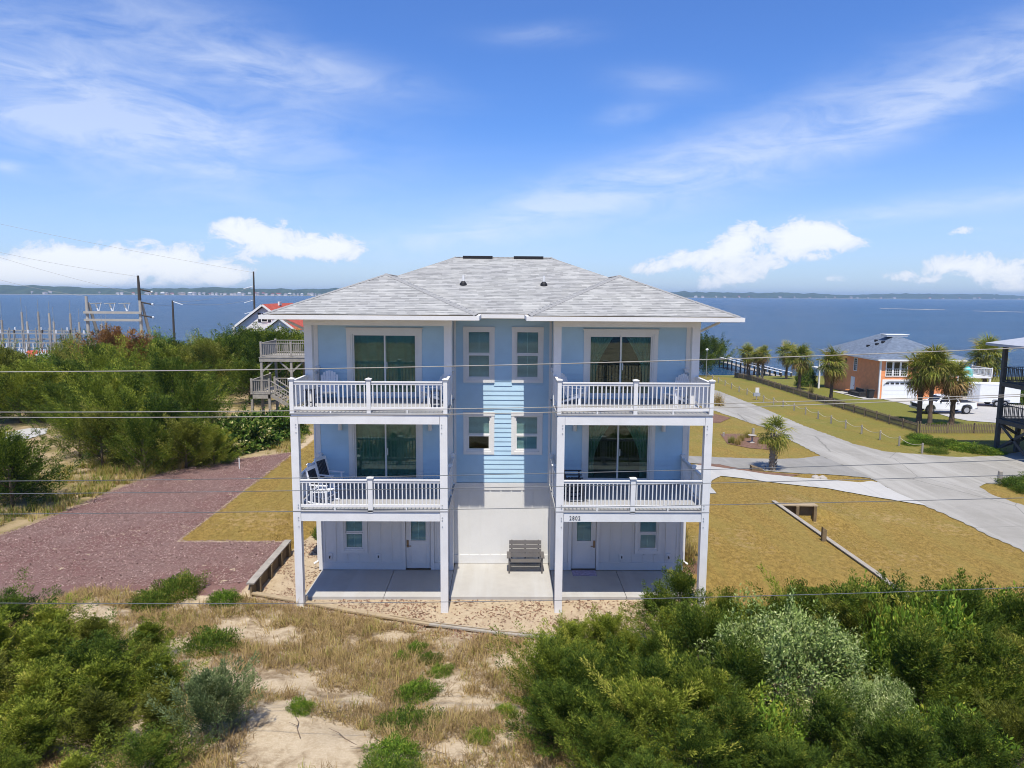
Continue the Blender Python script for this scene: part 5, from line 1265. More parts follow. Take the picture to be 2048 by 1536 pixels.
# ------------------------------------------------------------------ dark wooden house on stilts at the right
q = hit(1992, 903); SX, SY = q[0], q[1]
st = empty('stilt_house', (SX + 4, SY - 4, gz(SX, SY)), 0, 'dark weathered stilt house with two railed decks and cross braces', 'house')
f1, f2, rf = 1.25, 4.0, 6.65
for i, x in enumerate((SX, SX + 1.5, SX + 5.0, SX + 8.5)):
    for y in (SY, SY - 3.2, SY - 7.0):
        if i == 1 and y != SY: continue
        top = rf if (i != 1) else f1
        bx(x - .13, x + .13, y - .13, y + .13, gz(x, y) - .3, top).build('stilt', 'dark_wood', st)
for zf in (f1, f2):
    dk = bx(SX - .15, SX + 9, SY - 7.2, SY + .15, zf - .05, zf).build('deck', 'dark_wood', st)
    bx(SX - .12, SX + 9, SY - 7.17, SY + .12, zf - .32, zf - .052).build('rim_joist', 'dark_wood', dk)
    rail_line(dk, (SX, SY), (SX, SY - 3.2), zf, 1.1, 24, 'dark_wood'); rail_line(dk, (SX, SY), (SX + 5, SY), zf, 1.1, 34, 'dark_wood'); rail_line(dk, (SX, SY - 3.2), (SX, SY - 7.0), zf, 1.1, 24, 'dark_wood', False)
zg = gz(SX, SY)
for a, b in (((SX, SY, f1 - .3), (SX, SY - 3.2, zg + .2)), ((SX, SY, zg + .2), (SX, SY - 3.2, f1 - .3)), ((SX, SY, f1 - .3), (SX + 3, SY, zg + .4)), ((SX + .2, SY, zg + .3), (SX + 5, SY, f1 - .4))):
    MB().beam(a, b, .06, .2).build('brace', 'dark_wood', st)
bx(SX + 3.5, SX + 12, SY - 9, SY - .6, f1, rf - .05).build('wall', 'white_lap', st)
rfo = MB().add([(SX - .9, SY + .9, rf), (SX + 12, SY + .9, rf), (SX + 12, SY - 10, rf), (SX - .9, SY - 10, rf), (SX - .9, SY + .9, rf + .18), (SX + 12, SY + .9, rf + .18), (SX + 12, SY - 10, rf + .18), (SX - .9, SY - 10, rf + .18), (SX + 5, SY - 4.5, rf + 1.9)],
          [(0, 3, 2, 1), (0, 1, 5, 4), (1, 2, 6, 5), (2, 3, 7, 6), (3, 0, 4, 7), (4, 5, 8), (5, 6, 8), (6, 7, 8), (7, 4, 8)]).build('roof', 'far_house_grey', st)

# ------------------------------------------------------------------ weathered deck left of the blue house
q = hit(545, 838); LX, LY = -18.2, q[1]
wd_ = empty('weathered_deck', (LX + 1, LY, gz(LX, LY)), 0, 'grey weathered wooden deck with landing and stairs behind the blue house', 'deck')
zu, zl = 5.35, 2.75
for x, y in ((LX, LY), (LX + 2.25, LY), (LX + 4.5, LY), (LX, LY + 3.4), (LX + 2.25, LY + 3.4), (LX + 4.5, LY + 3.4)):
    bx(x - .085, x + .085, y - .085, y + .085, gz(x, y) - .3, zu - .3).build('post', 'weathered_wood', wd_)
up_ = bx(LX - .15, LX + 6, LY - .15, LY + 3.6, zu - .04, zu).build('deck', 'weathered_wood', wd_)
bx(LX - .12, LX + 6, LY - .12, LY - .06, zu - .34, zu - .042).build('rim_joist', 'weathered_wood', up_); bx(LX - .12, LX - .06, LY - .055, LY + 3.5, zu - .34, zu - .042).build('rim_joist', 'weathered_wood', up_)
rail_line(up_, (LX, LY), (LX + 2.25, LY), zu, 1.05, 17, 'weathered_wood', bal=.04, pr=.07); rail_line(up_, (LX + 2.25, LY), (LX + 4.6, LY), zu, 1.05, 17, 'weathered_wood', bal=.04, pr=.07)
rail_line(up_, (LX, LY), (LX, LY + 3.5), zu, 1.05, 22, 'weathered_wood', bal=.04, pr=.07)
rail_line(up_, (LX, LY + 3.5), (LX + 4.5, LY + 3.5), zu, 1.05, 26, 'weathered_wood', bal=.04, pr=.07)
for a, b in (((LX, LY, zu - 1.15), (LX + .85, LY, zu - .36)), ((LX + 2.25, LY, zu - 1.15), (LX + 1.4, LY, zu - .36)), ((LX + 2.25, LY, zu - 1.15), (LX + 3.1, LY, zu - .36))):
    MB().beam(a, b, .05, .12).build('brace', 'weathered_wood', wd_)
lx0, ly0 = LX - .35, LY - 1.3
ld = bx(lx0 - .1, lx0 + 1.4, ly0 - .1, ly0 + 4.5, zl - .04, zl).build('landing', 'weathered_wood', wd_)
bx(lx0 - .08, lx0 + 1.36, ly0 - .08, ly0 - .03, zl - .36, zl - .042).build('rim_joist', 'weathered_wood', ld)
rail_line(ld, (lx0, ly0), (lx0 + 1.3, ly0), zl, 1.0, 9, 'weathered_wood', bal=.04, pr=.07); rail_line(ld, (lx0, ly0), (lx0, ly0 + 4.3), zl, 1.0, 20, 'weathered_wood', bal=.04, pr=.07)
rail_line(ld, (lx0 + 1.3, ly0 + 1.3), (lx0 + 4.5, ly0 + 1.3), zl, 1.0, 18, 'weathered_wood', bal=.04, pr=.07)
for x, y in ((lx0, ly0), (lx0 + 1.3, ly0), (lx0 + .5, ly0 + .8)): bx(x - .08, x + .08, y - .08, y + .08, gz(x, y) - .3, zl - .042).build('post', 'weathered_wood', ld)
sx0, sx1, sz0, sz1 = lx0 + 1.42, lx0 + 4.6, zl, gz(lx0 + 4.6, ly0) + .1
for y in (ly0, ly0 + 1.15): MB().beam((sx0, y, sz0 - .1), (sx1, y, sz1 - .1), .05, .26).build('stringer', 'weathered_wood', ld)
for k in range(12):
    f_ = (k + .5) / 12; x = sx0 + (sx1 - sx0) * f_; z = sz0 + (sz1 - sz0) * f_
    bx(x - .14, x + .14, ly0 + .03, ly0 + 1.12, z - .02, z + .02).build('tread', 'weathered_wood', ld)
for y in (ly0, ly0 + 1.15): MB().beam((sx0, y, sz0 + .95), (sx1, y, sz1 + .95), .1, .06).beam((sx0, y, sz0 + .25), (sx1, y, sz1 + .25), .05, .06).build('stair_rail', 'weathered_wood', ld)
for k in range(18):
    f_ = (k + .5) / 18; inst('baluster', FH_MESH[('bal', 'weathered_wood', 1.0, .04)], ld, (sx0 + (sx1 - sx0) * f_, ly0, sz0 + (sz1 - sz0) * f_ + .05), (1, 1, .85))

# ------------------------------------------------------------------ white house with a red roof
HY = 68.0
def hpx(px, py, Y=HY): r_ = onY(px, py, Y); return r_[0], r_[2]
ax_, az_ = hpx(526, 608); lx_, lz_ = hpx(467, 654); hw_ = ax_ - lx_; zg = gz(ax_, HY)
rh = empty('white_house', (ax_, HY + 6, zg), 0, 'white gabled house with red roof and dark shutters behind the junipers', 'house')
MB().prism([(ax_ - hw_ + .5, zg - .5), (ax_ + hw_ - .5, zg - .5), (ax_ + hw_ - .5, lz_ + .1), (ax_, az_ - .35), (ax_ - hw_ + .5, lz_ + .1)], 'y', HY, HY + 12).build('wall', 'white_lap', rh)
def gable_roof(x, z, hw, ze, y0, y1, parent, nm='roof'):
    o = slope_mesh(nm, [([(x - hw, y0, ze), (x - hw, y1, ze), (x, y1, z), (x, y0, z)], YE), ([(x + hw, y0, ze), (x + hw, y1, ze), (x, y1, z), (x, y0, z)], YE)], 'roof_red', parent)
    for s_ in (-1, 1):
        MB().beam((x + s_ * .03, y0 - .03, z - .13), (x + s_ * hw, y0 - .03, ze - .13), .05, .24, (0, 0, 1)).build('rake_board', 'house_white', o)
        MB().add([(x, y0 + .02, z - .06), (x + s_ * hw, y0 + .02, ze - .06), (x + s_ * hw, y1, ze - .06), (x, y1, z - .06)], [(0, 1, 2, 3)]).build('soffit', 'far_house_grey', o)
    return o
gable_roof(ax_, az_, hw_, lz_, HY - .4, HY + 12.6, rh)
bx(ax_ + .3, ax_ + .5, HY + 5, HY + 6, az_ - .25, az_ + .25).build('skylight', 'house_white', rh)
wx0, wz0 = hpx(523, 643); wx1, wz1 = hpx(533, 626.5)
win(rh, wx0 + .08, wx1 + .05, wz0, wz1, HY, (1, 1), .4, 'house_white')
ww0, wz2 = hpx(492, 668); win(rh, ww0, ww0 + .8, wz2 - 1.2, wz2 + .35, HY, (1, 1), .35, 'house_white')
bx(ax_ - hw_ + .1, ax_ - hw_ + .45, HY - .7, HY - .35, zg - .3, lz_ - .15).build('porch_post', 'house_white', rh)
bx_, bz_ = hpx(556, 634, HY - 2.5); hx2, hz2 = hpx(536, 649, HY - 2.5); h2 = 2.2
MB().prism([(bx_ - h2 + .4, zg - .5), (bx_ + h2 - .4, zg - .5), (bx_ + h2 - .4, bz_ - 1.75), (bx_, bz_ - .3), (bx_ - h2 + .4, bz_ - 1.75)], 'y', HY - 2.0, HY - .02).build('wall', 'white_lap', rh)
gable_roof(bx_, bz_, h2, bz_ - 1.65, HY - 2.35, HY + 2.0, rh, 'porch_roof')

# ------------------------------------------------------------------ substation and poles
BY = 88.0
def bpx(px, py, Y=BY): r_ = onY(px, py, Y); return r_[0], r_[2]
hf = empty('line_gantry', (bpx(225, 690)[0], BY, gz(bpx(225, 690)[0], BY)), 0, 'pale concrete line gantry with two crossbeams and three switches', 'gantry')
for a, b, y_, x2, mm in ((172, 592, 592, 187, 'concrete_pole'), (279, 592, 592, 292, 'concrete_pole')):
    x, z = bpx(a, b); xb, _ = bpx(x2, 700)
    MB().tube([(x, BY, gz(x, BY) - .5), (x, BY, z)], [.30, .2], 10).build('pole', mm, hf)
    MB().tube([(xb, BY + 3.2, gz(x, BY) - .5), (x + .1, BY + .35, z - 1.0)], [.32, .2], 10).build('raking_pole', 'concrete_pole', hf)
xl, _ = bpx(172, 600); xr, _ = bpx(279, 600)
for py in (625, 640):
    _, z = bpx(220, py); bx(xl - .3, xr + .3, BY - .42, BY - .05, z - .17, z + .17).build('crossbeam', 'concrete_pole', hf)
_, zb = bpx(220, 622)
for px_ in (190, 218, 247):
    x, _ = bpx(px_, 620); sw2 = MB().tube([(x + .6, BY - .2, zb), (x + .25, BY - .2, zb + 1.0)], .11, 8).tube([(x + .75, BY - .2, zb), (x + 1.05, BY - .2, zb + 1.15)], .06, 8).build('switch', 'insulator', hf)
    MB().tube([(x - .6, BY - .2, zb + 1.1), (x + 1.2, BY - .2, zb + 1.2)], .07, 6).tube([(x + .25, BY - .2, zb + 1.0), (x + .45, BY - .2, zb + .5)], .14, 8).build('switch_arm', 'galvanised', sw2)
px2, pz2 = bpx(276, 551); x2_, z2_ = bpx(279, 596)
MB().tube([(x2_, BY, z2_ - .3), (px2, BY, pz2)], [.26, .16], 10).build('pole_extension', 'pole_wood', hf)
for py, dx in ((579, 1.6), (604, 1.7), (630, 1.8)):
    x, z = bpx(281, py); it = MB().tube([(x, BY, z), (x + dx, BY, z - .35)], .11, 8).build('insulator', 'pole_wood', hf)
    MB().tube([(x + dx, BY, z - .35), (x + dx + .25, BY, z - .35)], .16, 8).build('end_fitting', 'insulator', it)
masts = [(3, 640, 600), (43, 624, 595), (54, 643, 612), (76, 623, 597), (98, 626, 602), (107, 643, 614), (140, 627, 600), (158, 644, 617), (203, 648, 630), (211, 643, 622)]
for k, (px_, py, rod) in enumerate(masts):
    yy = BY + (3 if k % 2 else -2); x, z = bpx(px_, py, yy); zr = bpx(px_, rod, yy)[1]; zg = gz(x, yy)
    e = empty('lightning_mast', (x, yy, zg), 0, 'slim concrete mast with a thin lightning rod in the substation', 'mast', 'lightning masts of the substation')
    MB().tube([(x, yy, zg - .4), (x, yy, z)], [.2, .14], 8).build('pole', 'concrete_pole' if k % 3 else 'weathered_wood', e)
    MB().tube([(x, yy, z), (x, yy, zr)], .03, 5).build('rod', 'galvanised', e)
for k, (y_, z0p, x0p, x1p, lab) in enumerate(((BY - 4, 667, -40, 213, 'long galvanised bus rack at the front of the substation'), (BY + 4, 661, -60, 150, 'long galvanised bus rack at the back of the substation'))):
    xa, z = bpx(x0p, z0p, y_); xb, _ = bpx(x1p, z0p, y_); zg = gz(xa, y_)
    e = empty('bus_rack', ((xa + xb) / 2, y_, zg), 0, lab, 'rack')
    for dz, dy in ((0, 0), (0.02, 1.2), (-1.35, 0), (-1.33, 1.2), (-2.7, .1)): MB().beam((xa, y_ + dy, z + dz), (xb, y_ + dy, z + dz), .14, .14).build('busbar', 'galvanised', e)
    n = int((xb - xa) / 2.0)
    for j in range(n + 1):
        x = xa + (xb - xa) * j / n
        MB().beam((x, y_, zg - .3), (x, y_, z + .5), .16, .16).build('upright', 'galvanised', e)
        MB().beam((x, y_ + 1.2, zg - .3), (x, y_ + 1.2, z + .3), .12, .12).build('upright', 'galvanised', e)
        if j < n: MB().beam((x + .4, y_, z - 2.7), (x + 1.0, y_, z - .15 - 1.2), .1, .1).build('brace', 'concrete_pole', e)
        MB().tube([(x + .5, y_ + .6, z + .05), (x + .5, y_ + .6, z + .55)], .11, 6).build('insulator', 'insulator' if j % 2 else 'pole_wood', e)
    for j in range(2 * n):
        x = xa + (xb - xa) * (j + .5) / (2 * n); MB().tube([(x, y_ - .1, z - 2.65), (x, y_ - .1, z - 2.0)], .09, 6).build('insulator', 'insulator', e)
for k, (px_, py, lab) in enumerate(((45, 728, 'round pale transformer tank nearest the junipers at the left of the substation'), (84, 728, 'round pale transformer tank beside the red oxide equipment'), (98, 726, 'slim pale transformer tank at the right of the substation'))):
    yy = BY - 9; x, z = bpx(px_, py, yy); zg = gz(x, yy); top = bpx(px_, 707, yy)[1]
    e = empty('transformer', (x, yy, zg), 0, lab, 'transformer')
    MB().tube([(x, yy, zg - .2), (x, yy, top - .1), (x, yy, top)], [.75, .75, .55], 14).build('tank', 'transformer', e)
    for j in (-1, 0, 1): MB().tube([(x + j * .35, yy, top), (x + j * .4, yy, top + .6)], [.1, .06], 6).build('bushing', 'insulator', e)
    for j in range(5): bx(x - .7 + j * .32, x - .62 + j * .32, yy - 1.0, yy - .72, zg + .5, top - .4).build('cooling_fin', 'transformer', e)
xw, zw = bpx(78, 715, BY - 6); o = MB().box(xw - 1.6, xw + 2.4, BY - 7, BY - 4, gz(xw, BY) - .3, zw + .2).build('control_hut', 'house_white'); tag(o, 'low white control hut inside the substation', 'hut')
o2 = slope_mesh('roof', [([(xw - 1.8, BY - 7.2, zw + .2), (xw + 2.6, BY - 7.2, zw + .2), (xw + 2.6, BY - 5.5, zw + 1.0), (xw - 1.8, BY - 5.5, zw + 1.0)], XE), ([(xw + 2.6, BY - 3.8, zw + .2), (xw - 1.8, BY - 3.8, zw + .2), (xw - 1.8, BY - 5.5, zw + 1.0), (xw + 2.6, BY - 5.5, zw + 1.0)], XE)], 'roof_red', o)
# wood poles
for px_, top, y_, lab, arms in ((507, 543, 118.0, 'tall dark utility pole behind the red roofed house', (572, 600, 622)), (345, 601, 104.0, 'shorter dark utility pole between the gantry and the red roofed house', (603,))):
    x, z = bpx(px_, top, y_); xb = bpx(px_ + (3 if px_ > 400 else 4), 700, y_)[0]
    e = empty('utility_pole', (xb, y_, gz(xb, y_)), 0, lab, 'pole')
    MB().tube([(xb, y_, gz(xb, y_) - 1), (x, y_, z)], [.26, .15], 10).build('pole', 'pole_wood', e)
    for a in arms:
        _, za_ = bpx(px_, a, y_); s_ = -1 if px_ > 400 else 1
        MB().tube([(x, y_, za_), (x + s_ * 1.9, y_ - .4, za_ - .55)], .07, 6).build('insulator_arm', 'insulator', e)
# thin high wires running off to the left
for k, (a, b) in enumerate((((0, 442), (506, 545)), ((0, 499), (276, 553)), ((-20, 503), (279, 590)), ((0, 554), (172, 593)))):
    P0 = onY(*a, BY); P1 = onY(*b, BY); d = P1 - P0; P0 = P0 - d * .5
    pts = [P0 + (P1 - P0) * f_ - np.array([0, 0, .5 * math.sin(math.pi * f_)]) for f_ in np.linspace(0, 1, 12)]
    o = MB().tube(pts, .02, 5).build('transmission_wire', 'galvanised'); tag(o, 'thin transmission wire sloping down to the concrete gantry', 'wire', 'transmission wires at the gantry')
for (a, b, c_) in (((345, 604), (430, 618), (507, 598)), ((345, 603), (420, 606), (507, 573)), ((283, 606), (320, 612), (345, 610))):
    Q = [onY(a[0], a[1], 104), onY(b[0], b[1], 111), onY(c_[0], c_[1], 118)]
    pts = [Q[0] * (1 - f_) ** 2 + Q[1] * 2 * f_ * (1 - f_) + Q[2] * f_ ** 2 for f_ in np.linspace(0, 1, 12)]
    o = MB().tube(pts, .03, 5).build('transmission_wire', 'galvanised'); tag(o, 'pale wire strung between the dark utility poles', 'wire', 'wires between the wood poles')

# ------------------------------------------------------------------ fences and small things on the right
rope_px = [(1414, 752), (1425, 759), (1437, 765), (1450, 771), (1463, 777), (1478, 784), (1494, 789), (1527, 804), (1547, 809), (1566, 814), (1588, 821), (1611, 829), (1636, 838), (1662, 847), (1691, 857), (1723, 868), (1760, 880), (1798, 892), (1844, 907)]
rp = [hit(*q) for q in rope_px]
rfn = empty('rope_fence', tuple(rp[9]), 0, 'low rope fence of slim grey posts along the street verge', 'fence')
pm = MB().tube([(0, 0, -.3), (0, 0, .78)], [.075, .07], 8).mesh('post', 'grey_timber')
for q in rp: inst('post', pm, rfn, tuple(q))
for k in range(len(rp) - 1):
    a, b = rp[k], rp[k + 1]; pts = [a + (b - a) * f_ + np.array([0, 0, .66 - .22 * math.sin(math.pi * f_)]) for f_ in np.linspace(0, 1, 7)]
    MB().tube(pts, .018, 5).build('rope', 'rope', rfn)
pa, pb = hit(1840, 867), hit(1470, 755); pe = np.array([pa[0] + 12, pa[1] + .3, 0])
pk_me = MB().prism([(-.035, 0.05), (.035, 0.05), (.035, .82), (0, .88), (-.035, .82)], 'y', -.01, .01).mesh('picket', 'picket_wood')
def picket_fence(a, b, lab, near, step=.145, rails=True):
    L = float(np.hypot(*(b - a)[:2])); n = int(L / step); d = (b - a)[:2] / L; ang = math.atan2(d[1], d[0])
    e = empty('picket_fence', tuple(a), 0, lab, 'fence'); far = MB()
    for k in range(n + 1):
        p_ = a[:2] + d * step * k; z = gz(*p_)
        if k < near: inst('picket', pk_me, e, (p_[0], p_[1], z), (1, 1, random.uniform(.95, 1.04)), (0, 0, ang))
        else:
            c_, s_ = d * .035; nn = np.array([-d[1], d[0]]) * .01; hh = .88 * random.uniform(.95, 1.04)
            pts = []
            for sgn in (-1, 1):
                for u, v in ((-1, .05), (1, .05), (1, hh - .06), (0, hh), (-1, hh - .06)):
                    q_ = p_ + d * .035 * u + nn * sgn; pts.append((q_[0], q_[1], z + v))
            far.add(pts, [(0, 1, 2, 3, 4), (9, 8, 7, 6, 5), (0, 5, 6, 1), (1, 6, 7, 2), (2, 7, 8, 3), (3, 8, 9, 4), (4, 9, 5, 0)])
    if far.v:
        o = far.build('pickets', 'picket_wood', e); o['kind'] = 'stuff'
    m_ = int(L / 2.4)
    for k in range(m_ + 1):
        p_ = a[:2] + (b - a)[:2] * k / m_; nn = np.array([-d[1], d[0]]) * .06; p_ = p_ + nn
        bx(p_[0] - .05, p_[0] + .05, p_[1] - .05, p_[1] + .05, gz(*p_) - .3, gz(*p_) + (.92 if k else 1.05)).build('post', 'picket_wood', e)
        if k < m_:
            r0 = a[:2] + (b - a)[:2] * k / m_ + nn * .5; r1 = a[:2] + (b - a)[:2] * (k + 1) / m_ + nn * .5
            for h_ in (.22, .65): MB().beam((*r0, gz(*r0) + h_), (*r1, gz(*r1) + h_), .04, .08).build('rail', 'picket_wood', e)
picket_fence(pa, np.array([pe[0], pe[1], 0]), 'short brown picket fence facing the street before the three big palms', 999)
picket_fence(pa + np.array([-.12, .1, 0]), pb, 'long grey brown picket fence running back towards the water', 160)
def simple(name, loc, parts, lab, cat):
    e = empty(name, tuple(loc), 0, lab, cat)
    for nm, mb, mt_ in parts: mb.build(nm, mt_, None).parent = e
    return e
q = hit(1412, 757); simple('lamp_post', q, [('pole', MB().tube([(0, 0, -.3), (0, 0, 4.4)], [.06, .045], 8), 'galvanised'), ('lantern', MB().tube([(0, 0, 4.4), (0, 0, 4.7)], [.12, .2], 8), 'insulator'), ('cap', MB().tube([(0, 0, 4.7), (0, 0, 4.85)], [.3, .05], 8), 'white_trim')], 'slim pale lamp post beside the dark tree by the water', 'lamp post')
q = hit(1513, 800); simple('meter_stand', q, [('post', bx(-.05, .05, -.05, .05, -.2, .6), 'grey_timber'), ('box', bx(-.38, .38, -.1, .12, .45, .85), 'plastic_grey'), ('sign', bx(-.22, .22, -.13, -.1, .9, 1.5), 'white_trim')], 'small grey meter box with a white board on the verge', 'meter')
q = hit(1504, 886); simple('bird_bath', q, [('pedestal', MB().tube([(0, 0, -.1), (0, 0, .06), (0, 0, .12), (0, 0, .3), (0, 0, .52)], [.2, .2, .1, .06, .1], 12), 'stone'), ('bowl', MB().tube([(0, 0, .52), (0, 0, .58), (0, 0, .64)], [.12, .28, .34], 16), 'stone')], 'stone bird bath in the mulch bed beyond the driveway', 'bird bath')
q = hit(1506, 868); simple('wood_post', q, [('post', bx(-.09, .09, -.09, .09, -.2, .5), 'grey_timber')], 'short square grey post behind the bird bath', 'post')
q = hit(1447, 873); simple('wood_post', q, [('post', MB().tube([(0, 0, -.2), (0, 0, .34)], .09, 8), 'grey_timber')], 'short round post at the edge of the mulch bed', 'post')
q = hit(1999, 966); simple('wood_post', q, [('post', MB().tube([(0, 0, -.3), (0, 0, .74), (0, 0, .78)], [.14, .135, .1], 10), 'grey_timber')], 'stout round grey post at the street corner', 'post')
q = hit(1515, 941); simple('drain_box', q, [('box', MB().add([(-.45, -.2, -.05), (.45, -.25, -.05), (.45, .2, -.05), (-.45, .2, -.05), (-.45, -.2, .32), (.3, -.25, .1), (.3, .2, .14), (-.45, .2, .36)], [(0, 3, 2, 1), (0, 1, 5, 4), (1, 2, 6, 5), (2, 3, 7, 6), (3, 0, 4, 7), (4, 5, 6, 7)]), 'timber_dark'), ('rod', MB().tube([(.5, 0, -.05), (.5, 0, .32)], .02, 6), 'black_plain')], 'dark slanted box in the mulch by the small palm', 'box')
for k, (px_, py) in enumerate(((1632, 957), (1646, 958))):
    q = hit(px_, py); simple('stone', q, [('rock', MB().tube([(0, 0, -.1), (0, .02, .1), (.03, 0, .2)], [.32, .26, .1], 8), 'stone')], 'grey rock lying beside the pale driveway', 'rock')['group'] = 'rocks by the driveway'
q = hit(479, 938); simple('marker_stake', q, [('stake', MB().tube([(0, 0, -.2), (0, 0, .62)], .03, 6), 'white_trim')], 'thin white stake standing in the purple mulch', 'stake')
# pier
P0 = onZ(1562, 754, -3.5); P1 = onZ(1475, 731, -3.3); D_ = (P1 - P0); P1 = P0 + D_ * 1.5; D_ = P1 - P0; L = np.hypot(D_[0], D_[1]); nx_v = np.array([-D_[1], D_[0], 0]) / L
pr = empty('pier', tuple(P0), 0, 'white railed wooden pier leading out over the water', 'pier')
MB().beam(P0 - nx_v * .9 + [0, 0, -.25], P1 - nx_v * .9 + [0, 0, -.25], 1.8, .12).build('deck', 'weathered_wood', pr)
for s_ in (0, 1): MB().beam(P0 - nx_v * 1.8 * s_ + [0, 0, .75], P1 - nx_v * 1.8 * s_ + [0, 0, .75], .35, .1).build('top_rail', 'white_trim', pr)
n = int(L / 2.0)
for k in range(n + 1):
    for s_ in (0, 1):
        q = P0 + D_ * k / n - nx_v * 1.8 * s_; bx(q[0] - .1, q[0] + .1, q[1] - .1, q[1] + .1, -6.5, q[2] + .7).build('pile', 'pole_wood', pr)
pl_ = onZ(1531, 748, SEA); e = empty('mooring_pile', (pl_[0], pl_[1], SEA), 0, 'lone dark pile standing in the water by the pier', 'pile'); MB().tube([(0, 0, -1.5), (0, 0, 1.3)], .22, 10).build('pile', 'pole_wood', None).parent = e

# ------------------------------------------------------------------ palms
def frond_mesh(name, seed, droop, mt_, stem=.75, leaf=.85, n=26):
    """fan leaf: petiole along +x, leaflets radiating and drooping at the tips"""
    rg = np.random.default_rng(seed); V = []; Fc = []; T = []
    def addq(a, b, c_, d, t_):
        m_ = len(V); V.extend([a, b, c_, d]); Fc.append((m_, m_ + 1, m_ + 2, m_ + 3)); T.extend([t_] * 4)
    z0 = 0.0; tip = np.array([stem, 0, -.12 * droop])
    addq(np.array([0, -.018, 0]), np.array([0, .018, 0]), tip + [0, .012, 0], tip - [0, .012, 0], .35)
    for k in range(n):
        a = (k / (n - 1) - .5) * R(235) + rg.normal() * .04; L_ = leaf * (1 - .25 * abs(k / (n - 1) - .5) * 2) * rg.uniform(.85, 1.1)
        base = tip - np.array([.12 * (1 - math.cos(a)), 0, 0]); dr = np.array([math.cos(a), math.sin(a), .1 * rg.normal() + .18 * abs(math.sin(a))]); sd = np.array([-math.sin(a), math.cos(a), .25]) * .022
        m1 = base + dr * L_ * .55; m2 = base + dr * L_ * .95 + np.array([0, 0, -L_ * (.25 + .3 * droop) * rg.uniform(.6, 1.3)])
        t_ = float(np.clip(rg.normal(.45, .2), 0, 1))
        addq(base - sd * .4, base + sd * .4, m1 + sd, m1 - sd, t_); addq(m1 - sd, m1 + sd, m2 + sd * .15, m2 - sd * .15, min(1, t_ + .15))
    return arrays_mesh(name, np.array(V), 4, np.array(Fc).ravel(), mt_, np.array(T))
FR = [frond_mesh('frond', 1, .1, 'palm_leaf'), frond_mesh('frond', 2, .6, 'palm_leaf'), frond_mesh('frond', 3, 1.0, 'palm_leaf'), frond_mesh('frond', 4, 1.4, 'palm_dead', n=20)]
def palm(loc, h_, cr, nf, lab, group=None, tr=.17, boots=False, dead=.25, seed=0):
    rg = random.Random(seed); e = empty('palm_tree', (0, 0, 0), 0, lab, 'palm', group)
    top = h_ - cr * .55; pts = []; rad = []
    n = 16 if not boots else 26
    for k in range(n + 1):
        f_ = k / n; pts.append((.06 * math.sin(f_ * 2 + seed), .05 * math.cos(f_ * 3 + seed), -.3 + (top + .3) * f_)); rad.append(tr * (1.25 - .35 * min(1, f_ * 4)) * (1 + (.10 if boots else .05) * (1 if k % 2 else -1)))
    tk = MB().tube(pts, rad, 10).build('trunk', 'bark_grey' if boots else 'bark', None); tk.parent = e
    if boots:
        mb = MB()
        for k in range(90):
            f_ = k / 90; a = k * 2.4; z = f_ * top * .98; c_, s_ = math.cos(a), math.sin(a); r0 = tr * 1.02
            p_ = Vector((c_ * r0, s_ * r0, z)); tip = Vector((c_ * (r0 + .09), s_ * (r0 + .09), z + .17)); sd = Vector((-s_, c_, 0)) * .06
            mb.add([p_ - sd, p_ + sd, tip + sd * .5, tip - sd * .5, p_ + Vector((0, 0, .1))], [(0, 1, 2, 3), (4, 3, 2), (0, 3, 4), (1, 4, 2)])
        mb.build('leaf_boots', 'bark_grey', None).parent = tk
    for k in range(nf):
        f_ = (k + .5) / nf; el = R(82 - 150 * f_ ** .8) + rg.uniform(-.25, .22); az = k * 2.399 + rg.uniform(-.25, .25)
        me = FR[0] if f_ < .25 else FR[1] if f_ < .6 else FR[2]
        if f_ > 1 - dead: me = FR[3]
        o = bpy.data.objects.new('frond', me); COL.objects.link(o); o.parent = e
        o.location = (0, 0, top + .12 * (1 - f_)); s_ = cr / 1.45 * rg.uniform(.7, 1.15); o.scale = (s_, s_, s_)
        o.rotation_euler = (Matrix.Rotation(az, 3, 'Z') @ Matrix.Rotation(-el, 3, 'Y') @ Matrix.Rotation(rg.uniform(-.4, .4), 3, 'X')).to_euler()
    e.location = loc; e.rotation_euler = (0, 0, rg.uniform(0, 6)); return e
G_ = 'palms by the water'
palm(hit(1545, 941), 3.15, 1.3, 34, 'small palm with shaggy grey trunk beside the pale driveway', None, .2, True, .12, 1)
palm(hit(1836, 846), 6.0, 2.13, 72, 'tall full palm at the pickup end of the picket fence', None, .24, False, .3, 2)
palm(hit(1859, 850), 6.6, 2.07, 62, 'tallest full palm of the three before the pickup', None, .2, False, .25, 3)
palm(hit(1901, 849), 5.3, 1.95, 64, 'palm with ragged brown skirt before the rear of the pickup', None, .24, False, .42, 4)
palm(hit(1661, 801), 5.5, 2.13, 70, 'full palm on the lawn beside the orange house wall', None, .21, False, .3, 5)
palm(hit(1597, 780), 5.5, 2.13, 67, 'full palm beside the picket fence, nearer the orange house of a pair', None, .22, False, .3, 6)
palm(hit(1573, 758), 5.3, 2.07, 62, 'palm at the water edge behind another palm', None, .2, False, .3, 7)
palm(hit(1494, 757), 5.0, 1.89, 59, 'palm with bare trunk standing before the pier', None, .2, False, .25, 8)
palm(hit(1515, 762), 4.6, 1.46, 48, 'thin palm with patterned trunk before the pier', G_, .2, True, .3, 9)
palm(hit(1524, 763), 4.9, 1.46, 48, 'thin palm with patterned trunk before the pier', G_, .2, True, .3, 10)
palm((onY(1972, 740, 70)[0], 70, gz(onY(1972, 740, 70)[0], 70)), 6.4, 2.81, 75, 'broad palm behind the dark stilt house and trailer', None, .28, False, .3, 11)

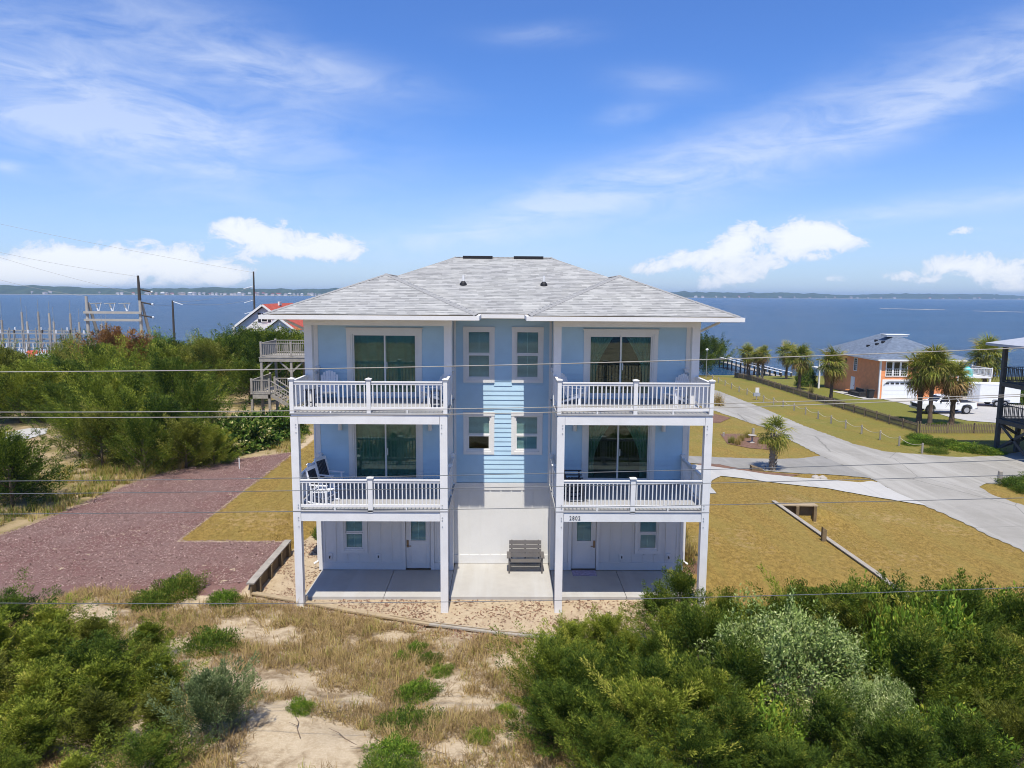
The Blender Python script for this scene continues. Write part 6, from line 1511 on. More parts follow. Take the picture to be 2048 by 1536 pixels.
# ------------------------------------------------------------------ vegetation
def plume_points(rg, a, d, length, pr, n, flat=.5, curl=.25):
    """leaf bases and axes of one feathery bough from a along d: a flattened spray whose tip turns up"""
    t = rg.uniform(.1, 1, n) ** .75; d = unit(d)
    rad = pr * np.sin(np.pi * np.clip(.10 + .90 * (1 - t), 0, 1)) ** .7 + .012
    sd = unit(np.cross(d, [0, 0, 1.0]) + 1e-6); up = np.cross(sd, d)
    u = rg.normal(size=n) * .55; v = rg.normal(size=n) * .55 * flat
    off = (sd[None] * u[:, None] + up[None] * v[:, None]) * rad[:, None]
    P = a[None] + d[None] * (length * t)[:, None] + off; P[:, 2] += curl * length * t ** 2.2
    D = d[None] * .9 + unit(off) * .7 + rg.normal(size=(n, 3)) * .3; D[:, 2] += .2 + curl * t
    return P, D, t
def juniper_mesh(name, seed, mt_, H=2.2, Rd=1.1, plumes=70, per=260, leaf=.085, lw=.32, wind=(.25, .15), pw=.17, low=.06, open_=1.0, rise=(.25, .8), reach=1.0):
    rg = np.random.default_rng(seed); Ps, Ds, Ts = [], [], []
    for k in range(plumes):
        f = (k + rg.uniform()) / plumes; hb = H * (low + (.80 - low) * f ** 1.05); az = k * 2.399 + rg.normal() * .4
        rr = Rd * (1 - f) ** .62 * rg.uniform(.55, 1.08)
        up = rg.uniform(*rise) + .9 * f; d = np.array([math.cos(az) + wind[0], math.sin(az) + wind[1], up])
        L = (rr * rg.uniform(.85, 1.15) + .22 * H * rg.uniform(.6, 1.3)) / max(1, np.linalg.norm(d)) * 1.3 * reach * rg.uniform(.8, 1.25)
        a = np.array([math.cos(az) * rr * .18, math.sin(az) * rr * .18, hb]); tone0 = rg.normal(.42, .19)
        n = int(per * rg.uniform(.7, 1.2))
        P, D, t = plume_points(rg, a, d, L, pw * rg.uniform(.7, 1.3) * open_, n)
        Ps.append(P); Ds.append(D); Ts.append(np.clip(tone0 + .16 * (t - .5) + rg.normal(size=n) * .13, 0, 1))
    # leading shoots
    for k in range(4):
        a = np.array([rg.normal() * .12, rg.normal() * .12, H * .6]); P, D, t = plume_points(rg, a, np.array([wind[0] * .5 + rg.normal() * .15, wind[1] * .5 + rg.normal() * .15, 1]), H * .42, pw * .9, per)
        Ps.append(P); Ds.append(D); Ts.append(np.clip(rg.normal(.45, .1) + rg.normal(size=len(t)) * .13, 0, 1))
    P = np.concatenate(Ps); D = np.concatenate(Ds); T = np.concatenate(Ts); n = len(P); ok = P[:, 2] > .02; P, D, T = P[ok], D[ok], T[ok]; n = len(P)
    L = leaf * rg.uniform(.6, 1.4, n)
    return leaves_mesh(name, P, D, L, L * lw, mt_, T, .45, seed)
def trunk_mesh(name, seed, H, rad, limbs=7, spread=.6, mt_='bark'):
    rg = random.Random(seed); mb = MB()
    mb.tube([(0, 0, -.3), (.03, .02, H * .3), (-.02, .05, H * .6), (.03, .03, H * .86)], [rad, rad * .8, rad * .5, rad * .15], 7)
    for k in range(limbs):
        a = k * 2.4 + rg.random(); z = H * (.12 + .5 * k / limbs); L = spread * H * .5 * (1 - .5 * k / limbs)
        mb.tube([(0, 0, z), (math.cos(a) * L * .5, math.sin(a) * L * .5, z + L * .35), (math.cos(a) * L, math.sin(a) * L, z + L * .8)], [rad * .4, rad * .28, rad * .08], 5)
    return mb.mesh(name, mt_, True)
def bush_mesh(name, seed, mt_, rx=1.0, ry=1.0, h=1.0, n=9000, leaf=.075, lw=.45, flat=.25, lump=.28, tone=(.5, .2), shell=.6, upright=.0):
    rg = np.random.default_rng(seed); d = unit(rg.normal(size=(n, 3))); d[:, 2] = np.abs(d[:, 2])
    az = np.arctan2(d[:, 1], d[:, 0]); el = d[:, 2]
    lm = 1 + lump * 2 * (fbm(az * 1.6 + seed * 3.1 + 8, el * 3.5 + seed, 3) - .5) + lump * 1.6 * (vnoise(az * 5 + seed + 30, el * 9 + 3) - .5)
    r = lm * (shell + (1 - shell) * rg.uniform(0, 1, n) ** .5)
    P = d * r[:, None] * np.array([rx, ry, h]); P[:, 2] = np.maximum(P[:, 2], 0.01 + .1 * h * rg.random(n))
    D = d * .7 + rg.normal(size=(n, 3)) * .75; D[:, 2] += .15 + upright
    base = np.clip(tone[0] + .5 * (vnoise(az * 4 + seed, el * 6 + 5) - .5), 0, 1)
    T = np.clip(base + rg.normal(size=n) * tone[1], 0, 1); L = leaf * rg.uniform(.6, 1.35, n)
    return leaves_mesh(name, P, D, L, L * lw, mt_, T, flat, seed)
def plant(name, loc, rz, sc, parts, lab, cat, group=None, tilt=(0, 0)):
    e = empty(name, tuple(loc), rz, lab, cat, group); e.rotation_euler = (tilt[0], tilt[1], rz); e.scale = sc if hasattr(sc, '__len__') else (sc, sc, sc)
    for nm, me in parts:
        o = bpy.data.objects.new(nm, me); COL.objects.link(o); o.parent = e
    return e
rgv = random.Random(21)
NEAR = [juniper_mesh('crown', 100 + k, ('juniper', 'juniper', 'juniper_dark', 'juniper_olive', 'juniper_dark', 'juniper')[k], 2.2, (1.2, 1.05, 1.25, 1.15, 1.05, .95)[k], 78, 300, .078, .27, ((.3, .2), (.1, .35), (.35, 0), (.2, .25), (.0, .3), (.1, .1))[k], (.19, .17, .20, .18, .17, .16)[k], rise=(.1, .75), reach=1.15) for k in range(6)]
NEARU = [juniper_mesh('crown', 150 + k, ('juniper', 'juniper_olive', 'juniper')[k], 2.2, (.95, .85, 1.05)[k], 76, 290, .072, .27, (.15, .12), (.17, .16, .18)[k], .04, rise=(.8, 1.9), reach=1.1) for k in range(3)]
NTR = [trunk_mesh('trunk', 10 + k, 1.7, .045) for k in range(3)]
STEM = [trunk_mesh('stem', 15 + k, .72, .03, 6, 1.0) for k in range(2)]
BLUE = juniper_mesh('crown', 130, 'juniper_blue', 1.5, 1.1, 74, 300, .062, .3, (.1, .2), .17, rise=(.4, 1.2))
SLIM = juniper_mesh('crown', 131, 'juniper_dark', 2.6, .6, 56, 230, .075, .28, (.1, .1), .16, .2, rise=(.2, .9))
FARJ = [juniper_mesh('crown', 200 + k, ('juniper', 'juniper_dark', 'juniper', 'juniper_olive', 'juniper_dark')[k], 4.4, (2.3, 2.1, 2.5, 2.2, 2.4)[k], 76, 280, .15, .30, ((.45, .1), (.3, .3), (.4, -.1), (.2, .2), (.35, .1))[k], (.44, .40, .46, .42, .43)[k], .04, rise=(.0, .55), reach=1.1) for k in range(5)]
FTR = [trunk_mesh('trunk', 40 + k, 4.4, .12, 9, .9) for k in range(2)]
BROWN = juniper_mesh('crown', 220, 'juniper_brown', 4.0, 2.2, 76, 200, .15, .4, (.2, .1), .42, rise=(.1, .7))
TREEB = [bush_mesh('crown', 350 + k, ('broadleaf', 'juniper_olive')[k], 1, 1, 1.0, 13000, .05, .45, .25, .4, (.55, .18), .55) for k in range(2)]
GREENB = [bush_mesh('foliage', 300 + k, ('broadleaf', 'broadleaf_dark', 'broadleaf')[k], 1, 1, 1.05, 8000, .088, .45, .25, .34) for k in range(3)]
SILV = bush_mesh('foliage', 310, 'silver_leaf', 1, 1, 1, 42000, .040, .42, .35, .34, (.55, .26), .72)
BLOS = bush_mesh('foliage', 312, 'blossom_leaf', 1, 1, 1, 7000, .15, .5, .3, .36, (.5, .24))
LOWB = [bush_mesh('foliage', 320 + k, 'broadleaf_dark' if k else 'broadleaf', 1, 1, .5, 7000, .085, .3, .0, .4, (.5, .2), .45, .5) for k in range(2)]
VINE = bush_mesh('foliage', 330, 'broadleaf', 1, 1, .7, 5000, .10, .5, .35, .45, (.66, .16), .5)
def put(px, py): return hit(px, py)

# right foreground thicket
rows = [(-2.6, 6.6, 14.6, 1.35, (1.1, 1.6)), (-3.9, 3.2, 14.8, 1.35, (1.35, 1.95)), (-5.3, 1.9, 13.5, 1.35, (1.55, 2.1)), (-6.8, 1.6, 12.6, 1.35, (1.5, 2.05)), (-8.3, 1.6, 11.4, 1.3, (1.25, 1.75)), (-9.8, 1.7, 10.2, 1.3, (1.0, 1.5)), (-11.3, 2.2, 9.4, 1.4, (.9, 1.3))]
k = 0
SVC = (6.75, -6.6)
for (yy, xa, xb, stp, (h0, h1)) in rows:
    x = xa + rgv.uniform(0, .4)
    while x < xb:
        X, Y = x + rgv.uniform(-.3, .3), yy + rgv.uniform(-.45, .45)
        if ((X - SVC[0]) / 2.2) ** 2 + ((Y - SVC[1]) / 1.9) ** 2 > 1 or yy < -9:
            hgt = rgv.uniform(h0, h1) * ((.58 if Y > -6 else .8) if X < 4.7 else 1)
            if yy < -8 and abs(X - SVC[0] * (22 + Y) / 15.4) < 1.5: hgt *= .72
            m_ = NEAR[rgv.choice([0, 1, 2, 3, 4, 5, 0, 2, 4])]; s_ = hgt / 2.2
            wdt = s_ * rgv.uniform(1.0, 1.25)
            plant('juniper', (X, Y, gz(X, Y) - .05), rgv.uniform(-.7, .7), (wdt, wdt, s_), [('trunk', NTR[k % 3]), ('crown', m_)],
                  'feathery green juniper in the thicket on the dune beside the silvery shrub', 'juniper', 'junipers of the dune thicket', (rgv.uniform(-.1, .1), rgv.uniform(-.1, .1)))
            k += 1
        x += stp * rgv.uniform(.85, 1.15)
for (X, Y, h_) in ((1.3, -5.4, 1.3), (1.15, -6.9, 1.4), (1.3, -8.3, 1.3), (1.9, -9.5, 1.2), (3.0, -8.8, 1.5), (4.3, -8.2, 1.6), (3.7, -9.8, 1.3), (2.6, -10.6, 1.1), (5.2, -10.2, 1.2)):
    s_ = h_ / 2.2; plant('juniper', (X, Y, gz(X, Y) - .05), rgv.uniform(-1, 1), (s_ * 1.3, s_ * 1.3, s_), [('trunk', NTR[0]), ('crown', NEAR[rgv.choice([0, 2, 4])])], 'feathery green juniper at the grassy edge of the dune thicket', 'juniper', 'junipers at the grassy edge')
plant('juniper', (5.35, -1.9, gz(5.35, -1.9)), .3, (.9, .9, .86), [('trunk', NTR[0]), ('crown', SLIM)], 'slim upright juniper standing alone before the outer right deck post', 'juniper')
plant('juniper', (4.55, -2.5, gz(4.5, -2.5)), 1.3, (.9, .9, .72), [('trunk', NTR[1]), ('crown', SLIM)], 'short slim juniper beside the taller one before the right deck', 'juniper')
for (X, Y, h_, lab) in ((2.0, -3.6, .95, 'narrow leafy juniper tip before the sandy strip, beside the timber edging'), (2.95, -3.5, 1.1, 'bright vine-hung juniper tip before the sandy strip, beside the timber edging')):
    plant('juniper', (X, Y, gz(X, Y)), 2.0, (.7, .7, h_ / 2.2), [('trunk', NTR[2]), ('crown', NEAR[5])], lab, 'juniper')
plant('shrub', (SVC[0], SVC[1], gz(*SVC) - .1), .4, (2.25, 1.9, 2.2), [('foliage', SILV), ('stem', STEM[0])], 'big rounded shrub with silvery pale leaves among the junipers', 'shrub')
plant('shrub', (7.6, -8.6, gz(7.6, -8.6) - .1), 1.4, (1.2, 1.0, 1.45), [('foliage', SILV), ('stem', STEM[1])], 'smaller silvery leaved shrub low before the big silvery one', 'shrub')
for (X, Y, a, h_, i) in ((3.2, -3.6, .8, .6, 0), (4.4, -4.4, .9, .95, 1), (9.6, -4.4, 1.1, 1.9, 0), (11.6, -4.0, 1.2, 1.75, 2), (10.4, -6.2, 1.1, 2.05, 0), (5.2, -9.0, .9, 1.35, 2), (8.7, -9.6, .9, 1.25, 0), (13.2, -4.6, 1.1, 1.8, 0), (8.9, -6.9, .8, 2.1, 2), (12.6, -3.0, 1.0, 1.3, 1), (7.0, -3.2, 1.0, 1.25, 1)):
    plant('vine_shrub', (X, Y, gz(X, Y) - .05), rgv.uniform(0, 6), (a, a, h_), [('foliage', GREENB[i]), ('stem', STEM[i % 2])], 'leafy green shrub growing through the junipers of the dune thicket', 'shrub', 'leafy shrubs of the dune thicket')
for (X, Y, h_) in ((4.0, -5.2, 1.5), (5.0, -7.6, 2.2), (2.6, -6.4, 1.7), (3.4, -7.8, 1.9), (9.0, -5.0, 2.4), (10.2, -4.6, 2.3), (11.4, -5.4, 2.5), (12.8, -5.2, 2.4), (9.2, -7.6, 2.3), (10.6, -7.4, 2.2), (6.4, -9.2, 1.8), (8.0, -3.8, 2.0), (12.0, -3.6, 2.1), (7.4, -10.2, 1.7), (4.4, -9.4, 1.7)):
    s_ = h_ / 2.6; plant('juniper', (X, Y, gz(X, Y) - .05), rgv.uniform(0, 6), (s_ * 1.25, s_ * 1.25, s_), [('trunk', NTR[0]), ('crown', SLIM)], 'narrow dark juniper spire rising out of the dune thicket', 'juniper', 'juniper spires of the thicket', (rgv.uniform(-.12, .12), rgv.uniform(-.12, .12)))
for X, Y in ((6.3, -3.0), (8.3, -2.6), (9.7, -2.2), (10.9, -2.4), (12.2, -2.2), (13.6, -2.6), (14.4, -3.4)):
    s_ = rgv.uniform(.62, .85); plant('juniper', (X, Y, gz(X, Y)), rgv.uniform(0, 6), (s_ * .8, s_ * .8, s_), [('trunk', NTR[0]), ('crown', NEARU[rgv.choice([0, 1, 2])])], 'pointed juniper at the lawn edge of the dune thicket', 'juniper', 'junipers at the lawn edge')

# left foreground
for (X, Y, h_, i) in ((-12.6, -4.8, 2.0, 2), (-11.4, -4.9, 2.1, 0), (-10.2, -5.0, 1.9, 4), (-9.1, -4.6, 1.55, 3), (-12.0, -6.3, 2.1, 5), (-10.8, -6.2, 1.9, 3), (-9.6, -6.1, 1.7, 2), (-8.5, -5.9, 1.4, 4), (-11.2, -7.6, 1.8, 1), (-9.9, -7.6, 1.7, 5), (-8.7, -7.4, 1.8, 0), (-7.7, -7.0, 1.35, 0), (-10.4, -9.0, 1.5, 0), (-9.2, -9.0, 1.5, 3), (-8.0, -8.8, 1.45, 1), (-7.0, -8.4, 1.2, 4), (-8.8, -10.3, 1.2, 5), (-7.6, -10.2, 1.2, 0), (-6.5, -9.9, 1.0, 2), (-13.5, -6, 2.0, 1)):
    s_ = h_ / 2.2 * (.78 if Y > -5.5 else .9 if Y > -7 else 1); plant('juniper', (X, Y, gz(X, Y) - .05), rgv.uniform(-.6, .6), (s_ * 1.42, s_ * 1.42, s_ * .86), [('trunk', NTR[0]), ('crown', NEARU[i % 3] if i != 2 else NEAR[2])], 'green juniper in the dense clump on the dune below the purple mulch', 'juniper', 'junipers of the left dune clump')
plant('juniper', (-5.75, -8.6, gz(-5.75, -8.6) - .05), .6, (.95, .95, .9), [('trunk', NTR[0]), ('crown', BLUE)], 'low blue green juniper at the edge of the bare sand', 'juniper')
plant('shrub', (-7.9, -3.6, gz(-7.9, -3.6)), 0, (.8, .7, .9), [('foliage', LOWB[1])], 'low dark green shrub by the grassy slope, next to the left juniper clump', 'shrub')
for (px_, py, a, b, h_, i, lab) in ((355, 1188, 1.15, .75, 1.15, 1, 'low spreading dark green shrub at the corner of the purple mulch'), (300, 1210, .7, .6, .8, 1, 'small dark shrub beside the spreading one at the mulch corner'), (450, 1205, .6, .5, .7, 0, 'small bright green shrub near the retaining wall end'),
                               (835, 1395, .55, .6, .62, 0, 'bright green creeping shrub on the dune, upper part of a strip'), (815, 1455, .62, .7, .62, 1, 'dark green creeping shrub on the dune, middle of a strip'), (790, 1520, .6, .6, .55, 0, 'green creeping shrub on the dune, lower part of a strip'), (770, 1560, .6, .6, .5, 1, 'green creeping shrub on the dune at the foot of a strip'),
                               (835, 1300, .35, .3, .4, 0, 'tiny green shrub on the dune near the timber edging'), (800, 1318, .28, .25, .35, 0, 'tiny green sprig beside the bare sand hollow'), (880, 1350, .4, .45, .4, 0, 'small green shrub among the dune grass, uphill of the creeping strip'), (860, 1320, .3, .35, .4, 1, 'small dark sprig among the dune grass')):
    q = put(px_, py); plant('shrub', tuple(q - np.array([0, 0, .03])), rgv.uniform(0, 6), (a, b, h_), [('foliage', LOWB[i])], lab, 'shrub')
for (px_, py) in ((1085, 1400), (1095, 1450), (600, 1420), (1010, 1430), (960, 1480)):
    q = put(px_, py); plant('shrub', tuple(q - np.array([0, 0, .03])), rgv.uniform(0, 6), (.3, .3, .42), [('foliage', LOWB[0])], 'small green sprig rooted in the dune sand', 'shrub', 'sprigs on the dune')

# tall hedge of junipers left of the mulch
hedge = [(205, 938, 2.7), (290, 946, 2.5), (372, 936, 2.9), (428, 928, 1.8), (335, 925, 3.3), (250, 920, 3.4), (160, 915, 2.8), (400, 900, 3.4), (300, 890, 4.0), (215, 888, 3.8), (140, 880, 2.6), (350, 870, 4.2), (260, 860, 4.2), (180, 855, 3.6), (120, 848, 3.2), (40, 846, 3.4), (-30, 850, 3.6), (80, 838, 3.8), (310, 838, 4.4), (225, 832, 4.4), (350, 828, 4.0), (10, 822, 4.0), (150, 820, 4.4), (280, 812, 4.6), (70, 808, 4.2), (390, 815, 3.8), (205, 800, 4.6), (330, 795, 4.8), (450, 808, 3.6), (500, 808, 3.8), (20, 795, 4.2), (120, 790, 4.6), (420, 790, 4.6), (260, 785, 4.8), (480, 785, 4.9), (540, 792, 4.6), (60, 775, 4.2), (350, 775, 5.0), (180, 772, 4.6), (440, 768, 5.0), (510, 768, 5.4), (575, 775, 5.4), (280, 765, 4.6), (0, 768, 4.0), (390, 756, 4.8), (470, 752, 5.2), (540, 750, 5.4), (590, 752, 5.2), (330, 748, 4.6), (100, 760, 4.0), (240, 752, 4.4), (430, 742, 4.6), (500, 740, 4.6), (560, 738, 5.0), (30, 752, 3.4), (-40, 800, 4.2), (-60, 760, 4.2)]
for k, (px_, py, h_) in enumerate(hedge):
    q = put(px_, py); s_ = h_ / 4.4; m_ = FARJ[rgv.choice([1, 4, 4, 0, 3, 1, 2, 1])]; wv = s_ * rgv.uniform(1.0, 1.2); wv = max(.5, wv)
    if (60 < px_ < 110 and py < 765) or (k % 5 == 3 and py < 900): continue
    s_ *= rgv.uniform(.85, 1.22)
    yl = np.interp(px_, [0, 45, 60, 130, 150, 195, 240, 290, 330, 370, 420, 455, 520, 600], [686, 690, 722, 716, 672, 670, 664, 676, 668, 670, 674, 660, 652, 655]) + rgv.uniform(0, 14)
    s_ = min(s_, (CAM[2] - (yl - 585) / F * (q[1] + 22) - q[2]) / 4.9)
    plant('juniper', tuple(q - np.array([0, 0, .1])), rgv.uniform(-.9, .9), (wv, wv, s_), [('trunk', FTR[k % 2]), ('crown', m_)], 'wind swept juniper in the tall hedge beyond the purple mulch', 'juniper', 'junipers of the tall hedge')
q = put(232, 782); plant('juniper', tuple(q), 0, (1.3, 1.2, 1.36), [('trunk', FTR[0]), ('crown', BROWN)], 'rusty brown dying tree standing out of the green hedge', 'tree')
q = put(280, 780); plant('juniper', tuple(q), 1.2, (.9, .9, 1.15), [('trunk', FTR[1]), ('crown', BROWN)], 'smaller rusty brown tree beside the larger brown one in the hedge', 'tree')
for (px_, py, a, h_, lab) in ((150, 738, 2.4, 4.2, 'yellow green rounded tree in front of the substation'), (310, 735, 2.6, 4.3, 'bright leafy tree behind the brown one in the hedge'), (170, 775, 2.2, 3.9, 'fresh green leafy tree below the brown one in the hedge'), (120, 745, 1.8, 3.4, 'light green tree at the substation edge'), (400, 735, 2.4, 4.2, 'leafy tree below the gable of the red roofed house'), (560, 728, 2.6, 5.2, 'dark leafy tree behind the weathered deck'), (90, 800, 2.0, 4.4, 'round leafy tree half way down the hedge near the path'), (330, 770, 2.2, 5.0, 'yellow green leafy tree in the middle of the hedge'), (455, 775, 2.0, 4.8, 'leafy tree in the hedge left of the weathered deck'), (230, 850, 1.7, 4.2, 'leafy tree rising from the front of the hedge')):
    q = put(px_, py); plant('tree', tuple(q), rgv.uniform(0, 6), (a, a, h_ * .95), [('trunk', STEM[0]), ('crown', TREEB[rgv.choice([0, 1])])], lab, 'tree')
q = put(25, 1022); plant('juniper', tuple(q), .5, (.75, .75, .68), [('trunk', FTR[0]), ('crown', FARJ[1])], 'dark juniper by itself at the far corner of the purple mulch', 'juniper')
q = put(-20, 1000); plant('juniper', tuple(q), 1.5, (.8, .8, .7), [('trunk', FTR[0]), ('crown', FARJ[0])], 'juniper beside the dark one at the far corner of the purple mulch', 'juniper')
for (px_, py, a, h_) in ((440, 905, 1.7, 1.5), (490, 893, 1.8, 1.7), (535, 880, 1.6, 1.5), (410, 915, 1.2, 1.0)):
    q = put(px_, py); plant('shrub', tuple(q), rgv.uniform(0, 6), (a, a, h_), [('foliage', BLOS)], 'shrub with cream blossoms between the hedge and the weathered deck', 'shrub', 'blossoming shrubs')
q = put(578, 868); plant('shrub', tuple(q), 0, (1.3, 1.3, 1.9), [('foliage', GREENB[1])], 'dark green shrub behind the outer left deck post', 'shrub')
# behind, by the water
for (px_, py, h_, w_, lab) in ((1428, 750, 7.2, 1.5, 'big dark spreading cedar by the lamp post at the water'), (1395, 752, 6.4, 1.3, 'dark cedar half hidden by the blue house eaves')):
    q = put(px_, py); plant('cedar', tuple(q), .4, (w_, w_, h_ / 4.4), [('trunk', FTR[0]), ('crown', FARJ[4])], lab, 'tree')
q = put(1612, 772); plant('shrub', tuple(q), 0, (1.5, 1.5, 2.9), [('foliage', GREENB[1])], 'dense dark shrub by the balcony of the orange house', 'shrub')
for (px_, py, a, h_, i) in ((1850, 885, 1.2, .5, 0), (1890, 893, 1.3, .55, 1), (1930, 900, 1.3, .5, 0), (1960, 905, 1.1, .5, 1), (1985, 908, .9, .4, 0), (1870, 905, .9, .35, 1), (1820, 890, .7, .35, 0), (1835, 878, .9, .4, 1)):
    q = put(px_, py); plant('ground_shrub', tuple(q), rgv.uniform(0, 6), (a, a, h_ * 2), [('foliage', LOWB[i])], 'low spreading green shrub on the street corner before the stilt house', 'shrub', 'ground shrubs at the street corner')
for (px_, py) in ((2030, 972), (2060, 985), (2075, 965)):
    q = put(px_, py); plant('ground_shrub', tuple(q), rgv.uniform(0, 6), (1.0, 1.0, 1.0), [('foliage', LOWB[1])], 'low green shrub behind the stout corner post', 'shrub', 'shrubs behind the corner post')
q = put(2040, 808); plant('shrub', tuple(q), 0, (1.5, 1.5, 2.6), [('foliage', GREENB[1])], 'dark round shrub beside the cargo trailer', 'shrub')
for (px_, py) in ((1800, 840), (1885, 850), (1868, 852)):
    q = put(px_, py); plant('shrub', tuple(q), 0, (.5, .5, .5), [('foliage', LOWB[1])], 'small dark shrub behind the picket fence', 'shrub', 'shrubs behind the picket fence')
# grasses and small shrubs near the house
def tuft_mesh(name, seed, n, h, spread, mt_, tone, wid=.02, bend=.6):
    rg = np.random.default_rng(seed); V = []; T = []
    az = rg.uniform(0, 6.283, n); lean = rg.uniform(.05, 1, n) * spread; L = h * rg.uniform(.55, 1.15, n)
    b = np.stack([rg.normal(size=n) * spread * .15, rg.normal(size=n) * spread * .15, np.zeros(n)], 1)
    d = np.stack([np.cos(az) * lean, np.sin(az) * lean, np.ones(n)], 1); d = unit(d); s = np.stack([-np.sin(az), np.cos(az), np.zeros(n)], 1) * wid / 2
    m1 = b + d * (L * .55)[:, None]; d2 = d.copy(); d2[:, 2] -= bend * lean; m2 = m1 + unit(d2) * (L * .5)[:, None]
    V = np.stack([b - s, b + s, m1 + s * .8, m1 - s * .8, m1 - s * .8, m1 + s * .8, m2 + s * .1, m2 - s * .1], 1).reshape(-1, 3)
    T = np.clip(rg.normal(tone[0], tone[1], n), 0, 1)
    return arrays_mesh(name, V, 4, np.arange(8 * n), mt_, np.repeat(T, 8))
TUFT = [tuft_mesh('blades', 1, 260, 1.0, .75, 'grass_blade', (.62, .22), .022), tuft_mesh('blades', 2, 220, .6, .7, 'grass_blade', (.85, .15), .02)]
for (x, y, s_, i) in ((7.15, 4.2, .95, 0), (7.2, 5.6, 1.0, 0), (7.15, 7.0, 1.0, 0), (7.2, 8.4, 1.05, 0), (7.15, 9.8, 1.0, 0)):
    plant('ornamental_grass', (x, y, gz(x, y)), y, s_, [('blades', TUFT[i])], 'clump of arching grass in the bark bed at the right house wall', 'grass', 'grasses along the right wall')
for (x, y) in ((7.15, 10.6), (7.2, 11.8), (7.1, 12.9)): plant('shrub', (x, y, gz(x, y)), x * 7 + y, (.5, .5, .9), [('foliage', GREENB[0])], 'small yellow green shrub in the bark bed at the right house wall', 'shrub', 'shrubs along the right wall')
plant('shrub', (-7.6, 7.2, gz(-7.6, 7.2)), 1, (.45, .45, .6), [('foliage', GREENB[1])], 'small dark green shrub at the left house wall', 'shrub')
for (px_, py) in ((1463, 887), (1475, 890), (1482, 882), (1525, 888), (1538, 884), (1494, 876)):
    q = put(px_, py); plant('ornamental_grass', tuple(q), px_, 1.0, [('blades', TUFT[1])], 'tuft of grey green grass in the mulch bed around the bird bath', 'grass', 'tufts around the bird bath')
q = put(1436, 812); plant('bare_bush', tuple(q), 0, 1.6, [('twigs', tuft_mesh('twigs', 9, 120, 1.0, .8, 'grass_blade', (.3, .1), .02, .0)), ('foliage', bush_mesh('foliage', 340, 'grass_blade', .5, .5, .8, 500, .09, .5, .2, .3, (.75, .15), .3))], 'thin twiggy bush at the street edge behind the right deck', 'bush')
q = put(1620, 795); plant('bare_bush', tuple(q), 0, 1.4, [('twigs', tuft_mesh('twigs', 12, 140, 1.1, .5, 'grass_blade', (.5, .2), .02, .3))], 'pale twiggy bush before the long picket fence', 'bush')
BEDP = XY([(1440, 868), (1480, 868), (1530, 878), (1562, 890), (1540, 900), (1500, 897), (1455, 888)])
mat('bark_mulch', (0.16, 0.09, 0.06), 0.95, 0.35, 4, 30, 0.6)
sheet('mulch_bed', BEDP, .03, 'bark_mulch', .5, 'brown bark mulch bed around the bird bath')
sheet('mulch_bed', XY([(1400, 925), (1450, 931), (1520, 944), (1560, 947), (1600, 950), (1560, 957), (1500, 946), (1430, 936), (1395, 932)]), .03, 'bark_mulch', .4, 'brown bark mulch strip between the two driveways')
sheet('mulch_bed', XY([(1380, 826), (1420, 826), (1462, 836), (1440, 846), (1380, 846)]), .03, 'bark_mulch', .5, 'brown bark mulch patch behind the upper right deck')

# ------------------------------------------------------------------ ground cover too small to count
def scatter_blades(name, pts, n_per, h, spread, mt_, tone, lab, wid=.016, seed=3, flatf=.0, bend=.7):
    rg = np.random.default_rng(seed); m_ = len(pts); n = m_ * n_per
    P = np.repeat(pts, n_per, 0); hs = np.repeat(rg.uniform(.55, 1.25, m_), n_per); tn = np.repeat(rg.normal(tone[0], tone[1], m_), n_per)
    az = rg.uniform(0, 6.283, n); lean = rg.uniform(.15, 1, n) * spread; L = h * hs * rg.uniform(.5, 1.15, n)
    b = P + np.stack([rg.normal(size=n) * .07, rg.normal(size=n) * .07, np.full(n, -.02)], 1)
    d = unit(np.stack([np.cos(az) * lean, np.sin(az) * lean, np.ones(n)], 1)); s = np.stack([-np.sin(az), np.cos(az), np.zeros(n)], 1) * wid / 2
    m1 = b + d * (L * .55)[:, None]; d2 = d.copy(); d2[:, 2] -= bend * lean; m2 = m1 + unit(d2) * (L * .5)[:, None]
    V = np.stack([b - s, b + s, m1 + s * .8, m1 - s * .8, m2], 1).reshape(-1, 3)
    i = np.arange(n) * 5; tri = np.stack([i, i + 1, i + 2, i, i + 2, i + 3, i + 3, i + 2, i + 4], 1).ravel()
    me = arrays_mesh(name, V, 3, tri, mt_, np.repeat(np.clip(tn + rg.normal(size=n) * .1, 0, 1), 5))
    o = bpy.data.objects.new(name, me); COL.objects.link(o); tag(o, lab, kind='stuff'); return o
def region_pts(n, x0, x1, y0, y1, keep, seed):
    rg = np.random.default_rng(seed); x = rg.uniform(x0, x1, n); y = rg.uniform(y0, y1, n); k_ = keep(x, y, rg); x, y = x[k_], y[k_]
    return np.stack([x, y, ground(x, y)], 1)
def bare_spots(x, y):
    """bare sand hollows on the dune: 1 where sand lies open"""
    b = np.zeros(np.shape(x))
    for (px_, py, rx, ry) in BARE: b = np.maximum(b, np.clip(1.25 - ((x - px_) / rx) ** 2 - ((y - py) / ry) ** 2, 0, 1))
    return b
BARE = []
for (px_, py, rx, ry) in ((640, 1470, 1.15, .75), (560, 1440, .7, .8), (570, 1510, .9, .7), (690, 1500, .8, .7), (560, 1370, .9, .5), (370, 1300, .8, .7), (420, 1380, .7, .6), (780, 1275, .6, .35), (190, 1240, .9, .35), (1000, 1260, 1.2, .25), (470, 1270, .4, .25), (700, 1400, .6, .4), (900, 1500, .35, .4)):
    q = hit(px_, py); BARE.append((q[0], q[1], rx, ry))
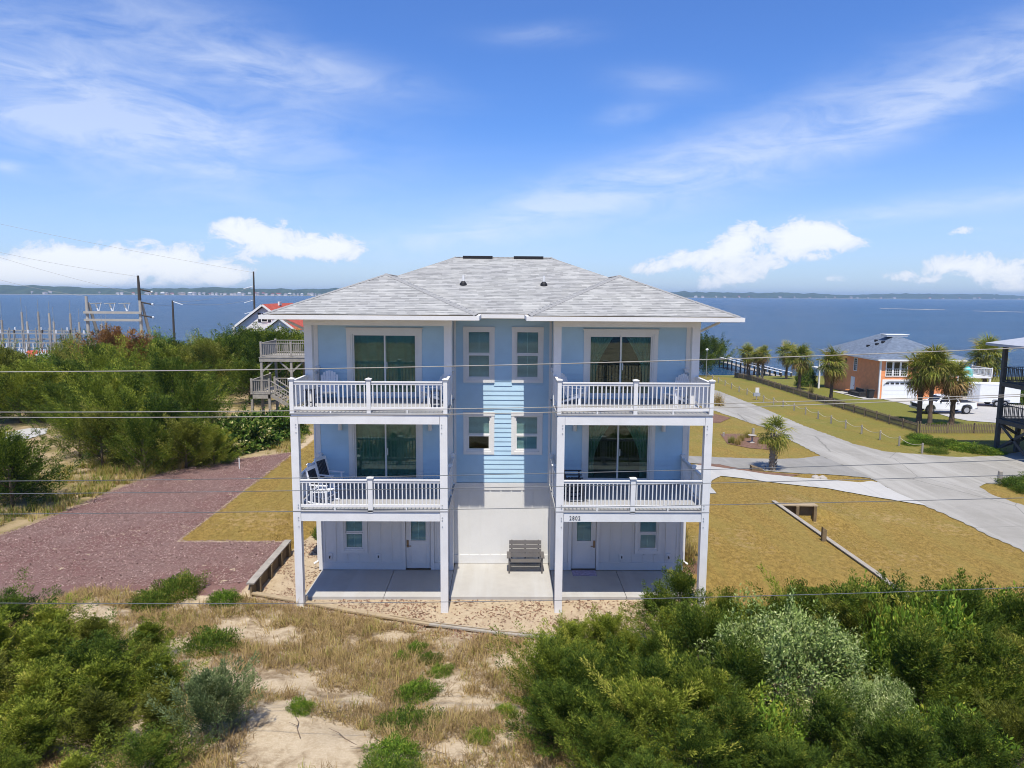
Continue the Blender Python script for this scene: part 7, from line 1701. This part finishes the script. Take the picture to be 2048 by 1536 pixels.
def dune_keep(x, y, rg):
    t = timber_y(x) - y; den = fbm(x * .75 + 20, y * .75 + 5, 4)
    return (t > .5) & (rg.random(len(x)) < np.clip((den - .38) * 6, 0.05, 1)) & (rg.random(len(x)) > bare_spots(x, y) * 1.8) & ((x < 2.2) | (y > -2.0))
pts = region_pts(11500, -14, 5, -11.5, 1.6, dune_keep, 31)
scatter_blades('dune_grass', pts, 13, .33, 1.35, 'grass_blade', (.56, .24), 'tan and olive beach grass covering the dune', .014, 33)
pts = region_pts(14000, -14, 3, -11.5, 1.5, dune_keep, 37)
scatter_blades('dry_thatch', pts, 9, .30, 3.2, 'grass_blade', (.22, .14), 'dry fallen stems lying on the dune', .012, 38, bend=.3)
def wild_keep(x, y, rg):
    md = polydist(x, y, MULCH); return (x < -12.9) & (md < -.1) & (md > -5.5) & (rg.random(len(x)) < np.clip((fbm(x * .4, y * .4, 3) - .38) * 5, 0, 1))
pts = region_pts(9000, -30, -12, 2, 30, wild_keep, 41)
scatter_blades('wild_grass', pts, 12, .5, .9, 'grass_blade', (.62, .2), 'yellow green wild grass between hedge and mulch', .025, 42)
def chips(name, pts, mt_, size, tone, lab, seed):
    rg = np.random.default_rng(seed); n = len(pts); D = rg.normal(size=(n, 3)); D[:, 2] *= .25; L = size * rg.uniform(.5, 1.6, n)
    P = pts + np.array([0, 0, .012]); T = np.clip(rg.normal(tone[0], tone[1], n), 0, 1)
    me = leaves_mesh(name, P - unit(D) * L[:, None] * .5, D, L, L * .42, mt_, T, .9, seed)
    o = bpy.data.objects.new(name, me); COL.objects.link(o); tag(o, lab, kind='stuff')
pts = region_pts(70000, -21, -8.4, 1.2, 21, lambda x, y, rg: polydist(x, y, MULCH) > -.15 + .3 * (fbm(x, y, 2) - .5), 51)
chips('mulch_chips', pts, 'chip_purple', .08, (.42, .2), 'purple brown shredded mulch chips', 52)
def pad_keep(x, y, rg):
    t = timber_y(x) - y; onslab = (y > .95) & (x > -6.7) & (x < 6.65)
    return (t < .9) & ~onslab & (rg.random(len(x)) < np.clip((fbm(x * 1.1 + 3, y * 1.1, 3) - .33) * 4.2, .12, 1))
pts = region_pts(26000, -8.3, 7.0, -3.4, 6.5, pad_keep, 55)
chips('bark_litter', pts, 'chip_brown', .085, (.45, .22), 'brown bark litter strewn on the sand by the patio', 56)
def lawn_keep(x, y, rg):
    return (polydist(x, y, drive) < .05) & (polydist(x, y, street) < .12) & (polydist(x, y, drive2) < .08) & (timber_y(x) - y < -1.2) & (polydist(x, y, BED) < 0) & (rg.random(len(x)) < np.clip(.2 + (fbm(x * .5, y * .5, 3) - .3) * 2, .15, 1))
pts = np.concatenate([region_pts(34000, 7.1, 24, -1, 22, lawn_keep, 61), region_pts(9000, -12.7, -8.7, 5.2, 21, lambda x, y, rg: x < 99, 62)])
scatter_blades('lawn_grass', pts, 5, .06, 1.2, 'lawn_blade', (.45, .25), 'short tan blades of the dry lawn', .02, 63)
# dead twigs and driftwood on the bare sand
rgk = random.Random(5)
for (px_, py) in ((600, 1455), (690, 1475), (520, 1350), (655, 1430), (740, 1500), (880, 1505)):
    q = hit(px_, py); a = rgk.uniform(0, 3); L = rgk.uniform(.5, .9)
    tw = MB().tube([(-L * .5, 0, .02), (-L * .1, .06, .05), (L * .2, .02, .03), (L * .5, .1, .06)], [.012, .010, .008, .004], 5).tube([(0, .05, .05), (L * .15, .22, .09)], [.007, .003], 4).build('dead_twig', 'twig')
    tw.location = q; tw.rotation_euler = (0, 0, a); tag(tw, 'thin dead twig lying on the open dune sand', 'twig', 'twigs on the dune')


# ------------------------------------------------------------------ air: thin sea haze over the sound
hz = bpy.data.materials.new('haze'); hz.use_nodes = True; t = NT(hz.node_tree); t.n.clear()
o_ = t.new('ShaderNodeOutputMaterial'); pv = t.new('ShaderNodeVolumePrincipled'); t.link(pv.outputs[0], o_.inputs['Volume'])
pv.inputs['Color'].default_value = (0.52, 0.74, 1.0, 1); pv.inputs['Density'].default_value = 0.00013; pv.inputs['Anisotropy'].default_value = 0.2
hb = bx(-6500, 6500, -6500, 8200, -12, float(FH.max()) + 3).mesh('haze'); hb.materials.append(hz)
ho = bpy.data.objects.new('haze', hb); COL.objects.link(ho); tag(ho, 'thin bluish sea haze over the sound', kind='stuff')
